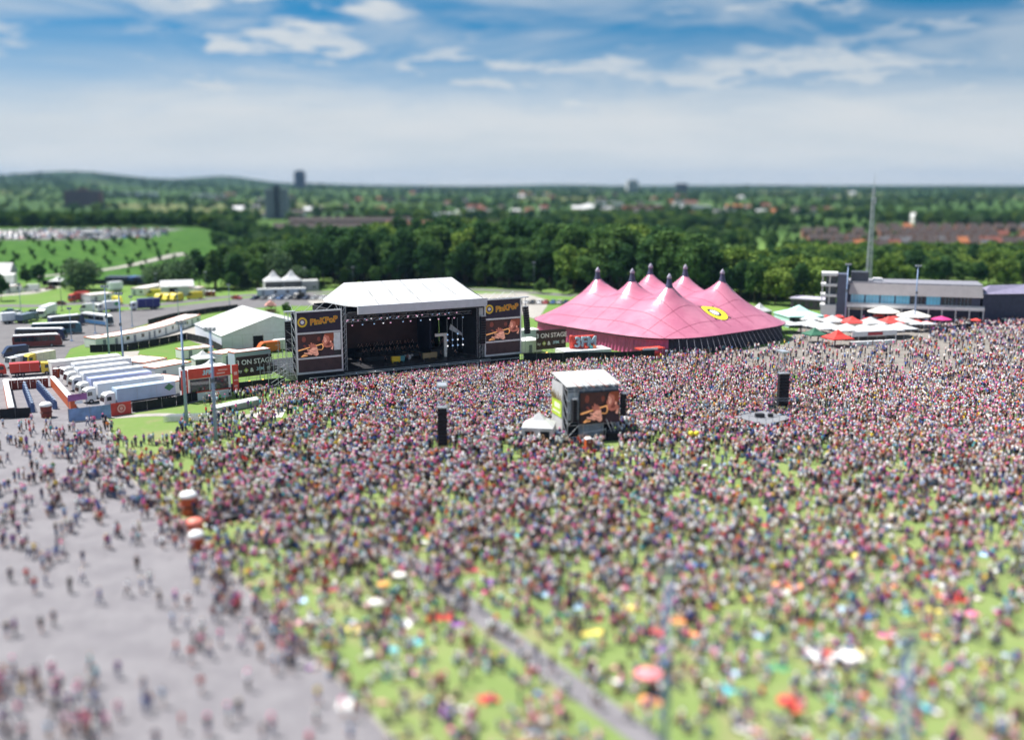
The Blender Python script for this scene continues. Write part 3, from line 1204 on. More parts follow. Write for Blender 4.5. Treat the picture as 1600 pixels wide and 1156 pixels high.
st('backdrop_screen', MB().box(-OW + 6, OW - 9, 16, 16.25, 4.4, 12.6), LED)
st('side_drape', MB().box(-OW + .1, -OW + 5.6, 14.5, 14.7, 2.02, 14), BLACK)
st('side_drape', MB().box(OW - 8.8, OW - 8.3, 9, 16.2, 2.02, 12.6), M('drape_blue_black', (.02, .02, .04), .8))
# risers, white portal, set pieces, backline
for x0, x1, y0, y1, z1 in ((-9.5, 6.5, 9.5, 12.4, 2.9), (-9.5, 6.5, 12.41, 15.4, 3.8), (8.4, 15.5, 8, 13, 3.6)):
    st('riser', MB().bbox(x0, x1, y0, y1, 2.01, z1, .05), BLACKM)
pw = M('portal_white', (.85, .82, .76), .5, .03)
st('portal_frame', MB().box(8.2, 11.4, 5.4, 5.8, 7.3, 8.0).box(10.7, 11.4, 5.4, 5.8, 2.02, 7.29), pw)
mb = MB().profile([(13.0, 8.6), (16.6, 6.7), (16.6, 7.4), (13.4, 9.9)], 7.0, 7.25)
st('white_canopy', mb, M('sail_white', (.7, .76, .78), .5, .05))
for k in range(4):
    st('side_light_ladder', MB().tube((11.9 + k * 1.45, 6.2, 3.6), (11.9 + k * 1.45, 6.2, 11.5), .06, n=5), STEEL)
    for q in range(3 - k % 2):
        put('spot_lamp', lamp_me['lamp_blue' if (k + q) % 3 else 'lamp_white'], stage, (11.9 + k * 1.45, 6.0, 4.6 + q * 1.45))
for x, y, m in ((-3.4, 3.4, YELLOW), (5.3, 4.2, M('flight_case_tan', (.4, .28, .14), .7)), (-2.2, 3.5, M('case_teal', (.10, .30, .32), .6)), (7.0, 4.3, M('flight_case_tan', (.4, .28, .14), .7))):
    st('keyboard_stand', MB().box(x - 1.1, x + 1.1, y, y + .7, 2.35, 3.6).box(x - .9, x - .8, y, y + .7, 2.01, 2.34).box(x + .8, x + .9, y, y + .7, 2.01, 2.34), m)
dk = st('drum_kit', MB().tube((1.2, 6, 2.7), (1.2, 6.6, 2.7), .62, n=14).tube((.3, 6.2, 2.9), (.3, 6.2, 3.3), .32, n=10).tube((2.1, 6.2, 2.9), (2.1, 6.2, 3.3), .32, n=10), M('drum_silver', (.5, .5, .52), .3, metal=.5))
part('cymbal', MB().lathe([(0, .06), (.5, 0)], 12, c=(.1, 6.5, 3.9)).lathe([(0, .06), (.5, 0)], 12, c=(2.4, 6.5, 3.9)), M('cymbal_brass', (.7, .5, .15), .3, metal=.9), dk)
for k in range(9):
    st('monitor_wedge', MB().profile([(-.45, 2.02), (.45, 2.02), (.45, 2.2), (0, 2.6), (-.45, 2.45)], .5, 1.1), BLACKM).location = (-14 + k * 3.4, .1, 0)
for k in range(0, 15, 2):
    st('footlight', MB().lathe([(0, .1), (.11, .06), (.12, 0)], 8, c=(-OW + 1 + k * 2.35, -2.6, 1.66)), LAMPW if k % 3 else LAMPB)
st('front_rail', MB().tube((-OW - 11, -4.4, 1.9), (OW + 11, -4.4, 1.9), .06, n=6).tube((-OW - 2, -3.0, 2.0), (OW + 2, -3.0, 2.0), .05, n=6), ALU)
for k in range(30):
    x = -OW - 11 + k * 1.94
    st('rail_post', MB().tube((x, -4.4, 1.1), (x, -4.4, 1.9), .04, n=5), ALU)


# picture on the video walls: a man in profile playing a brass horn
def pic_mat(name, c, e=1.0):
    return M(name, c, .5, .18, .9, emit=e * .42)


PM = {'bg': pic_mat('picture_dark', (.014, .005, .006), .5), 'bg2': pic_mat('picture_maroon', (.035, .011, .010), .5),
      'skin': pic_mat('picture_skin', (.30, .095, .068), .8), 'skin2': pic_mat('picture_skin_lit', (.58, .27, .20), .8), 'shade': pic_mat('picture_skin_shade', (.13, .03, .022), .7),
      'hair': pic_mat('picture_hair', (.16, .035, .015), .7), 'brass': pic_mat('picture_brass', (.72, .33, .12), .9), 'coat': pic_mat('picture_coat', (.022, .010, .016), .5)}


def ell(cx, cz, rx, rz, n=18, tilt=0.0):
    c, s = math.cos(tilt), math.sin(tilt)
    return [(cx + rx * math.cos(t) * c - rz * math.sin(t) * s, cz + rx * math.cos(t) * s + rz * math.sin(t) * c) for t in [2 * math.pi * i / n for i in range(n)]]


def bar(x0, z0, x1, z1, w0, w1=None):
    w1 = w1 or w0
    d = Vector((x1 - x0, z1 - z0)).normalized()
    n = Vector((-d.y, d.x))
    return [(x0 - n.x * w0, z0 - n.y * w0), (x1 - n.x * w1, z1 - n.y * w1), (x1 + n.x * w1, z1 + n.y * w1), (x0 + n.x * w0, z0 + n.y * w0)]


def picture(parent, W, Hh, y, crop=1.0):
    """flat coloured shapes on the screen; u,v run 0..1"""
    names = list(PM)
    mb = MB()
    lay = [0]

    def shape(pts, m):
        lay[0] += 1
        yy = y - .004 * lay[0]
        pts = [(min(max(p[0], 0), 1), min(max(p[1], 0), 1)) for p in pts]
        a = sum(pts[i][0] * pts[(i + 1) % len(pts)][1] - pts[(i + 1) % len(pts)][0] * pts[i][1] for i in range(len(pts)))
        if a < 0:
            pts = pts[::-1]
        mb.add([((p[0] - .5) * W, yy, p[1] * Hh) for p in pts], [tuple(range(len(pts)))], names.index(m))
    shape([(0, 0), (1, 0), (1, 1), (0, 1)], 'bg')
    shape([(0, .55), (.3, .5), (.62, .62), (.66, 1), (0, 1)], 'bg2')
    shape(ell(.17, .80, .055, .13), 'shade')          # musicians behind
    shape([(.05, .3), (.30, .3), (.26, .62), (.16, .68), (.07, .6)], 'coat')
    shape(bar(.16, .55, .25, .42, .03), 'shade')
    shape(ell(.58, .78, .045, .10), 'shade')
    # coat and neck of the player
    shape([(.60, 0), (1, 0), (1, .44), (.93, .30), (.80, .34), (.68, .28)], 'coat')
    shape([(.78, .36), (.99, .40), (.99, .52), (.90, .60), (.76, .46)], 'skin')
    shape([(.90, .30), (.985, .45), (.96, .25)], 'skin2')
    # head in profile facing left: brow, nose, lips, chin, jaw
    shape([(.745, .97), (.715, .86), (.70, .76), (.668, .655), (.665, .63), (.690, .615), (.685, .575), (.672, .56), (.690, .535), (.680, .51), (.690, .45), (.72, .405), (.78, .385), (.86, .42), (.93, .52), (.96, .70), (.95, .86), (.90, .97), (.82, 1.0)], 'skin')
    shape([(.72, .86), (.78, .80), (.80, .66), (.76, .58), (.73, .60), (.715, .74)], 'skin2')
    shape([(.76, .47), (.86, .45), (.92, .55), (.90, .70), (.84, .62)], 'shade')
    shape([(.74, .965), (.79, .90), (.86, .87), (.88, .76), (.875, .66), (.90, .64), (.985, .66), (1, .80), (1, 1), (.80, 1)], 'hair')
    shape(ell(.905, .62, .022, .055), 'skin2')        # ear
    shape(bar(.715, .775, .765, .785, .010), 'hair')  # brow
    shape(bar(.735, .735, .765, .735, .010), 'shade')  # eye
    # horn
    shape(bar(.0, .325, .66, .545, .030, .020), 'brass')
    shape(bar(.64, .545, .715, .57, .010), 'brass')
    for k in range(10):
        a0, a1 = 1.6 - k * .32, 1.6 - (k + 1) * .32
        shape(bar(.635 + .055 * math.cos(a0), .42 + .125 * math.sin(a0), .635 + .055 * math.cos(a1), .42 + .125 * math.sin(a1), .014), 'brass')
    shape(bar(.635, .295, .50, .325, .014), 'brass')
    shape(bar(.08, .045, .15, .13, .014), 'brass')
    shape(bar(.15, .13, .22, .14, .014), 'brass')
    shape(bar(.08, .05, .26, .09, .018), 'brass')
    # hands with fingers
    shape([(.30, .32), (.40, .42), (.52, .44), (.56, .10), (.50, .03), (.40, .12), (.32, .20)], 'skin2')
    for (a, b, c, d) in ((.26, .24, .40, .16), (.16, .21, .38, .12), (.24, .33, .38, .30), (.30, .56, .36, .40), (.36, .64, .38, .42), (.42, .60, .42, .42), (.47, .56, .46, .42)):
        shape(bar(a, b, c, d, .020, .030), 'skin' if b > .4 else 'skin2')
    shape(bar(.33, .22, .48, .10, .008), 'shade')
    shape(bar(.35, .30, .48, .24, .008), 'shade')
    me = mb.mesh('screen_picture', [PM[n] for n in names])
    return put('screen_picture', me, parent)


def ring(mb, cx, cz, r0, r1, y, mat, n=28, sx=1.0):
    for i in range(n):
        a, b = 2 * math.pi * i / n, 2 * math.pi * (i + 1) / n
        mb.quad((cx + sx * r0 * math.cos(a), y, cz + r0 * math.sin(a)), (cx + sx * r1 * math.cos(a), y, cz + r1 * math.sin(a)),
                (cx + sx * r1 * math.cos(b), y, cz + r1 * math.sin(b)), (cx + sx * r0 * math.cos(b), y, cz + r0 * math.sin(b)), mat)


PURPLE = M('emblem_purple', (.10, .05, .16), .5)
GREYW = M('emblem_white', (.72, .72, .78), .5)


def logo(parent, cx, cz, y, s):
    mb = MB()
    ring(mb, cx - 3.45 * s, cz, .62 * s, .98 * s, y, 0)
    ring(mb, cx - 3.45 * s, cz, .36 * s, .62 * s, y, 1)
    ring(mb, cx - 3.45 * s, cz, .0, .36 * s, y, 2)
    part('emblem', mb, [YELLOW, PURPLE, GREYW], parent)
    word = 'PinKPoP'
    for off, mat, bold, nm in ((.0, YELLOW, .085, 'lettering_outline'), (-.03, REDL, -.012, 'lettering')):
        o = put(nm, text_mesh(word, 1.62 * s, mat, .01, .08, bold * s), parent, (cx + .85 * s, y + off, cz + .05))
        o.rotation_euler = (0, R(-4), 0)


def wing(x0, x1, lab):
    """screen wing of the stage: banner on top, video wall, dark panel below"""
    W = x1 - x0
    cx = (x0 + x1) / 2
    t = st('wing_frame', MB().box(x0, x0 + .3, -.9, -.5, 2.2, 16.6).box(x1 - .3, x1, -.9, -.5, 2.2, 16.6)
           .box(x0 + .3, x1 - .3, -.9, -.5, 2.2, 2.65).box(x0 + .3, x1 - .3, -.9, -.5, 5.6, 6.0).box(x0 + .3, x1 - .3, -.9, -.5, 11.35, 11.75).box(x0 + .3, x1 - .3, -.9, -.5, 16.3, 16.6), ALU)
    b = part('top_banner', MB().box(x0 + .31, x1 - .31, -.8, -.6, 11.76, 16.29), BANNER, t)
    part('lower_panel', MB().box(x0 + .31, x1 - .31, -.8, -.6, 2.66, 5.59), PANELB, t)
    logo(t, cx + .1, 14.1, -.84, 1.17)
    # scaffold behind
    mb = MB()
    for i in range(5):
        for yy in (.3, 3.0):
            x = x0 + .2 + i * (W - .4) / 4
            mb.tube((x, yy, 0), (x, yy, 16.4), .06, n=5)
    for k in range(8):
        z = 1 + k * 2.1
        for yy in (.3, 3.0):
            mb.tube((x0, yy, z), (x1, yy, z), .05, n=4)
        for i in range(4):
            xa, xb = x0 + .2 + i * (W - .4) / 4, x0 + .2 + (i + 1) * (W - .4) / 4
            mb.tube((xa, 3.0, z), (xb, 3.0, z + 2.1), .04, n=4)
        mb.tube((x0 + .2, .3, z), (x0 + .2, 3.0, z + 2.1), .04, n=4)
        mb.tube((x1 - .2, .3, z), (x1 - .2, 3.0, z + 2.1), .04, n=4)
    part('scaffold', mb, STEEL, t)
    part('backing_cloth', MB().box(x0 + .4, x1 - .4, 3.1, 3.2, 2, 16.2), BLACK, t)
    # the video wall hangs in the frame
    base = SC_ + SDX * cx + SDY * -.55
    v = thing('video_wall', lab, 'screen', (base.x, base.y, 6.02), SANG)
    part('casing', MB().box(-W / 2 + .32, W / 2 - .32, -.18, .3, 0, 5.3), BLACKM, v)
    sw = W - (2.4 if x0 < 0 else .8)
    off = -.85 if x0 < 0 else 0
    pc = picture(v, sw, 5.2, -.19)
    pc.location.x = off
    if x0 < 0:
        part('unlit_strip', MB().box(W / 2 - 2.1, W / 2 - .4, -.21, -.19, 1.2, 5.25), M('pale_cloth', (.78, .80, .82), .6), v)
    return t


wing(-29.7, -OW - 1.5, 'left video wall of the stage showing a horn player')
wing(OW + 1.6, 29.4, 'right video wall of the stage showing a horn player')
# dark speaker drapes beside the opening
for sx in (-1, 1):
    st('speaker_drape', MB().box(sx * (OW + .9) - .75, sx * (OW + .9) + .75, .9, 2.2, 2.02, 15), BLACK)
# scaffold staircase on the left flank
mb = MB()
for i in range(4):
    for yy in (-3, 0, 3):
        x = -30.5 - i * 2.2
        mb.tube((x, yy, 0), (x, yy, 12.5 - i * 2.4), .06, n=5)
for k in range(6):
    z = .8 + k * 2
    for yy in (-3, 0, 3):
        mb.tube((-30.3, yy, z), (-30.3 - max(1, 3.4 - k * .5) * 2.2, yy, z), .05, n=4)
    mb.tube((-30.4, -3, z), (-32.6, -3, z + 2), .05, n=4)
    if k < 4:
        mb.tube((-32.6, -3, z), (-34.8, -3, z + 1.9), .05, n=4)
        mb.tube((-36.6, -3.1, z * .5), (-32.6, -3.1, z * .5 + 2.2), .05, n=4)
st('side_scaffold', mb, STEEL)


def line_array(label, loc, n, rz, w_=1.35, curve=.10, name='speaker_column', h=.62, rig=True, lean=0.0):
    t = thing(name, label, 'loudspeaker', loc, rz)
    x, z, a = 0.0, 0.0, lean
    me = MB().bbox(-w_ / 2, w_ / 2, -.45, .55, 0, h - .04, .04).mesh('speaker_box', BLACKM)
    gr = MB().box(-w_ / 2 + .08, w_ / 2 - .08, -.47, -.455, .06, h - .1).mesh('grille', M('grille_dark', (.012, .010, .014), .9))
    for k in range(n):
        o = put('speaker_box', me, t, (0, x, -(k + 1) * h))
        o.rotation_euler = (a, 0, 0)
        put('grille', gr, o)
        a += curve / n
        x += math.sin(a) * h
    if rig:
        part('flying_frame', MB().box(-w_ / 2, w_ / 2, -.5, .6, .02, .22), STEEL, t)
        part('hoist_chain', MB().tube((0, 0, .23), (0, .1, 2.0), .05, n=5), STEEL, t)
    return t


def sp(x, y, z):
    p = SC_ + SDX * x + SDY * y
    return (p.x, p.y, z)


line_array('black line array hanging left of the left video wall', sp(-31.6, -1.2, 14.6), 11, SANG - .3)
line_array('black line array hanging at the right side of the stage opening', sp(OW + .5, -1.9, 12.6), 11, SANG)
line_array('black line array leaning right of the right video wall', sp(30.9, -.6, 14.0), 11, SANG + .35, lean=-.15)
mb = MB()
for dx in (-.5, .5):
    mb.tube((-31.6 + dx, -.4, 0), (-31.6 + dx, -.4, 16.8), .07, n=5)
    mb.tube((30.9 + dx, .4, 0), (30.9 + dx, .4, 16.6), .07, n=5)
mb.box(-32.2, -29.8, -1.4, -.2, 16.6, 16.85).box(29.5, 31.6, -.9, .4, 16.4, 16.6)
st('array_gantry', mb, STEEL)

# ------------------------------------------------------------------ fences
POST = M('fence_post', (.25, .26, .28), .5, .1, metal=.4)


def fence(name, label, pxs, h=2.0, step=3.4, mats=None, cat='fence', colour=None):
    pts = [G(*p) for p in pxs]
    t = thing(name, label, cat, pts[0])
    o = pts[0]
    mp = {}
    k = 0
    for a, b in zip(pts[:-1], pts[1:]):
        d = b - a
        n = max(1, round(d.length / step))
        rz = math.atan2(d.y, d.x)
        for i in range(n):
            p = a + d * (i / n) - o
            Lp = d.length / n
            key = round(Lp, 2)
            c = mats[k % len(mats)] if mats else BLACK
            k += 1
            if (key, c.name) not in mp:
                q = MB()
                s = 5
                for u in range(s):
                    x0_, x1_ = .04 + (Lp - .08) * u / s, .04 + (Lp - .08) * (u + 1) / s
                    ya, yb = .03 * math.sin(u * 1.9), .03 * math.sin((u + 1) * 1.9)
                    q.add([(x0_, ya, .05), (x1_, yb, .05), (x1_, yb, h), (x0_, ya, h), (x0_, ya + .03, .05), (x1_, yb + .03, .05), (x1_, yb + .03, h), (x0_, ya + .03, h)],
                          [(0, 1, 2, 3), (7, 6, 5, 4), (3, 2, 6, 7)])
                mp[(key, c.name)] = q.mesh('panel', c)
            put('panel', mp[(key, c.name)], t, p, rz)
            if ('post', h) not in mp:
                mp[('post', h)] = MB().tube((0, .1, 0), (0, .1, h + .15), .05, n=6).mesh('post', POST)
            put('post', mp[('post', h)], t, p, rz)
    return t


fence('screened_fence', 'black cloth fence from the broadcast trailers to the stage front', [(207, 644), (276, 634), (300, 628), (340, 620), (368, 612), (446, 603)])
fence('screened_fence', 'black cloth fence in front of the toilet compound at the left edge', [(-20, 656), (0, 655), (49, 652)])
fence('crowd_barrier', 'black barrier along the front of the stage', [(446, 604), (540, 597), (640, 587), (740, 577), (830, 570)], 1.3, 2.2, cat='barrier')
fence('screened_fence', 'black fence between the right video wall and the pink tent front', [(818, 568), (900, 566), (980, 565), (1023, 562)], 2.6)
fence('screened_fence', 'black fence curving round the row of cabins', [(141, 551), (200, 549), (250, 540), (292, 531), (322, 538), (348, 552)], 2.1)
fence('screened_fence', 'black fence along the road behind the white marquee', [(232, 509), (270, 499), (330, 489), (372, 484)], 2.0)
fence('screened_fence', 'dark fence at the foot of the embankment behind the willow', [(66, 446), (110, 444), (165, 445), (215, 447)], 2.4)
BLUEB = M('banner_blue', (.20, .30, .52), .6, .25, .6)
fence('banner_fence', 'blue printed banner fence beside the toilet compound', [(108, 660), (174, 652)], 2.6, 4.0, [BLUEB], 'banner')
rb_ = fence('banner_fence', 'red banner with a pale round emblem on the fence', [(174, 651), (206, 646)], 2.6, 6.0, [M('banner_red', (.52, .045, .04), .6, .12)], 'banner')
_d = G(206, 646) - G(174, 651)
mb = MB()
ring(mb, 0, 0, .55, .85, 0, 0, 20)
ring(mb, 0, 0, 0, .35, 0, 0, 16)
part('emblem', mb, M('emblem_pale_red', (.72, .35, .33), .6), rb_, False, (_d.x * .5 + .1, _d.y * .5 - .12, 1.4), math.atan2(_d.y, _d.x))
p0, rz0, L0 = span((108, 650), (138, 646))
t = thing('hanging_banner', 'purple banner over the blue fence at the toilet entrance', 'banner', (p0.x, p0.y, 0), rz0)
part('cloth', MB().box(0, L0, 0, .06, 2.9, 4.2), M('banner_purple', (.30, .11, .28), .6, .2), t)
part('pole', MB().tube((.1, .1, 0), (.1, .1, 4.3), .05, n=6), POST, t)
part('pole', MB().tube((L0 - .1, .1, 0), (L0 - .1, .1, 4.3), .05, n=6), POST, t)
part('white_lettering', MB().box(L0 * .35, L0 * .75, -.02, -.005, 2.2, 2.8), WHITEL, t)


# ------------------------------------------------------------------ pink big top
PINK = bpy.data.materials.new('pink_tent_vinyl')
PINK.use_nodes = True
tt = PINK.node_tree
bs = tt.nodes['Principled BSDF']
gg = tt.nodes.new('ShaderNodeNewGeometry')
n1 = noise(tt, gg.outputs['Position'], .12, 5, .6)
n2 = noise(tt, gg.outputs['Position'], .9, 6, .65)
cc = mixrgb(tt, maprange(tt, n1, .35, .65), (.46, .135, .215), (.55, .19, .275))
cc = mixrgb(tt, math_node(tt, 'MULTIPLY', maprange(tt, n2, .55, .8), .35), cc, (.38, .10, .165))
tt.links.new(cc, bs.inputs['Base Color'])
bs.inputs['Roughness'].default_value = .29
bs.inputs['Specular IOR Level'].default_value = .65
bb = tt.nodes.new('ShaderNodeBump')
bb.inputs['Distance'].default_value = .35
bb.inputs['Strength'].default_value = .35
tt.links.new(noise(tt, gg.outputs['Position'], .35, 4, .5, .8), bb.inputs['Height'])
tt.links.new(bb.outputs[0], bs.inputs['Normal'])
PINKW = M('pink_wall_cloth', (.55, .10, .24), .6, .15, .5, bump=.4)
SHADEW = M('open_side_shade', (.022, .022, .040), .7, .3, .4, bump=.5)  # dark tone for the painted shade under the open tent sides
TO = Vector((43.7, 303.8))
E1, E2 = Vector((.64, -.768)).normalized(), Vector((.768, .64)).normalized()
PEAKS = [(e * 14.2, f * 11.6) for f in (-1, 1) for e in (-1, 0, 1)]
HX, HY, EAVE, TOPZ = 31.2, 30.6, 4.7, 18.0
SE = 4.2


def tent_z(u, v):
    u, v = np.asarray(u, float), np.asarray(v, float)
    s = np.zeros_like(u)
    for a, b in PEAKS:
        d = np.sqrt((u - a) ** 2 + (v - b) ** 2 + .25)
        s = s + (np.exp(-(d - .5) / 6.0) * .46 + np.exp(-(d - .5) / 26) * .54) ** 4.5
    f = s ** (1 / 4.5)
    q = ((np.abs(u) / HX) ** SE + (np.abs(v) / HY) ** SE) ** (1 / SE)
    edge = 1 - np.clip(q, 0, 1) ** 4.2
    return EAVE + (TOPZ - EAVE) * f * edge


def tent_w(u, v, z):
    p = TO + E1 * float(u) + E2 * float(v)
    return (p.x - TO.x, p.y - TO.y, float(z))


bt = thing('big_top_tent', 'huge pink big top tent with six peaks', 'tent', (TO.x, TO.y, 0))
gu, gv = np.linspace(-HX, HX, 150), np.linspace(-HY, HY, 140)
mb = MB()
U, V = np.meshgrid(gu, gv)
Q_ = ((np.abs(U) / HX) ** SE + (np.abs(V) / HY) ** SE) ** (1 / SE)
sq = np.where(Q_ > 1, 1 / Q_, 1)
U2, V2 = U * sq, V * sq
Zt = tent_z(U2, V2)
idx = {}
vl = []
for a in range(U.shape[0]):
    for b in range(U.shape[1]):
        vl.append(tent_w(U2[a, b], V2[a, b], Zt[a, b]))
fl = []
nb = U.shape[1]
for a in range(U.shape[0] - 1):
    for b in range(nb - 1):
        if min(Q_[a, b], Q_[a + 1, b], Q_[a, b + 1], Q_[a + 1, b + 1]) < 1.0:
            fl.append((a * nb + b, (a + 1) * nb + b, (a + 1) * nb + b + 1, a * nb + b + 1))
mb.add(vl, fl)
skin = part('tent_skin', mb, PINK, bt, True)
# side walls hang under the eave: pink on the left front, dark sheets elsewhere, painting the shade of open sides


def rim(a):
    ca, sa = math.cos(a), math.sin(a)
    k = (abs(ca) ** SE + abs(sa) ** SE) ** (-1 / SE)
    return k * ca * HX * .97, k * sa * HY * .97


def curtain(a0, a1, n, mat, name='side_curtain_and_shade'):
    for i in range(n):
        q = MB()
        for s in range(4):
            b0, b1 = a0 + (a1 - a0) * (i + s / 4) / n, a0 + (a1 - a0) * (i + (s + 1) / 4 - .004) / n
            w0, w1 = (.12 if s % 2 else -.12), (-.12 if s % 2 else .12)
            (u0, v0), (u1, v1) = rim(b0), rim(b1)
            k0, k1 = 1 + w0 / 26, 1 + w1 / 26
            q.quad(tent_w(u0 * k0 * 1.01, v0 * k0 * 1.01, 0), tent_w(u1 * k1 * 1.01, v1 * k1 * 1.01, 0), tent_w(u1, v1, EAVE - .02), tent_w(u0, v0, EAVE - .02))
        part(name, q, mat, bt)


# angle 0 = +E1 (towards camera right), the camera-left long side faces -E2
curtain(R(-140), R(-44), 22, PINKW)
curtain(R(-44), R(46), 22, SHADEW)
curtain(R(46), R(220), 24, SHADEW)
# eave band, guy straps, seams, king poles
mb = MB()
for j in range(120):
    a, b = 2 * math.pi * j / 120, 2 * math.pi * (j + 1) / 120
    (u0, v0), (u1, v1) = rim(a), rim(b)
    k = 1.034
    mb.quad(tent_w(u0 * k, v0 * k, EAVE - .32), tent_w(u1 * k, v1 * k, EAVE - .32), tent_w(u1 * k, v1 * k, EAVE + .02), tent_w(u0 * k, v0 * k, EAVE + .02))
part('eave_band', mb, M('eave_black', (.03, .02, .04), .7), bt)
KP = M('king_pole_sleeve', (.05, .055, .11), .6, .2)
for a, b in PEAKS:
    z = float(tent_z(a, b))
    x, y, _ = tent_w(a, b, 0)
    kp = part('king_pole', MB().lathe([(1.3, z - 1.4), (.9, z - .2), (.7, z + .6), (.62, z + 1.5)], 14, c=(x, y, 0)), KP, bt, True)
    part('pole_tip', MB().lathe([(.62, z + 1.51), (.72, z + 1.8), (.5, z + 2.3), (.16, z + 2.8), (.0, z + 3.0)], 10, c=(x, y, 0)), M('pole_tip_grey', (.35, .33, .42), .5), kp, True)
SEAM = M('seam_pale_pink', (.80, .42, .55), .5)


SEAMD = M('seam_dark_pink', (.26, .05, .10), .5)


def seam(path, hw=.16, mt=None):
    q = MB()
    for (u0, v0), (u1, v1) in zip(path[:-1], path[1:]):
        d = Vector((u1 - u0, v1 - v0)).normalized()
        nx, ny = -d.y * hw, d.x * hw
        c = [(u0 - nx, v0 - ny), (u1 - nx, v1 - ny), (u1 + nx, v1 + ny), (u0 + nx, v0 + ny)]
        q.quad(*[tent_w(a, b, tent_z(a, b) + .07) for a, b in c])
    part('seam', q, mt or SEAM, bt)


for qv in (-26, -21, -16, -7, -2, 3, 8, 16, 21, 26):          # welds between the cloth strips
    seam([(-HX * .93 + k * HX * 1.86 / 60, qv + .3 * math.sin(k * .2)) for k in range(61)], .05, SEAMD)
for qu in (-26, -20, -7, 0, 7, 20, 26):
    seam([(qu, -HY * .93 + k * HY * 1.86 / 60) for k in range(61)], .04, SEAMD)
seam([(21 + k * .6, -3.5 + k * .05) for k in range(10)])
seam([(20 + k * .65, 18.5 + k * .2) for k in range(9)])
# round emblem on the right slope
mb = MB()
ec = (22.2, -1.4)
for r0, r1, m in ((0, 1.35, 2), (1.35, 2.05, 1), (2.05, 3.75, 0), (3.75, 3.95, 1)):
    for k in range(40):
        a, b = 2 * math.pi * k / 40, 2 * math.pi * (k + 1) / 40
        c = [(ec[0] + r * math.cos(t), ec[1] + r * math.sin(t)) for r, t in ((r0, a), (r1, a), (r1, b), (r0, b))]
        mb.quad(*[tent_w(x, y, tent_z(x, y) + .10) for x, y in c], mat=m)
for k in range(4):
    a = R(45 + 90 * k)
    c = [(ec[0] + r * math.cos(a + da), ec[1] + r * math.sin(a + da)) for r, da in ((3.95, -.07), (4.7, -.05), (4.7, .05), (3.95, .07))]
    mb.quad(*[tent_w(x, y, tent_z(x, y) + .10) for x, y in c], mat=1)
part('emblem', mb, [M('emblem_yellow', (.85, .68, .03), .5, .06), M('emblem_black', (.03, .025, .03), .6), GREYW], bt)
# guy ropes and stakes on the front right
for k in range(26):
    a = R(-40 + k * 3.4)
    u, v = rim(a)
    q = MB().tube(tent_w(u * 1.03, v * 1.03, EAVE - .1), tent_w(u * 1.13, v * 1.13, 0), .05, n=4)
    part('guy_rope', q, M('guy_strap', (.25, .25, .3), .7), bt)


# ------------------------------------------------------------------ screen tower in the crowd
TA = R(17)
tw = thing('screen_tower', 'white roofed scaffold tower with a large video wall facing the crowd', 'tower', (9.8, 176.5, 0), TA)
TWL, TWD, TWH = 9.7, 8.0, 9.4
mb = MB()
for x in (0, 3.0, 6.8, TWL):
    for y in (0, 2.2):
        mb.tube((x, y, 0), (x, y, TWH), .08, n=6)
for k in range(5):
    z = k * 2.1 + .6
    for y in (0, 2.2):
        mb.tube((0, y, z), (TWL, y, z), .05, n=4)
    for x in (0, TWL):
        mb.tube((x, 0, z), (x, 2.2, min(z + 2.1, TWH)), .05, n=4)
    mb.tube((0, -.02, z), (2.2, -.02, min(z + 2.1, TWH)), .05, n=4)
    if k < 2:
        mb.tube((3, 0, z), (6.8, 0, z + 2.1), .05, n=4)
        mb.tube((6.8, 0, z), (TWL, 0, z + 2.1), .05, n=4)
part('scaffold', mb, STEEL, tw)
part('roof', MB().add([(-.2, -.1, TWH + .4), (TWL + .3, -.1, TWH + .4), (TWL + .3, TWD, TWH + 1.6), (-.2, TWD, TWH + 1.6), (-.2, -.1, TWH + .2), (TWL + .3, -.1, TWH + .2), (TWL + .3, TWD, TWH + 1.4), (-.2, TWD, TWH + 1.4)],
                      [(0, 1, 2, 3), (7, 6, 5, 4), (0, 4, 5, 1), (1, 5, 6, 2), (3, 7, 4, 0), (2, 6, 7, 3)]), WHITE, tw)
for k in range(4):
    z0, z1 = [(0, 2.4), (2.42, 4.8), (4.82, 7.2), (7.22, TWH + .38)][k]
    q = MB()
    for s in range(3):
        y0, y1 = 2.3 + s * 1.9, 2.3 + s * 1.9 + 1.88
        q.box(-.14, -.08, y0, y1, z0 + .02, z1)
    part('side_sheet', q, WHITE, tw)
part('interior_shade', MB().box(.2, TWL - .2, 2.35, 2.45, .05, TWH), BLACK, tw)  # black sheet added to paint the shade inside the tower
part('floor_shade', MB().box(.05, TWL + 1.5, -2.1, 2.3, .02, .06), BLACK, tw)  # dark floor sheet added as painted shade, covering the bright grass
part('back_sheet', MB().box(0, TWL, TWD - .1, TWD, 0, TWH + .3), WHITE, tw)
part('side_sheet', MB().box(TWL + .08, TWL + .14, 2.4, TWD - .1, 0, TWH), WHITE, tw)
mesh_g = M('grey_mesh_sheet', (.30, .34, .40), .8, .25, .6)
part('front_sheet', MB().box(2.3, 7.0, .25, .3, .3, 3.4), mesh_g, tw)
part('front_sheet', MB().box(.1, 2.25, .3, .35, 3.6, TWH - .3), M('pale_mesh_sheet', (.55, .60, .66), .8, .2, .6), tw)
part('top_tarp', MB().box(0, TWL, .12, .2, 8.65, TWH + .1), M('blue_grey_tarp', (.16, .20, .28), .7, .4, .8), tw)
RODC = M('red_brown_rod', (.35, .12, .08), .6)
for k in range(7):
    x = 1.6 + k * 1.25
    part('roof_strut', MB().tube((x + .6, -.9, TWH + .15), (x - .5, 1.4, TWH + 1.1), .06, n=5), RODC if k % 2 == 0 else STEEL, tw)
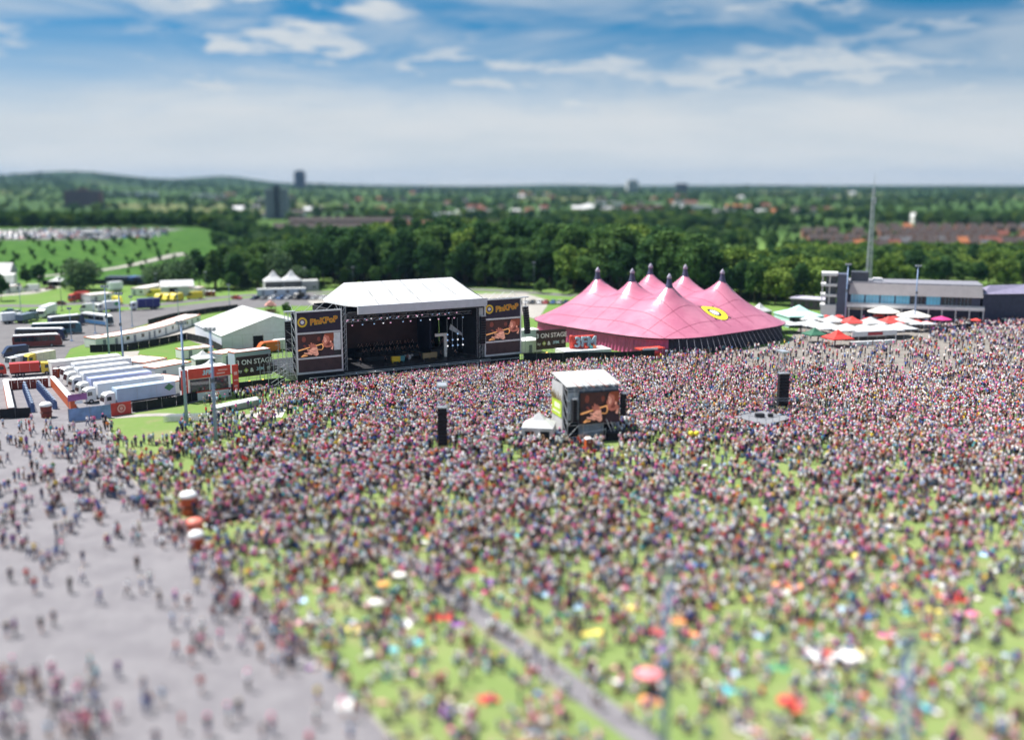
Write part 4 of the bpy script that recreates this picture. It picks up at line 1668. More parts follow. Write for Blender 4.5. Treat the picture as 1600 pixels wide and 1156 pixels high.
LIME = M('lime_banner', (.45, .62, .05), .6, .15, .8)
gb = part('green_banner', MB().box(-.24, -.19, 2.5, 7.7, 3.6, 6.6), LIME, tw)
part('banner_print', MB().box(-.26, -.245, 3.2, 6.2, 5.1, 6.0).box(-.26, -.245, 3.2, 7.2, 4.2, 4.5), M('banner_print_pale', (.75, .78, .55), .6), gb)
# dry branches along the top of the banner
q = MB()
for k in range(26):
    y = 2.7 + random.uniform(0, 5)
    q.tube((-.3, y, 6.6), (-.35 + random.uniform(-.2, .1), y + random.uniform(-.4, .4), 7.3 + random.uniform(0, 1.1)), .06, .02, 4)
part('dry_branches', q, M('straw', (.30, .22, .08), .9, .4, 3), tw)
sc_loc = Vector((9.8, 176.5, 3.0)) + Vector((math.cos(TA), math.sin(TA), 0)) * 5.95 + Vector((-math.sin(TA), math.cos(TA), 0)) * -.25
v = thing('video_wall', 'large video wall with a horn player on the scaffold tower in the crowd', 'screen', sc_loc, TA)
part('casing', MB().box(-3.75, 3.75, -.15, .35, -.05, 5.65), BLACKM, v)
picture(v, 7.4, 5.55, -.16)
la = Vector((9.8, 176.5, 0)) + Vector((math.cos(TA), math.sin(TA), 0)) * 1.0 + Vector((-math.sin(TA), math.cos(TA), 0)) * -.8
line_array('small black line array at the left of the tower screen', (la.x, la.y, 7.6), 8, TA, .85, .06, h=.5)
la = Vector((9.8, 176.5, 0)) + Vector((math.cos(TA), math.sin(TA), 0)) * 10.5 + Vector((-math.sin(TA), math.cos(TA), 0)) * -.4
line_array('small black line array at the right of the tower screen', (la.x, la.y, 8.0), 8, TA, .85, .06, h=.5)
# stage skirt and steps at the tower foot
part('dark_skirt', MB().box(6.9, 13.2, -2.2, -.1, 0, 1.3), BLACK, tw)
part('handrail', MB().tube((2.4, -1.6, 1.7), (6.8, -1.2, 1.9), .06, n=5).tube((2.4, -1.6, 0), (2.4, -1.6, 1.9), .05, n=5).tube((6.8, -1.2, 0), (6.8, -1.2, 2.2), .05, n=5), ALU, tw)
part('ramp_board', MB().box(9.0, 12.6, -2.9, -2.21, .9, 1.2), M('rust_board', (.30, .09, .04), .7), tw)
part('stair', MB().tube((7.2, -.4, 3.6), (8.6, -.9, .1), .08, n=5).tube((7.9, -.3, 3.6), (9.3, -.8, .1), .08, n=5), ALU, tw)

# small white tent beside the tower


def gable_tent(name, label, loc, rz, Lx, Ly, eave, ridge, openings=0, panels=4, ridge_axis='y', wall=WHITE, roof=WHITE, group=None, oh=.15):
    """x along the front, y back; ridge runs along y (gable to the front) or along x"""
    t = thing(name, label, 'tent', loc, rz, group)
    if ridge_axis == 'y':
        for k in range(panels):
            y0, y1 = -oh + (Ly + 2 * oh) * k / panels, -oh + (Ly + 2 * oh) * (k + 1) / panels - .04
            for x0, x1 in ((-oh, Lx / 2), (Lx + oh, Lx / 2)):
                q = MB().add([(x0, y0, eave), (x0, y1, eave), (x1, y1, ridge), (x1, y0, ridge), (x0, y0, eave - .12), (x0, y1, eave - .12), (x1, y1, ridge - .12), (x1, y0, ridge - .12)],
                             [(0, 1, 2, 3), (7, 6, 5, 4), (0, 4, 5, 1), (0, 3, 7, 4), (1, 5, 6, 2)])
                part('roof_panel', q, roof, t)
        part('gable', MB().add([(0, 0, eave - .05), (Lx, 0, eave - .05), (Lx / 2, 0, ridge - .15)], [(0, 1, 2)]), wall, t)
        part('gable', MB().add([(0, Ly, eave - .05), (Lx, Ly, eave - .05), (Lx / 2, Ly, ridge - .15)], [(2, 1, 0)]), wall, t)
    else:
        for k in range(panels):
            x0, x1 = -oh + (Lx + 2 * oh) * k / panels, -oh + (Lx + 2 * oh) * (k + 1) / panels - .04
            for y0, y1 in ((-oh, Ly / 2), (Ly + oh, Ly / 2)):
                q = MB().add([(x0, y0, eave), (x1, y0, eave), (x1, y1, ridge), (x0, y1, ridge), (x0, y0, eave - .12), (x1, y0, eave - .12), (x1, y1, ridge - .12), (x0, y1, ridge - .12)],
                             [(0, 1, 2, 3), (7, 6, 5, 4), (0, 4, 5, 1), (0, 3, 7, 4), (1, 5, 6, 2)])
                part('roof_panel', q, roof, t)
        part('gable', MB().add([(0, 0, eave - .05), (0, Ly, eave - .05), (0, Ly / 2, ridge - .15)], [(2, 1, 0)]), wall, t)
        part('gable', MB().add([(Lx, 0, eave - .05), (Lx, Ly, eave - .05), (Lx, Ly / 2, ridge - .15)], [(0, 1, 2)]), wall, t)
    n = max(2, round(Lx / 3))
    for k in range(n):
        x0, x1 = Lx * k / n, Lx * (k + 1) / n - .05
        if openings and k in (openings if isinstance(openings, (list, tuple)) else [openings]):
            part('opening', MB().box(x0, x1, .5, .6, 0, eave - .6), BLACK, t)  # black panel paints the shade inside the doorway
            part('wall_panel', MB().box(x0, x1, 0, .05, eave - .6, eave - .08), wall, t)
        else:
            part('wall_panel', MB().box(x0, x1, 0, .05, 0, eave - .08), wall, t)
    m_ = max(1, round(Ly / 4))
    for k in range(m_):
        y0, y1 = Ly * k / m_ + .06, Ly * (k + 1) / m_ - .01
        part('side_panel', MB().box(0, .05, y0, y1, 0, eave - .08), wall, t)
        part('side_panel', MB().box(Lx - .05, Lx, y0, y1, 0, eave - .08), wall, t)
    part('back_wall', MB().box(.06, Lx - .06, Ly - .05, Ly, 0, eave - .08), wall, t)
    return t


p0, rz0, L0 = span((347, 548), (505, 535))
mq = gable_tent('marquee', 'big white marquee tent with a dark doorway left of the stage', p0, rz0, L0, 29, 4.0, 8.6, [3], 6, 'y', M('marquee_wall', (.66, .69, .75), .6, .06), WHITE)
# upper left hall tent
p0, rz0, L0 = span((252, 464), (304, 462))
gable_tent('marquee', 'white hall tent in front of the dark tree clump', p0, rz0, L0, 9, 4.0, 6.2, [1], 4, 'x')


def pyramid_tent(name, label, px, w_, eave, peak, mat=WHITE, rz=0.0, group=None, open_sides=False, cat='tent', loc=None):
    p = G(*px) if loc is None else Vector(loc)
    t = thing(name, label, cat, p, rz, group)
    h = w_ / 2
    for k in range(4):
        a, b = [(-h, -h), (h, -h), (h, h), (-h, h)][k], [(h, -h), (h, h), (-h, h), (-h, -h)][k]
        m1, m2 = (a[0] * .42, a[1] * .42, eave + (peak - eave) * .42), (b[0] * .42, b[1] * .42, eave + (peak - eave) * .42)
        part('canopy_panel', MB().add([(a[0], a[1], eave), (b[0], b[1], eave), m2, m1, (0, 0, peak), (a[0], a[1], eave - .3), (b[0], b[1], eave - .3)], [(0, 1, 2, 3), (3, 2, 4), (5, 6, 1, 0)]), mat, t)
        part('pole', MB().tube((a[0] * .97, a[1] * .97, 0), (a[0] * .97, a[1] * .97, eave), .05, n=6), ALU, t)
    if not open_sides:
        for k in range(3):
            a, b = [(h, -h), (h, h), (-h, h)][k], [(h, h), (-h, h), (-h, -h)][k]
            part('wall_sheet', MB().add([(a[0] * .96, a[1] * .96, 0), (b[0] * .96, b[1] * .96, 0), (b[0] * .96, b[1] * .96, eave - .05), (a[0] * .96, a[1] * .96, eave - .05)], [(0, 1, 2, 3)]), mat, t)
    return t


ax = pyramid_tent('marquee', 'small white peaked tent against the left side of the screen tower', (842, 688), 5.6, 2.9, 5.3, WHITE, R(-8))
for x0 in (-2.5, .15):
    part('opening', MB().box(x0 + .35, x0 + 2.0, -2.66, -2.6, 0, 2.3), BLACK, ax)  # black panels stand for the shaded inside of the tent
part('front_wall', MB().box(-2.7, -2.16, -2.72, -2.67, 0, 2.85).box(-.49, .49, -2.72, -2.67, 0, 2.85).box(2.16, 2.7, -2.72, -2.67, 0, 2.85).box(-2.15, -.5, -2.72, -2.67, 2.31, 2.85).box(.5, 2.15, -2.72, -2.67, 2.31, 2.85), WHITE, ax)
pyramid_tent('pagoda_tent', 'left of the two white pagoda tents behind the marquee', (428, 457), 8, 5.0, 9.4, rz=R(20))
pyramid_tent('pagoda_tent', 'right of the two white pagoda tents behind the marquee', (456, 456), 8, 5.0, 9.4, rz=R(20))
pyramid_tent('party_tent', 'small white party tent between the willow and the dark tree', (91, 446), 7, 2.3, 4.0, rz=R(10))
pyramid_tent('party_tent', 'small white pop up tent behind the red studio booth', (330, 588), 4.4, 2.4, 4.2, rz=R(37))
pyramid_tent('party_tent', 'small white pop up tent beside the cabins with orange trim', (318, 573), 5, 2.4, 4.2, rz=R(30))


# ------------------------------------------------------------------ site cabins
CABW = M('cabin_white', (.76, .76, .74), .5, .04, .4, dirt=.1)
CABG = M('cabin_grey', (.46, .52, .60), .5, .06, .4)


def cabin(label, a, b, D=6.0, h=2.8, trim=ORANGE_T, doors=1, windows=1, wall=None, group=None, base=0.0, roofm=None, rz=None, name='site_cabin', Lx=None):
    p, r_, L_ = span(a, b)
    L_ = Lx or L_
    r_ = r_ if rz is None else rz
    t = thing(name, label, 'cabin', (p.x, p.y, base), r_, group)
    part('body', MB().box(0, L_, 0, D, .12, h - .2), wall or CABW, t)
    part('plinth', MB().box(.1, L_ - .1, .1, D - .1, 0, .119), BLACKM, t)
    tr = MB().box(-.05, L_ + .05, -.05, .12, h - .199, h).box(-.05, L_ + .05, D - .12, D + .05, h - .199, h).box(-.05, .12, .121, D - .121, h - .199, h).box(L_ - .12, L_ + .05, .121, D - .121, h - .199, h)
    part('roof_trim', tr, trim, t)
    part('roof', MB().box(.121, L_ - .121, .121, D - .121, h - .199, h - .04), roofm or CABW, t)
    n = doors + windows
    for k in range(n):
        x = L_ * (k + .5) / max(n, 1)
        if k < doors:
            d = part('door', MB().box(x - .48, x + .48, -.04, .02, .15, 2.2), M('cabin_door', (.20, .22, .26), .5), t)
            part('handle', MB().box(x + .3, x + .42, -.08, -.041, 1.1, 1.16), STEEL, d)
        else:
            wn = part('window', MB().box(x - .6, x + .6, -.03, .02, 1.1, 2.1), GLASSB, t)
            part('frame', MB().box(x - .68, x + .68, -.05, -.031, 1.02, 1.1).box(x - .68, x + .68, -.05, -.031, 2.1, 2.18), WHITEP, wn)
    return t


# curving row of cabins
row = [(150, 545), (178, 541), (205, 536), (230, 531), (254, 525), (276, 518), (296, 511), (314, 505)]
for k in range(7):
    cabin(['leftmost cabin', 'second cabin', 'third cabin', 'fourth cabin', 'fifth cabin', 'sixth cabin', 'rightmost cabin'][k] + ' of the curving white row with orange roof edges', row[k], row[k + 1], 5.5, 2.9, doors=1 + k % 2, windows=0 if k == 0 else 1)
cabin('long white office cabin with small windows behind the broadcast trailers', (82, 588), (190, 576), 3.4, 3.4, CABW, 1, 4)
cabin('white cabin with orange roof edge, leftmost behind the trailers', (224, 585), (262, 577), 9, 2.9)
cabin('long white cabin with orange roof edge beside the pop up tents', (243, 596), (300, 585), 6, 3.2)
cabin('white cabin with orange roof edge in front of the long one', (268, 618), (300, 611), 9, 3.0, doors=0)
cabin('low white cabin with orange roof edge on the lawn', (286, 562), (334, 556), 4, 2.6, doors=1)
cabin('tall white cabin in front of the marquee doorway', (348, 571), (378, 565), 5, 3.0)
cabin('white topped container behind the left sign board', (368, 586), (424, 578), 3.2, 5.4, ORANGE_T, 0, 0, CABG, roofm=M('pale_blue_roof', (.60, .66, .72), .6))
cabin('white cabin beside the red delivery van on the drive', (141, 473), (179, 469), 6, 3.0, M('red_trim', (.5, .08, .06), .5), 1, 1)
cabin('long white cabin with red roof edges behind the blue lorry', (205, 462), (222, 466), 20, 3.2, M('red_trim', (.5, .08, .06), .5), 1, 1, rz=R(-12), Lx=6)
cabin('small white cabin right of the hall tent', (305, 463), (321, 461), 5, 3.4, M('red_trim', (.5, .08, .06), .5), 0, 1)
cabin('low white cabin with red roof edge by the white van', (8, 459), (35, 456), 6, 3.0, M('red_trim', (.5, .08, .06), .5), 1, 1)
cabin('upper white cabin stacked at the left edge', (-14, 456), (23, 455), 8, 7.0, CABW, 1, 2)
cabin('pale blue cabin behind the pagoda tents', (402, 463), (478, 461), 3, 2.9, CABW, 1, 3, CABG)
cabin('grey cabin right of the pagoda tents', (470, 455), (498, 454), 5, 4.4, CABW, 1, 1, M('cabin_brownish', (.40, .38, .40), .6))
cabin('white container behind the right sign board', (812, 553), (846, 550), 6, 3.4, CABW, 1, 0)
cabin('grey blue cabin between the right wing and the sign board', (816, 538), (842, 536), 4, 4.0, CABW, 0, 1, CABG)

# white house at the left edge
p = G(-30, 452)
t = thing('house', 'white gabled house with dark slate roof cut by the left edge', 'house', (p.x, p.y, 0), R(8))
part('wall', MB().box(0, 12, 0, 10, 0, 7), WALLS[2], t)
part('roof', MB().add([(-.5, -.5, 6.8), (12.5, -.5, 6.8), (12.5, 5, 11), (-.5, 5, 11), (12.5, 10.5, 6.8), (-.5, 10.5, 6.8)], [(0, 1, 2, 3), (3, 2, 4, 5), (1, 4, 2), (0, 3, 5)]), M('pale_slate', (.45, .44, .45), .7, .15), t)
for k in range(3):
    part('window', MB().box(1.5 + k * 3.6, 3.3 + k * 3.6, -.05, .02, 3.6, 5.4), PANE, t)

# ------------------------------------------------------------------ studio booth, sign boards, 3FM sign
STUDR = M('studio_red', (.60, .055, .035), .5, .08)
LBLUE = M('letter_light_blue', (.45, .66, .78), .5, .05)
p0, rz0, L0 = span((296, 628), (362, 619))
t = thing('studio_booth', 'red and white glass fronted radio studio booth beside the trailers', 'booth', p0, rz0)
part('base', MB().box(0, L0, .0, 5, 0, 1.7), WHITEP, t)
part('red_strip', MB().box(-.03, L0 + .03, -.06, -.005, 1.72, 1.95), STUDR, t)
part('upper_wall', MB().box(0, L0, .0, 5, 4.6, 6.6), WHITEP, t)
part('back_wall', MB().box(0, L0, 3.6, 5, 1.71, 4.59), M('studio_inside', (.03, .02, .025), .8), t)
part('side_wall', MB().box(0, .35, 0, 3.59, 1.71, 4.59), WHITEP, t)
part('side_wall', MB().box(L0 - .35, L0, 0, 3.59, 1.71, 4.59), WHITEP, t)
for k in range(2):
    x0 = .45 + k * (L0 - .8) / 2
    w1 = part('glass_panel', MB().box(x0, x0 + (L0 - .8) / 2 - .2, .1, .14, 2.0, 4.55), M('studio_glass', (.05, .045, .06), .06, .3, spec=.8), t)
    part('glazing_bar', MB().box(x0 + (L0 - .8) / 2 - .19, x0 + (L0 - .8) / 2 - .02, .02, .2, 1.96, 4.58), WHITEP, w1)
part('sign_panel', MB().box(.05, L0 - .05, -.16, -.01, 4.75, 6.9), STUDR, t)
put('lettering', text_mesh('3FM', 1.35, LBLUE, .03, .15, .05), t, (L0 * .45, -.2, 5.8))
put('small_lettering', MB().box(L0 * .66, L0 * .86, -.18, -.165, 5.2, 5.5).box(L0 * .7, L0 * .92, -.18, -.165, 5.9, 6.15).mesh('small_lettering', M('print_pale_red', (.75, .40, .36), .6)), t)
for x0, lab in ((-1.55, 'left'), (L0 + .3, 'right')):
    rp = part('side_board', MB().box(x0, x0 + 1.35, -.3, -.1, 1.2, 6.8), STUDR, t)
    part('print', MB().box(x0 + .25, x0 + 1.0, -.33, -.31, 2.0, 2.4).box(x0 + .25, x0 + 1.15, -.33, -.31, 3.3, 3.6).box(x0 + .3, x0 + 1.05, -.33, -.31, 4.6, 5.3), M('print_pale_red', (.75, .40, .36), .6), rp)
    part('stay', MB().tube((x0 + .65, .2, 0), (x0 + .65, -.05, 6.6), .06, n=5), STEEL, t)
part('wall_lamp', MB().lathe([(0, .4), (.35, .3), (.45, 0), (.35, -.3), (0, -.4)], 12, c=(L0 + .7, -.6, .9)), M('blue_white_globe', (.5, .58, .75), .4), t)

SIGNB = M('sign_brown_black', (.040, .022, .020), .6, .1)
for a, b, z0, hh, lab in (((371, 601), (426, 594), 1.6, 4.7, 'dark sign board reading 3 ON STAGE left of the stage'), ((838, 555), (884, 551), 1.4, 5.2, 'dark sign board reading 3 ON STAGE in front of the pink tent')):
    p0, rz0, L0 = span(a, b)
    s_ = thing('sign_board', lab, 'sign', p0, rz0)
    part('board', MB().box(0, L0, 0, .18, z0, z0 + hh), SIGNB, s_)
    k = L0 / 8.8
    put('lettering', text_mesh('3 ON STAGE', 1.62 * k, WHITEL, .02, 0, .02), s_, (L0 * .51, -.05, z0 + hh * .70))
    put('lettering', text_mesh('by', 1.0 * k, WHITEL, .02), s_, (L0 * .09, -.05, z0 + hh * .30))
    put('lettering', text_mesh('&', 1.35 * k, WHITEL, .02, 0, .03), s_, (L0 * .42, -.05, z0 + hh * .30))
    put('lettering', text_mesh('3FM.', 1.05 * k, LBLUE, .02, .15, .02), s_, (L0 * .66, -.05, z0 + hh * .32))
    q = MB().prism([(-.62 * k, 0), (0, -.62 * k), (.62 * k, 0), (0, .62 * k)], 0, .04)
    dm = part('diamond_mark', q, M('mark_olive', (.42, .50, .10), .5), s_, loc=(L0 * .26, -.01, z0 + hh * .31))
    dm.rotation_euler = (R(90), 0, 0)
    d2 = part('diamond_core', MB().prism([(-.25 * k, 0), (0, -.25 * k), (.25 * k, 0), (0, .25 * k)], 0, .02), WHITEL, dm, loc=(0, 0, .045))
    q = MB()
    ring(q, 0, 0, .33 * k, .42 * k, 0, 0, 18)
    ring(q, 0, 0, .0, .16 * k, 0, 0, 10)
    part('round_mark', q, WHITEL, s_, loc=(L0 * .90, -.04, z0 + hh * .33))
    q = MB()
    for i in range(4):
        x = .3 + i * (L0 - .6) / 3
        q.tube((x, .3, 0), (x, .3, z0 + hh), .07, n=5).tube((x, 2.2, 0), (x, .35, z0 + hh * .8), .06, n=5)
    for z in (.4, 1.1):
        q.tube((0, .3, z), (L0, .3, z), .05, n=4)
    part('support_frame', q, STEEL, s_)
    for i in range(2):
        part('lamp', MB().lathe([(0, .2), (.22, .12), (.25, -.1)], 8, c=(L0 * (.3 + i * .38), -.8, .6)), M('lamp_amber', (.9, .5, .12), .4, emit=1.5), s_)

p0, rz0, L0 = span((882, 566), (955, 561))
t = thing('container', 'white container platform carrying the large 3FM letters', 'container', p0, rz0)
part('body', MB().box(0, L0, 0, 6, 0, 2.6), CABW, t)
part('roof', MB().box(-.05, L0 + .05, -.05, 6.05, 2.61, 2.72), WHITEP, t)
for k in range(9):
    part('rib', MB().box(.4 + k * L0 / 9, .55 + k * L0 / 9, -.05, -.001, .2, 2.5), CABW, t)
dirx = Vector((math.cos(rz0), math.sin(rz0), 0))
diry = Vector((-math.sin(rz0), math.cos(rz0), 0))
p1 = p0 + dirx * (L0 * .53) + diry * 3 + Vector((0, 0, 2.74))
s_ = thing('letter_sign', 'big red block sign with grey blue 3FM letters on the container', 'sign', p1, rz0)
part('red_backing', MB().bbox(-3.3, 3.1, .3, 1.4, 0, 3.3, .2), STUDR, s_)
part('end_drum', MB().lathe([(0, 3.5), (.5, 3.45), (.55, 3.2), (.55, .1), (0, 0)], 14, c=(-3.4, .8, 0)), STUDR, s_, True)
put('lettering', text_mesh('3FM', 3.6, M('letter_grey_blue', (.30, .42, .48), .5, .1), .25, .05, .12), s_, (.2, .05, 1.6))
for k, (x, c) in enumerate(((-.6, (.7, .1, .06)), (.9, (.10, .35, .33)), (1.9, (.75, .2, .08)))):
    part('pennant', MB().add([(x, -1.2, 1.2), (x + 1.1, -1.2, .5), (x + .2, -1.15, -.6)], [(0, 1, 2)]).tube((x, -1.2, -.7), (x, -1.2, 1.6), .04, n=5), M(f'pennant_cloth_{k}', c, .7), s_)
p0, rz0, L0 = span((1000, 562), (1036, 559))
t = thing('sales_stand', 'red and white sales stand at the front corner of the pink tent', 'stall', p0, rz0)
part('counter', MB().box(0, L0, 0, 2.2, 0, 1.2), STUDR, t)
part('canopy', MB().box(-.2, L0 + .2, -.6, 2.5, 2.5, 2.8), STUDR, t)
part('price_board', MB().box(.4, L0 * .7, -.7, -.62, 2.45, 3.0), WHITEL, t)
for x in (.1, L0 - .1):
    part('post', MB().tube((x, .1, 1.2), (x, .1, 2.5), .06, n=5), ALU, t)
p0, rz0, L0 = span((990, 552), (1016, 549))
t = thing('hanging_banner', 'purple banner on the fence before the pink tent door', 'banner', p0, rz0)
part('cloth', MB().box(0, L0, 0, .06, 2.2, 3.6), M('banner_purple', (.30, .11, .28), .6, .2), t)
part('pole', MB().tube((.1, .1, 0), (.1, .1, 3.7), .05, n=5), POST, t)


# ------------------------------------------------------------------ vehicles
wheel_me = MB().tube((0, 0, 0), (0, .28, 0), .48, n=14).mesh('wheel', TYRE)
rim_me = MB().lathe([(0, 0), (.26, .02), (.28, .0)], 10).mesh('rim', RIM)
rim_me.transform(Matrix.Rotation(R(90), 4, 'X'))


def wheels(t, xs_, W, s=1.0):
    for x in xs_:
        for y, fl in ((-.01, 0), (W - .27 * s, 1)):
            o = put('wheel', wheel_me, t, (x, y, .48 * s), 0, s)
            put('rim', rim_me, o, (0, -.012 if not fl else .30, 0))


def paint(name, c):
    return M('paint_' + name, c, .28, .05, .5, spec=.6)


COACHC = {'dark red': (.16, .02, .022), 'navy': (.02, .04, .10), 'teal': (.03, .12, .17), 'blue': (.10, .28, .55), 'white': (.7, .7, .7)}


def coach(label, a, b, colour, lower=None, flip=False, h=3.6, Lx=None):
    p, rz, L_ = span(a, b)
    L_ = Lx or min(max(L_, 11), 14)
    W = 2.55
    t = thing('coach', label, 'coach', p, rz)
    cm = paint(colour, COACHC[colour])
    X = (lambda x: L_ - x) if flip else (lambda x: x)
    pr = [(.0, .4), (L_ - .15, .4), (L_, .9), (L_ - .12, 1.6), (L_ - .55, 3.0), (L_ - 1.0, h - .25), (.2, h - .25), (.0, h - .6)]
    pr = [(X(x), z) for x, z in pr]
    part('body', MB().profile(pr, 0, W), cm, t)
    if lower:
        part('side_stripe', MB().box(.3, L_ - .8, -.03, -.002, .5, 1.45), paint(lower, COACHC[lower]), t)
    rp = [(X(x), z) for x, z in [(.1, h - .249), (L_ - 1.05, h - .249), (L_ - 1.5, h), (.3, h)]]
    part('roof', MB().profile(rp, .05, W - .05), WHITEP, t)
    n = 6
    for y0, y1 in ((-.025, .01), (W - .01, W + .025)):
        for k in range(n):
            xa = .5 + (L_ - 2.2) * k / n
            xb = xa + (L_ - 2.2) / n - .1
            part('side_window', MB().box(min(X(xa), X(xb)), max(X(xa), X(xb)), y0, y1, 1.75, h - .5), GLASSB, t)
    ws = [(X(L_ + .01), .92 + .0), (X(L_ - .105), 1.62), (X(L_ - .535), 3.02), (X(L_ - .75), 3.02), (X(L_ - .4), 1.6), (X(L_ - .3), 1.2)]
    part('windscreen', MB().profile(ws, .12, W - .12), GLASSB, t)
    wheels(t, [X(2.6), X(3.9), X(L_ - 2.8)], W)
    for y in (.3, W - .6):
        part('headlight', MB().box(min(X(L_ - .1), X(L_ + .03)), max(X(L_ - .1), X(L_ + .03)), y, y + .35, .75, .95), M('headlamp', (.8, .8, .78), .2), t)
    return t


coach('dark red coach with white roof, nearest of the parked coaches', (20, 545), (98, 541), 'dark red')
coach('navy coach with white roof just behind the dark red one', (24, 533), (110, 532), 'navy', 'dark red')
coach('teal coach with white roof, third in the parked row', (50, 525), (136, 521), 'teal')
coach('white roofed coach mostly hidden behind the teal coach', (80, 513), (130, 508), 'navy')
coach('blue and white coach standing alone on the asphalt', (126, 505), (187, 513), 'white', 'blue', Lx=14.5)


def lorry(label, a, b, box_c, cab_c='white', D=2.55, h=3.9, cab_left=True, cab_L=2.3, name='lorry', Lx=None, rz=None, cab=True, mark=None, cat='lorry', group=None):
    p, r_, L_ = span(a, b)
    L_ = Lx or L_
    r_ = r_ if rz is None else rz
    t = thing(name, label, cat, p, r_, group)
    X = (lambda x: x) if cab_left else (lambda x: L_ - x)

    def rng_(x0, x1):
        return min(X(x0), X(x1)), max(X(x0), X(x1))
    c0 = cab_L + .35 if cab else 0
    a_, b_ = rng_(c0, L_)
    part('cargo_box', MB().bbox(a_, b_, 0, D, 1.05, h, .06), box_c, t)
    part('chassis', MB().box(*rng_(.4, L_ - .2), .5, D - .5, .6, 1.04), BLACKM, t)
    if cab:
        pr = [(X(x), z) for x, z in [(.0, .55), (.0, 1.5), (.28, 2.75), (.9, 3.15 if h > 3.3 else h - .3), (cab_L, 3.2 if h > 3.3 else h - .2), (cab_L, .55)]]
        part('cab', MB().profile(pr, .05, D - .05), cab_c if not isinstance(cab_c, str) else paint(cab_c, (.75, .75, .76)), t)
        ws = [(X(x), z) for x, z in [(-.02, 1.55), (.25, 2.72), (.5, 2.72), (.2, 1.55)]]
        part('windscreen', MB().profile(ws, .2, D - .2), GLASSB, t)
        for y0, y1 in ((.02, .048), (D - .048, D - .02)):
            part('side_window', MB().box(*rng_(.55, 1.5), y0, y1, 1.7, 2.5), GLASSB, t)
        wheels(t, [X(1.2), X(L_ - 1.5), X(L_ - 2.7)], D)
    else:
        wheels(t, [X(L_ - 1.5), X(L_ - 2.7)], D)
        part('landing_leg', MB().box(*rng_(1.6, 1.75), .3, .45, 0, 1.04).box(*rng_(1.6, 1.75), D - .45, D - .3, 0, 1.04), STEEL, t)
    for k in range(2):
        part('side_panel_line', MB().box(a_ + (b_ - a_) * (k + 1) / 3, a_ + (b_ - a_) * (k + 1) / 3 + .05, -.02, -.001, 1.15, h - .15), STEEL, t)
    if mark:
        part('side_mark', MB().prism([(-1.1, 0), (0, -.8), (1.1, 0), (0, .8)], 0, .03), mark, t, loc=(b_ - 1.4, -.01, h - 1.1)).rotation_euler = (R(90), 0, 0)
    return t


TRW = M('trailer_white', (.74, .76, .80), .4, .05, .4, dirt=.08)
TRSHADE = M('trailer_blue_shade', (.44, .56, .70), .45, .08, .4)  # bluish shade of the white trailer sides, put into the base colour
ta = R(42)
GREENM = M('mark_green', (.05, .22, .10), .5)
lorry('white broadcast trailer painted in its blue shade with a green diamond, nearest of the row', (164, 640), (277, 624), TRSHADE, 'white', mark=GREENM, rz=R(43))
lorry('white broadcast lorry second in the row', (134, 632), (272, 611), TRW, 'white', h=4.0, rz=R(42), Lx=17)
lorry('white broadcast lorry painted in its blue shade, third in the row', (124, 623), (248, 603), M('trailer_violet_shade', (.40, .46, .70), .45, .08, .4), 'white', h=4.0, rz=R(42), Lx=16)  # violet tint paints the shade on a white box
lorry('white broadcast lorry fourth in the row', (113, 613), (240, 596), TRW, 'white', h=3.9, rz=R(42), Lx=16)
lorry('white broadcast lorry fifth in the row', (105, 605), (206, 589), TRW, 'white', h=3.9, rz=R(42), Lx=14.5)
lorry('white broadcast lorry farthest back in the row', (100, 597), (214, 581), TRW, 'white', h=3.9, rz=R(42), Lx=16)
lorry('dark blue curtain sided lorry on the road', (205, 486), (251, 483), M('curtain_blue', (.03, .035, .17), .5, .1), paint('lorry_white', (.6, .62, .68)), h=4.1, cab_left=True)
lorry('white horse lorry with a green logo on the road', (153, 489), (189, 486), WHITEP, 'white', h=3.8, mark=M('mark_leaf_green', (.08, .35, .15), .5))
lorry('white box van lorry left of the coaches', (4, 507), (40, 504), TRW, 'white', h=3.6, cab_left=False)
lorry('grey blue tractor lorry beside the parked cars', (36, 506), (62, 500), M('lorry_slate', (.14, .19, .25), .5), paint('slate', (.10, .14, .19)), h=3.0, cab_left=False)
lorry('white lorry tractor seen end on among the parked cars', (70, 498), (90, 490), TRW, 'white', h=3.8, cab_left=True)
lorry('white box trailer standing on the upper lawn', (174, 457), (193, 455), TRW, h=4.2, cab=False)
lorry('red delivery lorry with yellow lettering on the drive', (112, 473), (141, 470), paint('delivery_red', (.45, .03, .02)), paint('delivery_red', (.45, .03, .02)), h=3.7, mark=YELLOW)
lorry('long red fire engine behind the toilet compound', (16, 590), (82, 585), paint('fire_red', (.55, .045, .03)), paint('fire_yellow', (.75, .55, .05)), h=3.2, cab_left=False, name='fire_engine', cat='fire engine')
lorry('red fire engine cut by the left edge', (-28, 592), (11, 588), paint('fire_red', (.55, .045, .03)), paint('fire_red', (.55, .045, .03)), h=3.3, cab_left=False, name='fire_engine', cat='fire engine')
lorry('yellow lorry with a cream box roof below the coaches', (44, 575), (70, 569), M('box_cream', (.7, .66, .5), .5), paint('fire_yellow', (.75, .55, .05)), h=3.4, rz=R(60), Lx=8)
lorry('pale grey box van below the coaches', (16, 577), (42, 571), M('box_grey', (.55, .57, .60), .5), 'white', h=3.0, rz=R(55), Lx=7)


CARC = {'black': (.015, .015, .018), 'dark blue': (.02, .035, .09), 'silver': (.42, .43, .45), 'white': (.75, .75, .75), 'red': (.38, .03, .03), 'grey': (.12, .125, .13), 'blue': (.05, .13, .32), 'dark red': (.16, .015, .02), 'green': (.03, .10, .06), 'orange': (.62, .13, .03), 'yellow': (.72, .58, .04)}
car_cache = {}


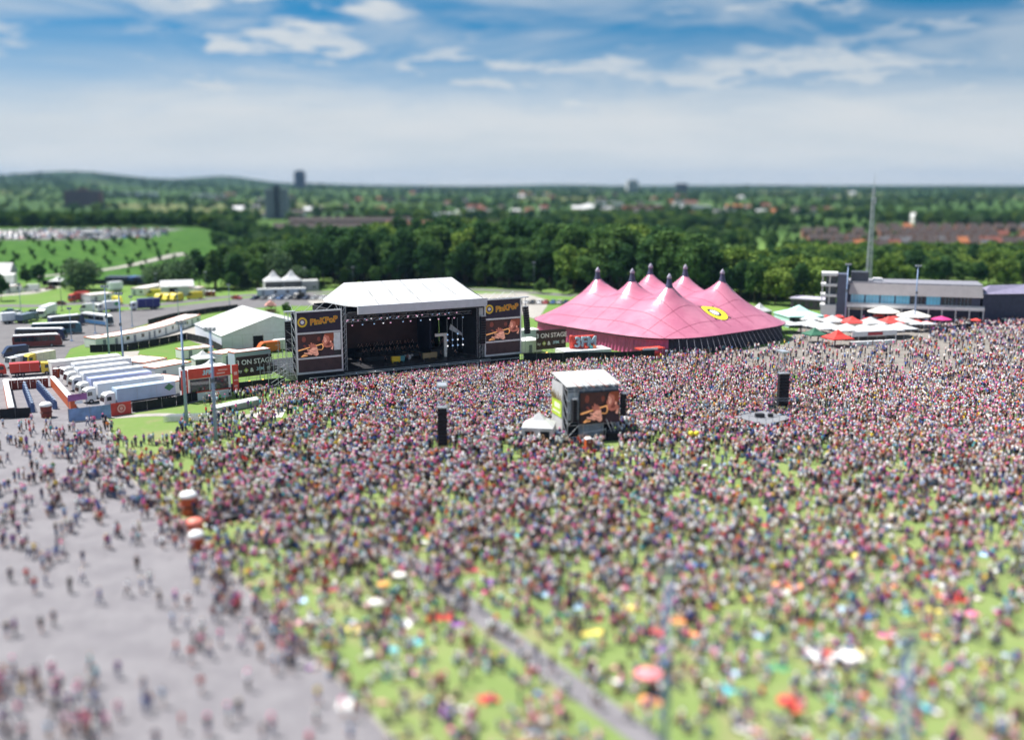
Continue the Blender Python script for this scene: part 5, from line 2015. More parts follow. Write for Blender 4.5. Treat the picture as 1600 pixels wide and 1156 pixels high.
def car_meshes(colour, van=False):
    if (colour, van) in car_cache:
        return car_cache[(colour, van)]
    c = paint('car_' + colour, CARC[colour])
    if van:
        body = [(0, .35), (0, 1.0), (.25, 1.25), (.9, 2.2), (1.3, 2.45), (5.3, 2.5), (5.4, 2.2), (5.4, .35)]
        glass = [(.32, 1.3), (.92, 2.15), (1.9, 2.15), (1.9, 1.35)]
        Lc, W = 5.4, 2.0
    else:
        body = [(0, .32), (-.02, .62), (.12, .78), (1.15, .92), (1.3, .95), (3.9, 1.0), (4.2, .92), (4.3, .6), (4.25, .32)]
        glass = [(1.05, .93), (1.75, 1.42), (3.1, 1.45), (3.95, .99)]
        Lc, W = 4.3, 1.75
    bm_ = MB().profile(body, 0, W).mesh('body', c)
    if van:
        gm = MB().profile([(x, z) for x, z in glass], -.02, W + .02).mesh('glasshouse', GLASSB)
        rm = MB().profile([(.95, 2.2), (1.3, 2.455), (5.2, 2.505), (5.2, 2.6), (1.4, 2.56)], .1, W - .1).mesh('roof', c)
    else:
        gm = MB().profile(glass, .1, W - .1).mesh('glasshouse', GLASSB)
        rm = MB().profile([(1.72, 1.421), (3.14, 1.451), (3.05, 1.52), (1.85, 1.49)], .09, W - .09).mesh('roof', c)
    # all-in-one copy for the far rows
    bmx = bmesh.new()
    for i, m_ in enumerate((bm_, gm, rm)):
        k = len(bmx.faces)
        bmx.from_mesh(m_)
        bmx.faces.ensure_lookup_table()
        for f in bmx.faces[k:]:
            f.material_index = i
    one = bpy.data.meshes.new('car')
    bmx.to_mesh(one)
    bmx.free()
    for m_ in (bm_, gm, rm):
        one.materials.append(m_.materials[0])
    car_cache[(colour, van)] = (bm_, gm, rm, Lc, W, one)
    return car_cache[(colour, van)]


def car(label, px, colour, rz=0.0, van=False, name='parked_car', group=None, sc_=1.0):
    p = G(*px)
    bm_, gm, rm, Lc, W, _ = car_meshes(colour, van)
    t = thing('parked_van' if van else name, label, 'van' if van else 'car', p, rz, group)
    t.scale = (sc_,) * 3
    put('body', bm_, t)
    put('glasshouse', gm, t)
    put('roof', rm, t)
    wheels(t, [.8, Lc - .85], W, .66)
    for x, nm, c in ((-.03, 'headlight', M('headlamp', (.8, .8, .78), .2)), (Lc - .03, 'tail_light', M('tail_lamp', (.4, .02, .02), .3))):
        for y in (.2, W - .5):
            part(nm, MB().box(x, x + .06, y, y + .3, .6, .75), c, t)
    return t


for lab, px, c, a, v_ in [
        ('dark red estate car alone on the lawn drive', (82, 477), 'dark red', .1, False), ('white van beside the low cabin at left', (36, 456), 'white', .2, True),
        ('dark red car in front of the small party tent', (70, 453), 'dark red', .3, False), ('blue car at the left edge of the car park', (2, 490), 'blue', .1, False),
        ('silver car right of the blue one at left', (12, 492), 'silver', .15, False), ('dark blue car below the lamp post at left', (4, 497), 'dark blue', .1, False),
        ('black car in the middle of the parked row at left', (20, 497), 'black', .1, False), ('grey car behind the tractor lorry', (38, 491), 'grey', .2, False),
        ('black car right of the grey one behind the tractor lorry', (48, 493), 'black', .1, False), ('dark blue car beside the white tractor', (56, 489), 'dark blue', .3, False),
        ('white car with its nose to the drive', (66, 494), 'white', .5, False), ('red car parked above the fire engine', (34, 583), 'red', .7, False),
        ('dark blue car right of the red car above the fire engine', (54, 583), 'dark blue', .7, False), ('dark red car behind the red one', (40, 574), 'dark red', .7, False),
        ('pink red car on the road right of the hall tent', (379, 468), 'red', 2.6, False), ('orange tractor like van by the marquee door', (404, 553), 'orange', .6, True),
        ('white van right of the orange one at the marquee', (424, 549), 'white', .6, True), ('white small van behind the horse lorry', (124, 488), 'white', .3, True),
        ('yellow ambulance behind the blue lorry on the left', (192, 476), 'yellow', 2.2, True), ('yellow ambulance left of the hall tent', (229, 464), 'yellow', .2, True),
        ('yellow ambulance first of the three in a row', (247, 472), 'yellow', 1.2, True), ('yellow ambulance second of the three in a row', (260, 472), 'yellow', 1.2, True),
        ('yellow ambulance third of the three in a row', (271, 472), 'yellow', 1.2, True), ('yellow ambulance right of the row, before the hall tent', (291, 468), 'yellow', .1, True),
        ('dark blue van low at the left edge', (6, 560), 'dark blue', .7, True), ('purple grey car beside the low blue van', (18, 559), 'grey', .7, False)]:
    car(lab, px, c, a, v_, 'parked_car', None, 1.15 if v_ else 1.05)
for k, (c, px) in enumerate([('dark blue', 396), ('grey', 411), ('white', 424), ('blue', 437), ('silver', 449), ('black', 463), ('dark blue', 477), ('silver', 490), ('white', 503)]):
    car(f'{c} car, {["first", "second", "third", "fourth", "fifth", "sixth", "seventh", "eighth", "ninth"][k]} from the left in the row before the pagoda tents', (px, 469), c, 1.1, k == 5)
for k, (c, px) in enumerate([('grey', 812), ('white', 824), ('black', 834), ('white', 845), ('red', 855), ('blue', 866), ('silver', 876), ('dark blue', 886)]):
    car(f'{c} car, {["first", "second", "third", "fourth", "fifth", "sixth", "seventh", "eighth"][k]} from the left in the row left of the pink tent', (px, 476), c, 1.3)
for k in range(7):
    lorry(f'dark container trailer, {["first", "second", "third", "fourth", "fifth", "sixth", "seventh"][k]} from the left at the foot of the embankment', (164 + k * 9, 446), (174 + k * 9, 446),
          M('container_navy', (.02, .03, .08), .5) if k != 4 else M('container_blue', (.04, .10, .30), .5), h=3.8, cab=False, Lx=2.6, D=7, name='container_trailer', cat='trailer')
# hilltop car park: rows of cars
hc = random.Random(5)
cols = ['white', 'silver', 'grey', 'black', 'blue', 'dark blue', 'red', 'silver', 'white', 'white', 'green']
ncar = 0
for row_ in range(9):
    seq = 0
    for i in range(46):
        x = -345 + i * 3.3
        y = 614 + row_ * 14.5 + .12 * (x + 300)
        z = tz(x, y)
        px, py = to_px(x, y, z)
        if z < 11.2 or px < -15 or px > 262 or hc.random() < .13 or ncar >= 270:
            continue
        c = hc.choice(cols)
        o = put('parked_car', car_meshes(c)[5], None, (x, y, z + .02), R(90) + hc.uniform(-.1, .1))
        o.rotation_euler[0] = 0
        seq += 1
        tag(o, f'{c} car, {ORD[seq]} from the left in the {ORD[row_ + 1]} row of the hilltop car park', 'car', 'cars on the hilltop')
        ncar += 1
poly = [(-460, 600), (-180, 632), (-190, 760), (-460, 745)]
q = MB()
for i in range(24):
    for j in range(12):
        a = []
        for (di, dj) in ((0, 0), (1, 0), (1, 1), (0, 1)):
            u, v_ = (i + di) / 24, (j + dj) / 12
            x = -460 + 222 * u
            y = 606 + .12 * (x + 300) + 140 * v_
            a.append((x, y, tz(x, y) + .015))
        q.quad(*a)
o = put('hilltop_car_park', q.mesh('hilltop_car_park', ROAD))
o['kind'] = 'structure'
p = G(92, 374, 12)
t = thing('coach', 'white coach among the cars of the hilltop car park', 'coach', (-415, 632, 12.0), R(5))
t.location = (G(128, 371, 12).x, G(128, 371, 12).y, tz(G(128, 371, 12).x, G(128, 371, 12).y))
part('body', MB().bbox(0, 12, 0, 2.5, .4, 3.4, .15), WHITEP, t)
part('side_window', MB().box(.5, 11.5, -.03, -.001, 1.7, 2.8), GLASSB, t)


# ------------------------------------------------------------------ toilets, urinals, kiosks
TOILR = M('toilet_red_and_shade', (.20, .035, .022), .5, .12)  # shaded tone painted on toilet doors and frames; one kiosk shares it
TOILO = M('toilet_sunlit_side', (.52, .10, .025), .5, .1)  # sunlit orange tone painted on the toilet sides
TROOF = M('toilet_white_roof', (.80, .80, .79), .5, .03)


def toilet_proto():
    t = thing('portable_toilet', 'toilet', 'toilet')
    part('cabin', MB().bbox(-.56, .56, -.56, .56, 0, 2.1, .04), TOILO, t)
    d = part('door', MB().box(-.42, .42, -.6, -.561, .12, 1.95), TOILR, t)
    part('door_vent', MB().box(-.2, .2, -.615, -.601, 1.6, 1.8), M('vent_grey', (.45, .38, .38), .6), d)
    part('roof', MB().lathe([(.80, 2.1), (.76, 2.2), (.5, 2.36), (.0, 2.42)], 4), TROOF, t).rotation_euler = (0, 0, R(45))
    part('frame', MB().box(-.56, -.43, -.6, -.561, .05, 2.09).box(.43, .56, -.6, -.561, .05, 2.09), TOILR, t)
    return t


tp = None


def toilet(loc, rz, label, group=None):
    global tp
    if tp is None:
        tp = toilet_proto()
        tp.location, tp.rotation_euler = loc, (0, 0, rz)
        return tag(tp, label, 'toilet', group)
    return copy_tree(tp, None, loc, rz, label, group or '')


def toilet_row(a, b, face, label, group, step=1.24, n=None):
    A, B = G(*a), G(*b)
    d = B - A
    n = n or int(d.length / step)
    rz = math.atan2(d.y, d.x)
    for k in range(n):
        p = A + d.normalized() * (k * step)
        if 'back row' in label:
            toilet(p, rz + face, f'brick red toilet, {ORD[k + 1]} from the left in the back row of the compound', group)
        else:
            toilet(p, rz + face, label.replace('toilet with white roof', f'toilet, {ORD[k + 1]} from the back'), group)


toilet_row((14, 609), (84, 604), 0, 'brick red portable toilet in the back row of the compound', 'back row of toilets', 1.24)
toilet_row((84, 604), (124, 652), -math.pi / 2, 'portable toilet with white roof in the long right row of the compound', 'right row of toilets', 1.24, 24)
toilet_row((10, 609), (20, 658), math.pi / 2, 'portable toilet with white roof in the long left row of the compound', 'left row of toilets', 1.24, 26)
toilet(G(88, 590), R(10), 'left of two brick red toilets behind the long right row')
toilet(G(97, 589), R(10), 'right of two brick red toilets behind the long right row')
for k, px in enumerate((323, 328, 334)):
    toilet(G(px, 463), 0, ['left', 'middle', 'right'][k] + ' portable toilet of three beside the hall tent')
p = G(919, 704)
to_ = toilet(p, TA, 'orange brown portable toilet in front of the screen tower')
URI = M('urinal_blue', (.11, .17, .33), .45, .1)
um = MB()
for k in range(4):
    a = k * math.pi / 2
    c, s_ = math.cos(a), math.sin(a)
    um.add([(c * x - s_ * y, s_ * x + c * y, z) for x, y, z in [(-.05, 0, 0), (.05, 0, 0), (.05, .62, 0), (-.05, .62, 0), (-.05, 0, 1.75), (.05, 0, 1.75), (.05, .55, 1.6), (-.05, .55, 1.6)]],
           [(4, 5, 6, 7), (0, 1, 5, 4), (1, 2, 6, 5), (2, 3, 7, 6), (3, 0, 4, 7)])
um_me = um.mesh('partition', URI)
ub_me = MB().lathe([(.5, 0), (.5, .35), (.28, .6), (.2, 1.8), (.12, 1.95), (0, 1.98)], 12).mesh('column', URI, True)
uc_me = MB().lathe([(.3, 1.99), (.32, 2.05), (0, 2.14)], 12).mesh('cap', M('urinal_cap', (.40, .50, .66), .4))
for (a, b, n, nm) in (((39, 611), (51, 644), 13, 'left'), ((61, 609), (86, 639), 12, 'right')):
    A, B = G(*a), G(*b)
    for k in range(n):
        p = A + (B - A) * (k / (n - 1))
        t = thing('urinal', f'blue urinal, {ORD[k + 1]} from the back in the {nm} line inside the compound', 'urinal', p, math.atan2((B - A).y, (B - A).x) + .78, f'{nm} line of urinals')
        put('column', ub_me, t)
        put('partition', um_me, t)
        put('cap', uc_me, t)


def kiosk(label, px, r_, h, body, roof, rz=0.0):
    t = thing('kiosk', label, 'kiosk', G(*px), rz)
    part('body', MB().lathe([(r_ * .92, 0), (r_ * .95, h * .5), (r_, h)], 12), body, t)
    part('counter', MB().lathe([(r_ * 1.0, h * .42), (r_ * 1.12, h * .45), (r_ * 1.12, h * .5), (r_ * .98, h * .52)], 12), M('counter_dark', (.12, .03, .02), .6), t)
    part('roof', MB().lathe([(r_ * 1.02, h), (r_ * 1.12, h + .05), (r_ * 1.1, h + .35), (r_ * .75, h + .7), (0, h + .82)], 16), roof, t, True)
    return t


KR = M('kiosk_orange_red', (.55, .09, .03), .5, .1)
kiosk('brick red kiosk with a white round roof at the toilet entrance', (73, 652), 1.05, 2.3, TOILR, TROOF)
kiosk('orange red kiosk with a white roof at the edge of the paving', (296, 803), 1.1, 2.5, KR, TROOF)
kiosk('coral red round kiosk below the white roofed one', (306, 838), 1.0, 1.7, KR, M('coral_roof', (.78, .22, .16), .5))
kiosk('small red kiosk with a pale roof, lowest of the three', (308, 856), .9, 1.5, KR, TROOF)
# raised deck with a dark skirt right of the kiosks
p0, rz0, L0 = span((330, 822), (445, 796))
t = thing('viewing_deck', 'low grey deck with a dark edge right of the orange kiosk', 'deck', p0, rz0)
part('top', MB().box(0, L0, .03, 4.2, .62, .75), M('deck_grey', (.10, .095, .105), .8, .15, .8), t)
part('skirt', MB().box(0, L0, 0, 4.2, 0, .619), BLACK, t)
q = MB()
for k in range(9):
    q.tube((L0 * k / 8, 4.1, .75), (L0 * k / 8, 4.1, 1.8), .035, n=5)
q.tube((0, 4.1, 1.8), (L0, 4.1, 1.8), .035, n=5).tube((0, 4.1, 1.3), (L0, 4.1, 1.3), .03, n=5)
part('railing', q, STEEL, t)

# grey bins and stacked barriers by the fence
BIN = M('bin_grey', (.40, .42, .45), .5, .12)
BINL = M('bin_lid_pale', (.68, .69, .70), .5, .08)
bin_me = MB().add([(-.38, -.4, .05), (.38, -.4, .05), (.38, .4, .05), (-.38, .4, .05), (-.48, -.52, 1.15), (.48, -.52, 1.15), (.48, .52, 1.15), (-.48, .52, 1.15)],
                  [(0, 3, 2, 1), (0, 1, 5, 4), (1, 2, 6, 5), (2, 3, 7, 6), (3, 0, 4, 7)]).mesh('tub', BIN)
lid_me = MB().lathe([(.66, 1.151), (.68, 1.24), (.45, 1.42), (0, 1.48)], 10).mesh('lid', BINL, True)
for k in range(13):
    for j in range(2):
        p = G(342 + k * 4.9, 646 - k * 1.05) + Vector((-.6 * j, 1.6 * j, 0))
        t = thing('waste_bin', f'grey bin, {ORD[k + 1]} from the left in the {["front", "back"][j]} line by the black fence', 'bin', p, .6, f'{["front", "back"][j]} line of grey bins')
        put('tub', bin_me, t)
        put('lid', lid_me, t)
br_me = MB()
for z in (.15, 1.1):
    br_me.tube((0, 0, z), (2.4, 0, z), .03, n=5)
for k in range(13):
    br_me.tube((.05 + k * .19, 0, .15), (.05 + k * .19, 0, 1.1), .018, n=4)
br_me.tube((0, 0, 0), (0, 0, 1.1), .03, n=5).tube((2.4, 0, 0), (2.4, 0, 1.1), .03, n=5)
br_me = br_me.mesh('steel_barrier', ALU)
A = G(256, 660)
for k in range(22):
    o = put('steel_barrier', br_me, None, A + Vector((k * .34, k * .05, 0)), R(72), 1.05)
    tag(o, f'steel barrier, {ORD[k + 1]} from the left in the stack by the tall lamp post', 'barrier', 'stacked steel barriers')


# ------------------------------------------------------------------ lamp posts and masts
POLEB = M('pole_blue_grey', (.26, .36, .54), .45, .1, 1, metal=.2)
POLED = M('pole_dark', (.10, .12, .15), .5, .1)
FLOOD = M('floodlight_glass', (.5, .52, .55), .15)


def lamp_post(label, px, h, r0=.2, heads=3, mat=None, loc=None, boxes=True, rz=0.0, name='floodlight_mast'):
    p = G(*px) if loc is None else Vector(loc)
    t = thing(name, label, 'lamp post', p, rz)
    m = mat or POLEB
    part('base_plate', MB().box(-.4, .4, -.4, .4, 0, .25), m, t)
    part('pole', MB().tube((0, 0, .25), (0, 0, h), r0, r0 * .5, 12), m, t, True)
    part('crossarm', MB().box(-.2 - .36 * (heads - 1), .2 + .36 * (heads - 1), -.06, .06, h - .35, h - .2), m, t)
    for k in range(heads):
        x = (k - (heads - 1) / 2) * .72
        f = part('floodlight', MB().profile([(x - .28, h - .15), (x + .28, h - .15), (x + .24, h + .35), (x - .24, h + .35)], -.35, .1), POLED, t)
        part('lens', MB().box(x - .23, x + .23, -.37, -.351, h - .1, h + .3), FLOOD, f)
    if boxes:
        part('control_box', MB().box(-.3, .3, -.42, -.15, h * .55, h * .55 + .8), POLED, t)
    return t


lamp_post('tall blue grey floodlight mast beside the trailers, left of two', (292, 664), 19.5, .34)
lamp_post('tall blue grey floodlight mast in the crowd edge, right of two', (338, 697), 20.5, .36)
lamp_post('slim mast right of the coach behind the cabin row', (193, 570), 18.0, .26)
lamp_post('slim mast crossing the lawn left of the cabin row', (171, 557), 18.5, .26)
lamp_post('foreground floodlight mast at the bottom centre right', None, 17.4, .33, 2, loc=(11.4, 70.5, 0))
lamp_post('foreground floodlight mast at the bottom right', None, 17.4, .33, 2, loc=(24.6, 59.2, 0))
for lab, px, h in [('thin lamp post left of the coaches on the drive', (33, 488), 10), ('thin lamp post beside the dark red estate car', (97, 486), 11.5), ('thin lamp post over the parked coaches', (112, 533), 9.5),
                   ('thin lamp post right of the parked coaches', (149, 521), 10), ('thin lamp post at the rear of the blue lorry', (207, 510), 9.5), ('thin lamp post on the road before the marquee', (279, 498), 9.5),
                   ('thin lamp post on the far kerb behind the marquee ridge', (359, 484), 9), ('dark lamp post left of the hall tent', (245, 462), 9), ('dark lamp post right of the hall tent', (323, 464), 10),
                   ('small mast left of the stage roof before the trees', (477, 452), 9), ('small mast over the left part of the stage roof', (552, 450), 9), ('small mast over the middle of the stage roof', (622, 448), 9),
                   ('small mast left of the pink tent before the trees', (834, 455), 12)]:
    lamp_post(lab, px, h, .13, 2, POLED if 'dark' in lab or 'small' in lab else None, None, False, name='lamp_post')
lamp_post('floodlight mast before the pavilion tower', (1320, 508), 19.5, .3)
lamp_post('floodlight mast before the middle of the pavilion hall', (1428, 512), 19.5, .28)


# ------------------------------------------------------------------ delay towers and mixing platform
def delay(label, px, h, n, rz, hang=1.0, w_=1.9):
    p = G(*px)
    t = thing('delay_tower', label + ', truss frame', 'tower', p, rz)
    q = MB()
    for sx in (-.7, .7):
        for sy in (.7, 2.1):
            q.tube((sx, sy, 0), (sx, sy, h), .06, n=5)
    for k in range(int(h / 1.2)):
        z = k * 1.2
        q.tube((-.7, .7, z), (.7, .7, z + 1.2), .04, n=4).tube((-.7, 2.1, z), (-.7, .7, z + 1.2), .04, n=4).tube((.7, .7, z), (.7, 2.1, z + 1.2), .04, n=4)
    part('truss', q, STEEL, t)
    part('top_arm', MB().box(-.8, .8, -.9, 2.2, h, h + .35), STEEL, t)
    part('base_platform', MB().box(-2.4, 2.4, -1.2, 3.4, 0, .5), BLACK, t)
    la_ = p + Vector((math.sin(rz) * .1, -.35, 8.3))
    line_array(label, la_, n, rz, w_, .04, h=.64, name='speaker_column')


delay('black speaker column standing left of the screen tower', (692, 712), 11.8, 10, R(5), w_=1.7)
delay('black speaker column right of the mixing platform', (1221, 648), 12.4, 10, R(12), w_=2.1)
pl = [G(1142, 664), G(1196, 678), G(1240, 666), G(1190, 654)]
cen = sum(pl, Vector()) / 4
t = thing('mixing_platform', 'pale grey flat topped mixing platform in the crowd', 'platform', cen)
pts = [((p.x - cen.x) * .95, (p.y - cen.y) * .95) for p in pl]
part('skirt', MB().prism([(x * .96, y * .96) for x, y in pts], 0, 1.5), BLACK, t)
part('roof_deck', MB().prism(pts, 1.501, 1.65), M('deck_pale', (.20, .205, .225), .7, .12, .5), t)
q = MB()
for i in range(4):
    a, b = Vector((*pts[i], 1.65)), Vector((*pts[(i + 1) % 4], 1.65))
    for k in range(4):
        p = a + (b - a) * (k / 4)
        q.tube(p, p + Vector((0, 0, 1.0)), .035, n=5)
    q.tube(a + Vector((0, 0, 1.0)), b + Vector((0, 0, 1.0)), .035, n=5)
part('railing', q, POLED, t)
part('equipment_case', MB().bbox(-1.5, .2, -.4, .6, 1.66, 2.4, .05), BLACKM, t)
part('equipment_case', MB().bbox(1.0, 1.9, 0, .8, 1.66, 2.3, .05), BLACKM, t)
p0, rz0, L0 = span((1176, 668), (1310, 668))
t = thing('cable_truss', 'thin steel truss beam running right from the mixing platform', 'truss', (p0.x, p0.y + 4, 0), rz0)
q = MB().tube((0, 0, 4.4), (L0, 0, 4.1), .09, n=5).tube((0, 0, 4.9), (L0, 0, 4.6), .06, n=5)
for k in range(20):
    q.tube((L0 * k / 20, 0, 4.4), (L0 * (k + 1) / 20, 0, 4.8), .03, n=4)
part('beam', q, POLED, t)
for k in range(4):
    part('support', MB().tube((L0 * (k + .1) / 3.2, 0, 0), (L0 * (k + .1) / 3.2, 0, 4.5), .06, n=5), POLED, t)
t = thing('red_stand', 'small stand with a pale red roof behind the marquee', 'stall', G(423, 488), R(15))
part('counter', MB().box(-1.4, 1.4, -1.4, 1.4, 0, 1.1), M('stand_wood', (.30, .18, .10), .8), t)
part('roof', MB().add([(-2, -2, 2.5), (2, -2, 2.5), (2, 2, 2.5), (-2, 2, 2.5), (0, -1.2, 4.2), (0, 1.2, 4.2)], [(0, 1, 4), (1, 2, 5, 4), (2, 3, 5), (3, 0, 4, 5)]), M('stand_roof', (.62, .28, .24), .6), t)
for x in (-1.7, 1.7):
    for y in (-1.7, 1.7):
        part('post', MB().tube((x, y, 0), (x, y, 2.5), .08, n=5), M('stand_wood', (.30, .18, .10), .8), t)


# ------------------------------------------------------------------ pavilion at the right
p0, rz0, L0 = span((1312, 498), (1530, 506))
pv = thing('pavilion', 'long grey pavilion with blue glazing and a white stair tower', 'building', p0, rz0)
GREYF = M('fascia_beige_grey', (.40, .375, .38), .7, .06, .4)
DARKW = M('pavilion_dark_wall', (.045, .048, .085), .7, .15)
BLUEG = M('blue_glazing', (.15, .48, .66), .12, .1, .3, spec=.7)
CONC = M('white_concrete', (.72, .71, .72), .6, .05)
part('hall', MB().box(1.5, L0, 1.2, 16, 0, 11.2), DARKW, pv)
part('fascia', MB().add([(2.4, -.2, 8.4), (L0 + .6, -.2, 8.4), (L0 + .2, .8, 12.0), (2.8, .8, 12.0), (2.4, 1.19, 8.4), (L0 + .6, 1.19, 8.4), (L0 + .2, 1.19, 12.0), (2.8, 1.19, 12.0)],
                        [(0, 1, 2, 3), (0, 4, 5, 1), (3, 2, 6, 7), (1, 5, 6, 2), (0, 3, 7, 4)]), GREYF, pv)
part('roof', MB().box(2.2, L0 + .5, 1.2, 16.4, 12.01, 12.4), M('roof_felt', (.20, .20, .23), .8, .1), pv)
part('roof_light', MB().box(10, 13, 6, 9, 12.41, 13.4), CONC, pv)
n = 8
for k in range(n):
    x0, x1 = 3.2 + (L0 - 5.4) * k / n, 3.2 + (L0 - 5.4) * (k + 1) / n - .5
    g_ = part('glass_bay', MB().box(x0, x1, 1.02, 1.18, 5.2, 8.35), BLUEG if k not in (4, 6, 7) else GLASSB, pv)
    for q_ in range(3):
        xm = x0 + (x1 - x0) * (q_ + 1) / 4
        part('mullion', MB().box(xm - .05, xm + .05, .98, 1.015, 5.2, 8.35), M('mullion_blue', (.10, .20, .28), .5), g_)
part('balcony', MB().box(2.0, L0 + 1, -1.8, 1.0, 4.3, 5.1), CONC, pv)
part('balcony_rail', MB().box(2.0, L0 + 1, -1.86, -1.81, 5.15, 5.9), M('rail_glass', (.35, .40, .45), .2), pv)
for k in range(11):
    part('balcony_post', MB().box(2.6 + k * (L0 - 2) / 10, 2.9 + k * (L0 - 2) / 10, -1.6, -1.3, 0, 4.29), CONC, pv)
for k in range(4):
    part('tower_slab', MB().box(-6.6, -1.4, -1.0, 5.6, [3.9, 7.4, 10.9, 14.4][k], [4.7, 8.2, 11.7, 15.4][k]), CONC, pv)
part('tower_base', MB().box(-6.4, -1.4, -.8, 5.4, 0, 3.89), CONC, pv)
part('tower_core', MB().box(-5.0, -1.6, .4, 5.0, 4.71, 14.39), M('tower_recess', (.08, .09, .10), .7), pv)
for x in (-6.3, -4.0):
    part('tower_column', MB().box(x, x + .35, -.7, -.35, 4.71, 14.39), CONC, pv)
part('tower_shaft', MB().box(-1.35, 2.0, -.4, 6, 0, 15.0), M('shaft_slate', (.09, .10, .15), .6, .1), pv)
part('tower_plant', MB().box(3.0, 8.5, 3, 8, 12.45, 15.6), M('plant_dark', (.07, .08, .10), .7), pv)
wg = part('end_wing', MB().add([(L0 + .7, 1.0, 0), (L0 + 16, 8.0, 0), (L0 + 16, 20, 0), (L0 + .7, 16, 0), (L0 + .7, 1.0, 9.6), (L0 + 16, 8.0, 9.6), (L0 + 16, 20, 9.6), (L0 + .7, 16, 9.6)],
                               [(0, 1, 5, 4), (1, 2, 6, 5), (2, 3, 7, 6), (3, 0, 4, 7), (4, 5, 6, 7)]), DARKW, pv)
part('wing_roof', MB().add([(L0 + .6, .4, 9.61), (L0 + 17, 7.4, 9.61), (L0 + 17, 21, 9.61), (L0 + .6, 17, 9.61), (L0 + 3, 5, 12.2), (L0 + 15, 12, 12.2)],
                           [(0, 1, 5, 4), (1, 2, 5), (2, 3, 4, 5), (3, 0, 4)]), M('wing_roof_mauve', (.24, .22, .32), .5, .1), wg)
p0, rz0, L0 = span((1235, 482), (1290, 486))
t = thing('low_building', 'low dark building with a pale flat roof left of the stair tower', 'building', p0, rz0)
part('wall', MB().box(0, L0, 0, 8, 0, 3.6), M('plum_wall', (.10, .07, .11), .8, .2), t)
part('roof', MB().box(-.4, L0 + .4, -.5, 8.4, 3.61, 4.0), M('roof_lilac_grey', (.48, .45, .55), .7), t)
for k in range(4):
    part('window', MB().box(1 + k * L0 / 4.4, 2.4 + k * L0 / 4.4, -.05, .02, 1.2, 2.8), PANE, t)


def parasol(label, px, r_, h, mat, group=None, name='parasol', valance=True, n=8):
    t = thing(name, label, 'parasol', G(*px), random.uniform(0, 1), group)
    part('pole', MB().tube((0, 0, 0), (0, 0, h), .05, n=6), ALU, t)
    part('foot', MB().lathe([(.4, 0), (.4, .1), (.08, .16)], 10), POLED, t)
    for k in range(n):
        a, b = 2 * math.pi * k / n, 2 * math.pi * (k + 1) / n
        q = MB().add([(r_ * math.cos(a), r_ * math.sin(a), h - .45 * r_ * .7), (r_ * math.cos(b), r_ * math.sin(b), h - .45 * r_ * .7), (0, 0, h), (r_ * math.cos(a), r_ * math.sin(a), h - .45 * r_ * .7 - .25), (r_ * math.cos(b), r_ * math.sin(b), h - .45 * r_ * .7 - .25)],
                     [(0, 1, 2)] + ([(3, 4, 1, 0)] if valance else []))
        part('canopy_panel', q, mat, t)
    return t


PRED = M('parasol_red', (.62, .06, .05), .6, .1)
PWH = M('parasol_cream', (.75, .72, .66), .6, .05)
for k, (px, py) in enumerate([(1298, 496), (1316, 492), (1373, 504), (1396, 508), (1414, 510), (1430, 513), (1447, 516), (1290, 506), (1310, 506), (1328, 510), (1356, 510), (1353, 496), (1393, 500)]):
    parasol(['red parasol at the foot of the stair tower', 'red parasol right of the stair tower', 'red parasol before the third white parasol', 'red parasol right of the middle of the terrace', 'red parasol between the terrace steps',
             'bright red parasol below the second mast', 'red parasol at the right end of the terrace', 'red parasol left over the white bar tents', 'red parasol second over the white bar tents', 'red parasol third over the white bar tents', 'red parasol fourth over the white bar tents',
             'red parasol under the first cream parasol', 'red parasol under the second cream parasol'][k], (px, py), 2.0, 3.0, PRED)
for k, (px, py) in enumerate([(1338, 496), (1380, 503), (1426, 510)]):
    parasol(['left', 'middle', 'right'][k] + ' of three wide cream parasols on the pavilion terrace', (px, py), 5.2, 5.2, PWH, n=12)
parasol('bright pink parasol at the right end of the terrace', (1470, 510), 3.2, 3.4, M('parasol_magenta', (.55, .04, .20), .6))
parasol('red and yellow parasol under the bush at the pavilion corner', (1524, 512), 1.6, 3.0, PRED)
pyramid_tent('pagoda_tent', 'pale teal pagoda tent with a wooden base left of the terrace', (1247, 508), 12, 3.6, 6.6, M('teal_canvas', (.42, .68, .62), .6, .06), R(10))
pyramid_tent('party_tent', 'small white pointed tent behind the right end of the pink tent', (1186, 497), 6, 2.6, 5.2, rz=R(30))
for k, (px, py, ww, hh) in enumerate([(1222, 519, 9, 3.8), (1268, 520, 8, 4.2), (1292, 525, 9, 4.4), (1322, 528, 9, 4.4), (1350, 529, 9, 4.4), (1378, 528, 9, 4.4), (1404, 526, 8, 4.4)]):
    pyramid_tent('bar_tent', ['white bar tent at the back edge of the pink tent', 'leftmost white bar tent on the gravel square', 'second white bar tent on the gravel square', 'third white bar tent on the gravel square', 'fourth white bar tent on the gravel square with a red stripe',
                              'fifth white bar tent on the gravel square', 'rightmost white bar tent on the gravel square'][k], (px, py), ww, 2.8, hh, rz=R(12), open_sides=True)
pyramid_tent('bar_tent', 'small dark green tent in front of the white bar tents', (1272, 535), 5.5, 2.5, 4.4, M('green_canvas', (.03, .12, .07), .6), R(15), open_sides=True)
pyramid_tent('bar_tent', 'small red tent in front of the white bar tents', (1308, 541), 6.5, 2.5, 4.8, M('red_canvas', (.58, .04, .03), .6), R(15), open_sides=True)
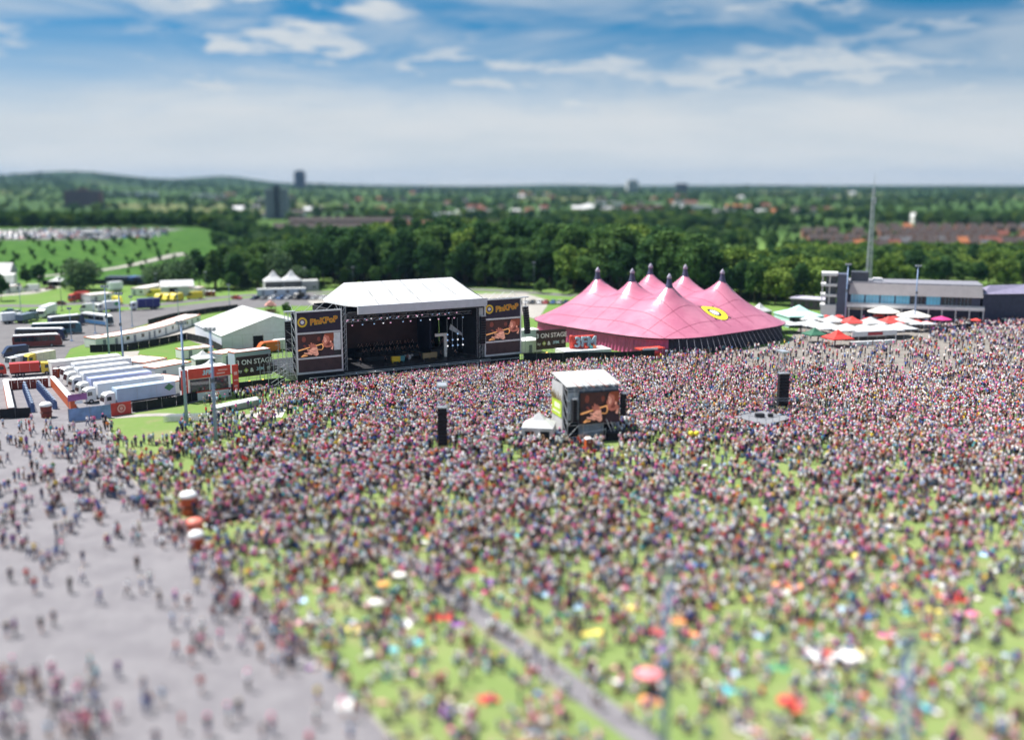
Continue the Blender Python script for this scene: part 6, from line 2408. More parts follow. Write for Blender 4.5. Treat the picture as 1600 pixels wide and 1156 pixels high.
for k, (px, py, c) in enumerate([(1300, 515, 'white'), (1330, 517, 'red'), (1360, 518, 'white'), (1388, 517, 'red'), (1412, 516, 'white'), (1262, 511, 'white')]):
    pyramid_tent('bar_tent', ['white', 'red', 'second white', 'second red', 'third white', 'leftmost white'][k] + ' canopy in the back line behind the bar tents', (px, py), 7, 2.9, 4.6, WHITE if c == 'white' else PRED, R(12), open_sides=True)
for k, px in enumerate((1428, 1447)):
    pyramid_tent('bar_tent', ['left', 'right'][k] + ' of two flat white canopies beside the bar tents', (px, 518), 4.6, 2.6, 3.2, rz=R(10), open_sides=True)
p0, rz0, L0 = span((1330, 541), (1400, 537))
t = thing('bar_counter', 'long white bar front with a red lettered sign', 'bar', p0, rz0)
part('counter', MB().box(0, L0, 0, 1, 0, 1.15), WHITEP, t)
part('header', MB().box(0, L0, -.1, .1, 2.6, 4.0), WHITEP, t)
part('sign', MB().box(L0 * .35, L0 * .68, -.16, -.101, 2.8, 3.7), M('sign_dull_red', (.42, .06, .07), .6), t)
for x in (.1, L0 - .2):
    part('post', MB().box(x, x + .1, 0, .1, 1.15, 2.6), ALU, t)
fence('screened_fence', 'dark fence with blue panels below the pavilion corner', [(1452, 524), (1500, 516), (1560, 508), (1640, 503)], 1.8, 3.2, [M('panel_blue_grey', (.10, .11, .22), .6, .3), BLACK])


# ================================================================== PEOPLE
SKINM = attr_mat('person_skin', 'skin_col', .6, .3)
TOPM = attr_mat('person_top', 'top_col', .85)
LEGM = attr_mat('person_legwear', 'leg_col', .85)
HAIRM = attr_mat('person_hair', 'hair_col', .7)
HATM = attr_mat('person_hat', 'hat_col', .8)
SHOEM = M('person_shoe', (.10, .09, .09), .7, .3)
EYEM = M('person_eye', (.02, .015, .015), .4)


def pose_joints(p):
    """joint positions, facing -y"""
    J = dict(pel=(0, 0, .96), spi=(0, .01, 1.17), che=(0, 0, 1.38), nec=(0, 0, 1.51), hea=(0, -.015, 1.63), top=(0, -.005, 1.72),
             shL=(.185, .0, 1.43), elL=(.235, .03, 1.15), wrL=(.25, -.05, .91), haL=(.25, -.07, .82),
             hiL=(.095, 0, .92), knL=(.11, -.015, .50), anL=(.115, .02, .09), toL=(.13, -.15, .035))
    for k in ('sh', 'el', 'wr', 'ha', 'hi', 'kn', 'an', 'to'):
        x, y, z = J[k + 'L']
        J[k + 'R'] = (-x, y, z)
    up, fw = (0, 0, 1), (0, -1, 0)
    if p == 'stand':
        J['knR'] = (-.12, -.05, .5); J['anR'] = (-.16, 0, .09); J['toR'] = (-.2, -.15, .035)
    elif p == 'walk':
        J.update(knL=(.10, -.20, .52), anL=(.10, -.28, .10), toL=(.11, -.45, .06), knR=(-.10, .06, .51), anR=(-.10, .32, .17), toR=(-.11, .22, .04),
                 elL=(.25, .16, 1.17), wrL=(.25, .12, .93), haL=(.25, .09, .84), elR=(-.25, -.10, 1.16), wrR=(-.22, -.28, 1.0), haR=(-.21, -.35, .95))
    elif p == 'drink':
        J.update(elR=(-.27, -.14, 1.18), wrR=(-.14, -.26, 1.40), haR=(-.09, -.24, 1.48), wrL=(.16, -.20, 1.02), haL=(.08, -.25, 1.02))
    elif p == 'fold':
        J.update(elL=(.27, -.05, 1.15), wrL=(.04, -.20, 1.16), haL=(-.06, -.21, 1.17), elR=(-.27, -.05, 1.17), wrR=(-.04, -.22, 1.20), haR=(.06, -.23, 1.21))
    elif p == 'cheer':
        J.update(elL=(.30, -.05, 1.62), wrL=(.22, -.10, 1.86), haL=(.20, -.12, 1.95), elR=(-.30, -.05, 1.60), wrR=(-.26, -.10, 1.85), haR=(-.24, -.12, 1.94))
    elif p == 'hip':
        J.update(elL=(.38, .06, 1.18), wrL=(.20, -.04, 1.02), haL=(.15, -.08, 1.0), elR=(-.38, .06, 1.18), wrR=(-.20, -.04, 1.02), haR=(-.15, -.08, 1.0))
    elif p in ('sit_cross', 'sit_knees', 'sit_back'):
        dz = -.83
        for k in J:
            x, y, z = J[k]
            if k == 'top' or k[:2] not in ('kn', 'an', 'to'):
                J[k] = (x, y, z + dz)
        if p == 'sit_cross':
            J.update(knL=(.34, -.28, .18), anL=(.02, -.42, .08), toL=(-.12, -.46, .06), knR=(-.34, -.28, .18), anR=(-.02, -.30, .07), toR=(.14, -.36, .06),
                     elL=(.26, -.06, .33), wrL=(.2, -.28, .25), haL=(.15, -.35, .23), elR=(-.26, -.06, .33), wrR=(-.2, -.28, .25), haR=(-.14, -.35, .23))
        elif p == 'sit_knees':
            J.update(knL=(.13, -.38, .45), anL=(.12, -.62, .08), toL=(.12, -.78, .04), knR=(-.13, -.36, .45), anR=(-.12, -.60, .08), toR=(-.12, -.76, .04),
                     elL=(.24, -.20, .36), wrL=(.12, -.42, .36), haL=(.04, -.46, .35), elR=(-.24, -.20, .36), wrR=(-.12, -.44, .34), haR=(-.04, -.48, .33))
        else:
            J.update(spi=(0, .08, .34), che=(0, .14, .55), nec=(0, .17, .68), hea=(0, .16, .80), top=(0, .17, .89), shL=(.185, .16, .60), shR=(-.185, .16, .60),
                     elL=(.25, .36, .36), wrL=(.27, .46, .10), haL=(.28, .50, .04), elR=(-.25, .36, .36), wrR=(-.27, .46, .10), haR=(-.28, .50, .04),
                     knL=(.11, -.44, .16), anL=(.10, -.86, .08), toL=(.12, -.92, .20), knR=(-.12, -.42, .14), anR=(-.06, -.84, .10), toR=(-.08, -.92, .22))
    elif p == 'lie':
        K = {}
        for k in J:
            x, y, z = J[k]
            K[k] = (x * 1.05, z - .9, .13 - y * .5)
        J = K
        J.update(knL=(.16, -.42, .30), anL=(.14, -.72, .08), toL=(.15, -.86, .05), toR=(-.16, -.9, .18), elR=(-.40, .30, .08), wrR=(-.55, .12, .06), haR=(-.6, .05, .05))
        up, fw = (0, 1, 0), (0, 0, 1)
    return {k: Vector(v) for k, v in J.items()}, Vector(up), Vector(fw)


RAD = dict(pel=(.155, .115), spi=(.135, .10), che=(.165, .105), nec=(.058, .058), hea=(.082, .098), top=(.062, .075), sh=(.066, .066), el=(.046, .046), wr=(.033, .033), ha=(.042, .03),
           hi=(.092, .092), kn=(.062, .062), an=(.044, .044), to=(.04, .034))
EDGES = [('pel', 'spi'), ('spi', 'che'), ('che', 'nec'), ('nec', 'hea'), ('hea', 'top')]
for s in 'LR':
    EDGES += [('che', 'sh' + s), ('sh' + s, 'el' + s), ('el' + s, 'wr' + s), ('wr' + s, 'ha' + s), ('pel', 'hi' + s), ('hi' + s, 'kn' + s), ('kn' + s, 'an' + s), ('an' + s, 'to' + s)]


def build_pose(p):
    J, up, fw = pose_joints(p)
    me = bpy.data.meshes.new('figure')
    names = list(J)
    ix = {n: i for i, n in enumerate(names)}
    me.from_pydata([tuple(J[n]) for n in names], [(ix[a], ix[b]) for a, b in EDGES], [])
    o = bpy.data.objects.new('figure', me)
    col.objects.link(o)
    o.modifiers.new('skin', 'SKIN').use_smooth_shade = True
    for n in names:
        d = me.skin_vertices[0].data[ix[n]]
        rr_ = RAD[n] if n in RAD else RAD[n[:2]]
        d.radius = (rr_[0] * 1.14, rr_[1] * 1.14)
        d.use_root = n == 'pel'
    sb = o.modifiers.new('sub', 'SUBSURF')
    sb.levels = sb.render_levels = 1
    bpy.context.view_layer.update()
    em = bpy.data.meshes.new_from_object(o.evaluated_get(bpy.context.evaluated_depsgraph_get()))
    bpy.data.objects.remove(o)
    V = np.array([v.co[:] for v in em.vertices])
    Nn = np.array([v.normal[:] for v in em.vertices])
    Fc = [tuple(q.vertices) for q in em.polygons]
    bpy.data.meshes.remove(em)
    segs = [(a, b, np.array(J[a]), np.array(J[b])) for a, b in EDGES]
    reg = []
    for f in Fc:
        c = V[list(f)].mean(0)
        best = None
        for a, b, A, B in segs:
            ab = B - A
            t = float(np.clip(np.dot(c - A, ab) / np.dot(ab, ab), 0, 1))
            d = np.linalg.norm(c - A - ab * t)
            ra = (RAD.get(a) or RAD[a[:2]])[0] * (1 - t) + (RAD.get(b) or RAD[b[:2]])[0] * t
            q = d / ra
            if best is None or q < best[0]:
                best = (q, a[:2], b[:2], t)
        _, a, b, t = best
        if (a, b) in (('ne', 'he'), ('he', 'to')):
            r = 'head'
        elif (a, b) == ('ch', 'ne'):
            r = 'top' if t < .35 else 'skin'
        elif (a, b) in (('sp', 'ch'), ('ch', 'sh')) or ((a, b) == ('pe', 'sp') and t > .3):
            r = 'top'
        elif (a, b) == ('sh', 'el'):
            r = 'top' if t < .62 else 'skin'
        elif (a, b) in (('pe', 'sp'), ('pe', 'hi')):
            r = 'hip'
        elif (a, b) == ('hi', 'kn'):
            r = 'hip' if t < .85 else 'knee'
        elif (a, b) == ('kn', 'an'):
            r = 'shin' if t < .92 else 'shoe'
        elif (a, b) == ('an', 'to'):
            r = 'shoe'
        else:
            r = 'skin'
        reg.append(r)
    H = np.array(J['hea'])
    upn, fwn = np.array(up), np.array(fw)

    def shell(sel, off):
        mb = MB()
        m = {}
        fs = []
        for f, r in zip(Fc, reg):
            if not sel(f, r):
                continue
            g = []
            for i in f:
                if i not in m:
                    m[i] = len(m)
                g.append(m[i])
            fs.append(tuple(g))
        vs = [None] * len(m)
        for i, k in m.items():
            vs[k] = tuple(V[i] + Nn[i] * off)
        return mb.add(vs, fs)
    out = {}
    # body with feet, fingers and a face
    b = MB().add([tuple(v) for v in V], Fc)
    for i, r in enumerate(reg):
        b.m[i] = 1 if r == 'shoe' else 0
    for s in 'LR':
        w0, h0 = J['wr' + s], J['ha' + s]
        d = (h0 - w0).normalized()
        sd = d.cross(Vector((1, 0, 0)) if abs(d.x) < .7 else Vector((0, 1, 0))).normalized()
        nn_ = d.cross(sd)
        for k in range(4):
            base = h0 + sd * ((k - 1.5) * .021) + d * .02
            L_ = [.062, .075, .07, .055][k]
            mid = base + d * L_ * .55 + nn_ * .006
            b.tube(base, mid, .0105, .0095, 5).tube(mid, mid + (d * .8 + nn_ * .5).normalized() * L_ * .5, .0095, .007, 5)
        tb = w0 + (h0 - w0) * .55 + sd * .03
        b.tube(tb, tb + (d * .6 + sd * .8).normalized() * .06, .012, .009, 5)
    side = upn * 0 + np.cross(fwn, upn)
    fc = H + fwn * .098
    n0 = fc - upn * .005
    b.add([tuple(n0 + upn * .035), tuple(n0 - upn * .012 + side * .017), tuple(n0 - upn * .012 - side * .017), tuple(n0 - upn * .01 + fwn * .03)], [(0, 1, 3), (0, 3, 2), (1, 2, 3)])
    for e in (-1, 1):
        c = fc + upn * .028 + side * e * .034 + fwn * .002 - fwn * .008
        b.add([tuple(c + side * x + upn * z + fwn * .006) for x, z in ((-.014, 0), (0, -.007), (.014, 0), (0, .007))], [(0, 1, 2, 3)], 2)
        c = H + side * e * .088 - fwn * .005
        b.add([tuple(c + upn * .03), tuple(c - upn * .03), tuple(c + side * e * .018 - fwn * .015), tuple(c + fwn * .012)], [(0, 2, 3), (2, 1, 3), (0, 1, 2)])
    c = fc - upn * .048
    b.add([tuple(c + side * x + upn * z + fwn * .003) for x, z in ((-.025, 0), (0, -.008), (.025, 0), (0, .006))], [(0, 1, 2, 3)], 2)
    out['body'] = b
    out['top'] = shell(lambda f, r: r == 'top', .016)
    out['trousers'] = shell(lambda f, r: r in ('hip', 'knee', 'shin'), .013)
    out['shorts'] = shell(lambda f, r: r == 'hip', .018)

    def hair_sel(f, r):
        if r != 'head':
            return False
        c = V[list(f)].mean(0) - H
        u, w_ = float(np.dot(c, upn)), float(np.dot(c, fwn))
        return u > .045 or (w_ < .012 and u > -.07)
    out['hair'] = shell(hair_sel, .017)
    lh = shell(hair_sel, .022)
    for k in range(9):                                       # long hair falling down the back
        a = (k - 4) / 4
        p0_ = H + side * a * .085 - fwn * (.075 - .03 * abs(a))
        p1_ = p0_ - upn * (.27 - .05 * abs(a)) - fwn * .035
        lh.tube(tuple(p0_), tuple(p1_), .032, .016, 5)
    out['long_hair'] = lh
    ht = MB()
    axis = Matrix((tuple(side), tuple(-fwn), tuple(upn))).transposed()
    tmp = MB().lathe([(.165, .045), (.17, .055), (.112, .065), (.108, .13), (.085, .155), (0, .16)], 14)
    ht.add([tuple(Vector(H) + axis @ Vector(v)) for v in tmp.v], tmp.f)
    out['hat'] = ht
    return out


POSES = ['stand', 'walk', 'drink', 'fold', 'hip', 'cheer', 'sit_cross', 'sit_knees', 'sit_back', 'lie']
FIG = {}
for p in POSES:
    d = build_pose(p)
    FIG[p] = {'body': d['body'].mesh('person', [SKINM, SHOEM, EYEM], True), 'top': d['top'].mesh('top', TOPM, True), 'trousers': d['trousers'].mesh('trousers', LEGM, True),
              'shorts': d['shorts'].mesh('shorts', LEGM, True), 'hair': d['hair'].mesh('hair', HAIRM, True), 'long_hair': d['long_hair'].mesh('hair', HAIRM, True), 'hat': d['hat'].mesh('hat', HATM, True)}

TOPC = {'white': (.84, .84, .85), 'black': (.015, .015, .018), 'grey': (.30, .31, .34), 'pale blue': (.42, .55, .74), 'blue': (.05, .13, .42), 'navy': (.02, .03, .09), 'red': (.55, .03, .03), 'pink': (.80, .15, .36),
        'pale pink': (.82, .46, .56), 'purple': (.20, .07, .30), 'yellow': (.78, .58, .06), 'green': (.06, .30, .10), 'orange': (.72, .20, .04), 'turquoise': (.08, .42, .48), 'maroon': (.16, .02, .04), 'cream': (.70, .62, .48), 'bare': None}
TOPW = [.29, .14, .06, .11, .08, .09, .055, .055, .06, .055, .02, .015, .02, .02, .015, .04, .03]
LEGC = {'blue jeans': (.06, .10, .20), 'black trousers': (.015, .015, .02), 'grey trousers': (.16, .16, .18), 'khaki shorts': (.34, .27, .17), 'denim shorts': (.10, .16, .30), 'white shorts': (.68, .68, .66), 'black shorts': (.02, .02, .025), 'brown trousers': (.12, .075, .045)}
LEGW = [.34, .20, .06, .07, .19, .05, .09, .01]
SKINC = [(.60, .33, .25), (.66, .39, .31), (.52, .26, .19), (.70, .44, .36), (.25, .13, .08)]
SKINW = [.32, .3, .2, .14, .04]
HAIRC = {'brown': (.07, .035, .018), 'dark': (.015, .011, .009), 'blond': (.36, .23, .09), 'ginger': (.24, .07, .02), 'fair': (.52, .38, .20)}
HAIRW = [.32, .24, .26, .04, .14]
HATC = {'pink': (.78, .17, .36), 'white': (.8, .8, .78), 'straw': (.55, .40, .18), 'black': (.02, .02, .02), 'red': (.5, .03, .03)}
HATW = [.55, .27, .10, .04, .04]

# standing people per square metre on a pixel grid, then people sitting in groups
GX = np.arange(0, 1601, 200)
GY = [495, 520, 545, 568, 585, 612, 650, 680, 710, 740, 780, 830, 880, 940, 1010, 1080, 1240]
STAND = np.array([
    [0, 0, 0, 0, 0, 0, 0, .02, .30], [0, 0, 0, 0, 0, 0, .02, .25, .40], [0, 0, 0, 0, 0, .05, .16, .16, .30], [0, 0, 0, 0, .6, .9, .22, .14, .40],
    [0, 0, 0, 1.7, 1.8, 1.4, .8, .5, .6], [0, 0, 1.0, 1.8, 1.9, 1.7, 1.6, 1.3, 1.2], [.0, .05, .3, 1.5, 1.6, 1.6, 1.6, 1.5, 1.4], [.03, .2, .9, 1.5, 1.5, 1.3, 1.5, 1.5, 1.5],
    [.04, .30, .9, 1.2, 1.0, .12, .7, 1.2, 1.3], [.05, .40, .85, 1.0, 1.0, .30, .25, .6, .85], [.06, .34, .75, .85, .85, .6, .25, .35, .45], [.07, .07, .5, .65, .65, .5, .28, .22, .22],
    [.05, .02, .22, .40, .45, .42, .30, .16, .12], [.0, .0, .10, .20, .22, .26, .20, .12, .08], [0, 0, .05, .11, .10, .12, .10, .07, .05], [0, 0, .02, .07, .06, .07, .06, .06, .05], [0, 0, .02, .06, .06, .06, .06, .06, .05]])
SIT = np.array([
    [0] * 9, [0] * 9, [0] * 9, [0] * 9, [0] * 9, [0] * 9, [0, .02, .03, 0, 0, 0, 0, 0, 0], [0, .02, .05, 0, 0, .05, 0, 0, 0],
    [0, .02, .08, .05, .08, .35, .20, .08, .08], [0, .03, .1, .1, .1, .40, .42, .25, .2], [0, 0, .1, .1, .12, .35, .52, .45, .40], [0, 0, .12, .2, .2, .32, .5, .45, .40],
    [0, 0, .2, .36, .36, .36, .45, .38, .30], [0, 0, .2, .42, .40, .36, .36, .27, .22], [0, 0, .1, .32, .32, .30, .30, .24, .20], [0, 0, .03, .26, .26, .26, .26, .22, .21], [0, 0, .03, .25, .25, .25, .25, .21, .21]])


STAND[9:14, 2:] *= 1.25
STAND[9:14, 5:] *= 1.1
SIT[10:, 2:] *= 1.45


def table(T, px, py):
    px = np.clip(px, 0, 1599.9)
    ok = (py > GY[0]) & (py < GY[-1])
    py = np.clip(py, GY[0], GY[-1] - .1)
    j = np.searchsorted(GY, py, 'right') - 1
    gy = np.array(GY, float)
    ty = (py - gy[j]) / (gy[j + 1] - gy[j])
    i = (px // 200).astype(int)
    tx = px / 200 - i
    v = (T[j, i] * (1 - tx) + T[j, i + 1] * tx) * (1 - ty) + (T[j + 1, i] * (1 - tx) + T[j + 1, i + 1] * tx) * ty
    return v * ok


def inside(poly, x, y):
    x, y = np.asarray(x), np.asarray(y)
    r = np.zeros(x.shape, bool)
    n = len(poly)
    for i in range(n):
        (x0, y0), (x1, y1) = poly[i], poly[(i + 1) % n]
        c = ((y0 > y) != (y1 > y)) & (x < (x1 - x0) * (y - y0) / (y1 - y0 + 1e-12) + x0)
        r ^= c
    return r


def to_px_np(X, Y):
    depth = Y * CP + CAM_H * SP
    upc = Y * SP - CAM_H * CP
    return 800 + F * X / depth, 578 - F * upc / depth


pave_poly = [tuple(p) for p in edge_w] + [tuple(G(-400, 1300)[:2]), tuple(G(-700, 660)[:2]), tuple(G(-60, 600)[:2]), tuple(G(130, 598)[:2])]


def rect(o, rz, x0, x1, y0, y1):
    c, s_ = math.cos(rz), math.sin(rz)
    return [(o[0] + c * x - s_ * y, o[1] + s_ * x + c * y) for x, y in ((x0, y0), (x1, y0), (x1, y1), (x0, y1))]


KEEP_OUT = [rect((9.8, 176.5), TA, -.5, 10.4, -.6, 9), rect((9.8, 176.5), TA, -.5, 13.6, -4.0, -.5), rect(tuple(G(842, 688)[:2]), R(-8), -3, 3, -3, 3),
            rect(tuple(SC_[:2]), SANG, -40, 31, -6.2, 40), [tuple(p[:2]) for p in pl], rect(tuple(G(692, 712)[:2]), 0, -2.4, 2.4, -1.2, 3.4), rect(tuple(G(1221, 648)[:2]), 0, -2.4, 2.4, -1.2, 3.4),
            px_poly([(100, 662), (206, 650), (300, 632), (446, 606), (800, 574), (1024, 566), (1040, 556), (1240, 540), (1240, 480), (60, 480), (-50, 620)]),
            rect(tuple(span((330, 822), (445, 796))[0][:2]), span((330, 822), (445, 796))[1], -.3, span((330, 822), (445, 796))[2] + .3, -.4, 4.5),
            px_poly([(244, 662), (318, 656), (318, 636), (250, 640)]), px_poly([(336, 652), (406, 636), (406, 620), (336, 634)]),
            px_poly([(168, 668), (180, 655), (262, 650), (285, 668), (262, 690), (200, 694)]), px_poly([(1250, 512), (1420, 505), (1460, 522), (1405, 540), (1320, 544), (1260, 530)]),
            rect(tuple(G(919, 704)[:2]), TA, -1.2, 1.2, -5, 1), px_poly([(286, 808), (312, 808), (324, 860), (296, 862)])] + [[(x - .8, y - .8), (x + .8, y - .8), (x + .8, y + .8), (x - .8, y + .8)] for x, y in ((11.4, 70.5), (24.6, 59.2), tuple(G(338, 697)[:2]), tuple(G(292, 664)[:2]))]


def free(x, y):
    ok = np.ones(np.shape(x), bool)
    for k in KEEP_OUT:
        ok &= ~inside(k, x, y)
    return ok


path_w = np.array([tuple(p) for p in smooth_line([tuple(G(*p)[:2]) for p in path_px])])
pr = np.random.default_rng(21)
people = []                                   # x, y, turn, pose, sitting
STEP = .64
gx, gy = np.meshgrid(np.arange(-140, 215, STEP), np.arange(68, 372, STEP))
X = (gx + pr.uniform(-.28, .28, gx.shape)).ravel()
Y = (gy + pr.uniform(-.28, .28, gx.shape)).ravel()
px, py = to_px_np(X, Y)
dens = table(STAND, px, py)
def clump(x, y, s1, seed):
    a = np.zeros(np.shape(x))
    q = np.random.default_rng(seed)
    for k in range(14):
        th, ph, fr = q.uniform(0, 6.28), q.uniform(0, 6.28), q.uniform(.5, 1.6) / s1
        a = a + np.sin((np.cos(th) * x + np.sin(th) * y) * 6.28 * fr + ph)
    return a / math.sqrt(7)


loose = np.clip((1.5 - dens) / 1.0, 0, 1)
dens = dens * np.clip(1 + loose * (.85 * clump(X, Y, 9.0, 4) + .45 * clump(X, Y, 3.0, 5)), .08, 2.6) * np.clip(1 + .18 * clump(X, Y, 14, 6), .5, 1.4)
keep = (pr.random(X.shape) < dens * STEP * STEP) & (px > -25) & (px < 1625) & free(X, Y)
for x, y in zip(X[keep], Y[keep]):
    front_dir = math.atan2(245 - y, -22 - x)                # towards the stage
    cr = to_px(x, y)
    if cr[0] < 360 and inside(pave_poly, x, y):
        po = pr.choice(['walk', 'stand', 'drink', 'hip'], p=[.5, .25, .15, .1])
        turn = pr.uniform(0, 6.28)
    else:
        po = pr.choice(['stand', 'drink', 'fold', 'hip', 'cheer', 'walk'], p=[.36, .2, .17, .1, .07, .1])
        turn = front_dir + R(90) + pr.normal() * .5
        if cr[1] > 780:
            turn = pr.uniform(0, 6.28)
    people.append((x, y, turn, po))
    if cr[0] < 360 and inside(pave_poly, x, y):               # people walk in twos and threes
        for _ in range(int(pr.choice([0, 1, 2], p=[.35, .4, .25]))):
            th = pr.uniform(0, 6.28)
            people.append((x + .75 * math.cos(th), y + .75 * math.sin(th), turn + pr.normal() * .3, po if po == 'walk' else 'stand'))
blankets = []
n_gr = 3600
gy_ = pr.uniform(70, 195, n_gr * 3)
gx_ = pr.uniform(-1, 1, n_gr * 3) * (gy_ * .53 + 6)
px, py = to_px_np(gx_, gy_)
area = 2 * (gy_.mean() * .53 + 6) * 125
sd_ = table(SIT, px, py)
acc = pr.random(len(gx_)) < sd_ / .62
acc &= ~inside(pave_poly, gx_, gy_) & free(gx_, gy_) & (px < 1615)
centres = []
for x, y in zip(gx_[acc], gy_[acc]):
    if np.min(np.hypot(path_w[:, 0] - x, path_w[:, 1] - y)) < 2.6:
        continue
    if centres and np.min(np.hypot(np.array(centres)[:, 0] - x, np.array(centres)[:, 1] - y)) < 2.1:
        continue
    centres.append((x, y))
for x, y in centres:
    n = int(pr.choice([1, 2, 3, 4, 5, 6], p=[.08, .22, .26, .22, .14, .08]))
    r_ = .55 + .14 * n
    a0 = pr.uniform(0, 6.28)
    if pr.random() < .24:
        blankets.append((x, y, pr.uniform(0, 3.14), pr.uniform(1.1, 1.7), pr.uniform(1.3, 2.0)))
    for k in range(n):
        a = a0 + 6.283 * k / n + pr.normal() * .2
        po = pr.choice(['sit_cross', 'sit_knees', 'sit_back', 'lie', 'stand'], p=[.32, .30, .18, .14, .06])
        people.append((x + r_ * math.cos(a) * pr.uniform(.8, 1.2), y + r_ * math.sin(a) * pr.uniform(.8, 1.2), a - R(90) + pr.normal() * .5, po))
# walkers on the paving and its edge, set where they stand
for k, (hx, hy) in enumerate([(17, 888), (43, 890), (72, 892), (130, 890), (157, 922), (200, 910), (250, 927), (275, 927), (295, 930), (12, 975), (24, 972), (65, 967), (85, 957), (270, 962), (293, 962), (317, 972), (303, 992),
                              (345, 987), (385, 972), (378, 996), (22, 1032), (14, 1055), (52, 1052), (65, 1075), (95, 1062), (88, 1080), (125, 1067), (108, 1090), (145, 1072), (185, 1037), (225, 1062), (235, 1087), (228, 1095), (255, 1082), (315, 1062), (388, 1057),
                              (358, 1112), (374, 1102), (285, 1122), (138, 1127), (168, 1127), (186, 1102), (40, 1150), (245, 1150), (548, 1140), (536, 1100), (412, 1142), (497, 1078), (5, 1090), (150, 1140), (30, 1105),
                              (352, 905), (340, 925), (365, 945), (402, 985), (440, 1005), (462, 1018), (470, 1000), (445, 985), (420, 975), (455, 1030), (430, 1030), (408, 1010),
                              (120, 800), (40, 800), (8, 830), (60, 850), (100, 845), (55, 905), (110, 905), (215, 870), (130, 860)]):
    p = G(hx, hy + 22)
    people.append((p.x, p.y, random.uniform(0, 6.28), random.choice(['walk', 'walk', 'stand', 'drink', 'hip'])))
for k in range(70):
    if k < 34:
        hx, hy = random.uniform(-5, 170), random.uniform(1030, 1145)
    else:
        f_ = random.random()
        hx, hy = 318 + 165 * f_ + random.gauss(0, 22), 870 + 150 * f_ + random.gauss(0, 10)
    p = G(hx, hy + 20)
    if inside(pave_poly, p.x, p.y):
        people.append((p.x, p.y, random.uniform(0, 6.28), random.choice(['walk', 'walk', 'stand', 'drink'])))
# walkers on the footpath
for f_ in (.30, .36, .42, .52, .60, .66, .70, .80, .88):
    q = path_w[int(f_ * (len(path_w) - 1))]
    people.append((q[0] + random.uniform(-.7, .7), q[1] + random.uniform(-.5, .5), random.choice([.5, 3.6]), 'walk'))


def pick(d, w_):
    ks = list(d)
    return ks[int(pr.choice(len(ks), p=np.array(w_) / sum(w_)))]


def dress(po=''):
    h = pick(HATC, HATW) if pr.random() < .19 else None
    tp0 = pick(TOPC, TOPW)
    if po.startswith('sit') or po == 'lie':                     # sunbathers wear lighter things
        if pr.random() < .45:
            tp0 = str(pr.choice(['white', 'white', 'pale pink', 'pale blue', 'cream', 'bare', 'turquoise', 'pink']))
    return dict(top=tp0, leg=pick(LEGC, LEGW), skin=SKINC[int(pr.choice(5, p=SKINW))], hair=pick(HAIRC, HAIRW), long=pr.random() < .38, hat=h)


def jit(c, k=.14):
    f = 1 + pr.uniform(-k, k)
    return [float(min(1, max(0, v * f * (1 + pr.uniform(-k, k) * .4)))) for v in c]


rec = []
for x, y, a, po in people:
    cx, cy = to_px(x, y, .4)
    dist = math.sqrt(x * x + y * y + CAM_H ** 2)
    vis = 3 < cx < 1597 and cy < 1150
    hpx = (1.0 if po in ('sit_cross', 'sit_knees', 'sit_back') else (.7 if po == 'lie' else 1.7)) / dist
    rec.append((hpx if vis else -1, x, y, a, po))
rec.sort(key=lambda t: -t[0])


def where(x, y):
    cx, cy = to_px(x, y)
    if inside(pave_poly, x, y):
        return 'left side of the paving' if cx < 120 else ('middle of the paving' if cx < 300 else 'paving near the grass')
    if np.min(np.hypot(path_w[:, 0] - x, path_w[:, 1] - y)) < 1.6:
        return 'on the footpath'
    if cx < 640:
        return 'lawn beside the paving'
    if cx < 900:
        return 'lawn left of footpath' if cy > 940 else 'lawn above the footpath'
    if cx < 1045:
        return 'lawn left of centre mast'
    if cx < 1240:
        return 'lawn right of centre mast'
    if cx < 1420:
        return 'lawn left of right mast'
    return 'lawn right of right mast'


PT = {'stand': 'standing', 'walk': 'walking', 'drink': 'drinking', 'fold': 'arms folded', 'hip': 'arms akimbo', 'cheer': 'arms raised', 'sit_cross': 'sitting crosslegged', 'sit_knees': 'sitting hunched', 'sit_back': 'leaning back', 'lie': 'lying down'}
seen = set()
crowd = []
for i, (hp, x, y, a, po) in enumerate(rec):
    if i < 300 and hp > 0:
        for _ in range(60):
            d = dress(po)
            tp_ = f'{d["top"]} top' if d['top'] != 'bare' else 'bare chest'
            hd = f'{d["hat"]} hat' if d['hat'] else f'{"long " if d["long"] else ""}{d["hair"]} hair'
            lab = f'person {PT[po]}, {hd}, {tp_}, {d["leg"]}, {where(x, y)}'
            if lab not in seen:
                break
        seen.add(lab)
        fm = FIG[po]
        s_ = float(pr.uniform(1.05, 1.18))
        o = put('person', fm['body'], None, (x, y, .045 if inside(pave_poly, x, y) else .0), a, s_)
        tag(o, lab, 'person', 'people in the foreground')
        o['skin_col'] = jit(d['skin'])
        if d['top'] != 'bare':
            c = put('top', fm['top'], o)
            c['top_col'] = jit(TOPC[d['top']])
        lw = 'shorts' if 'shorts' in d['leg'] else 'trousers'
        c = put(lw, fm[lw], o)
        c['leg_col'] = jit(LEGC[d['leg']])
        if d['hat']:
            c = put('hat', fm['hat'], o)
            c['hat_col'] = jit(HATC[d['hat']])
        c = put('hair', fm['long_hair' if d['long'] else 'hair'], o)
        c['hair_col'] = jit(HAIRC[d['hair']])
    else:
        crowd.append((x, y, 0.0, a, po))
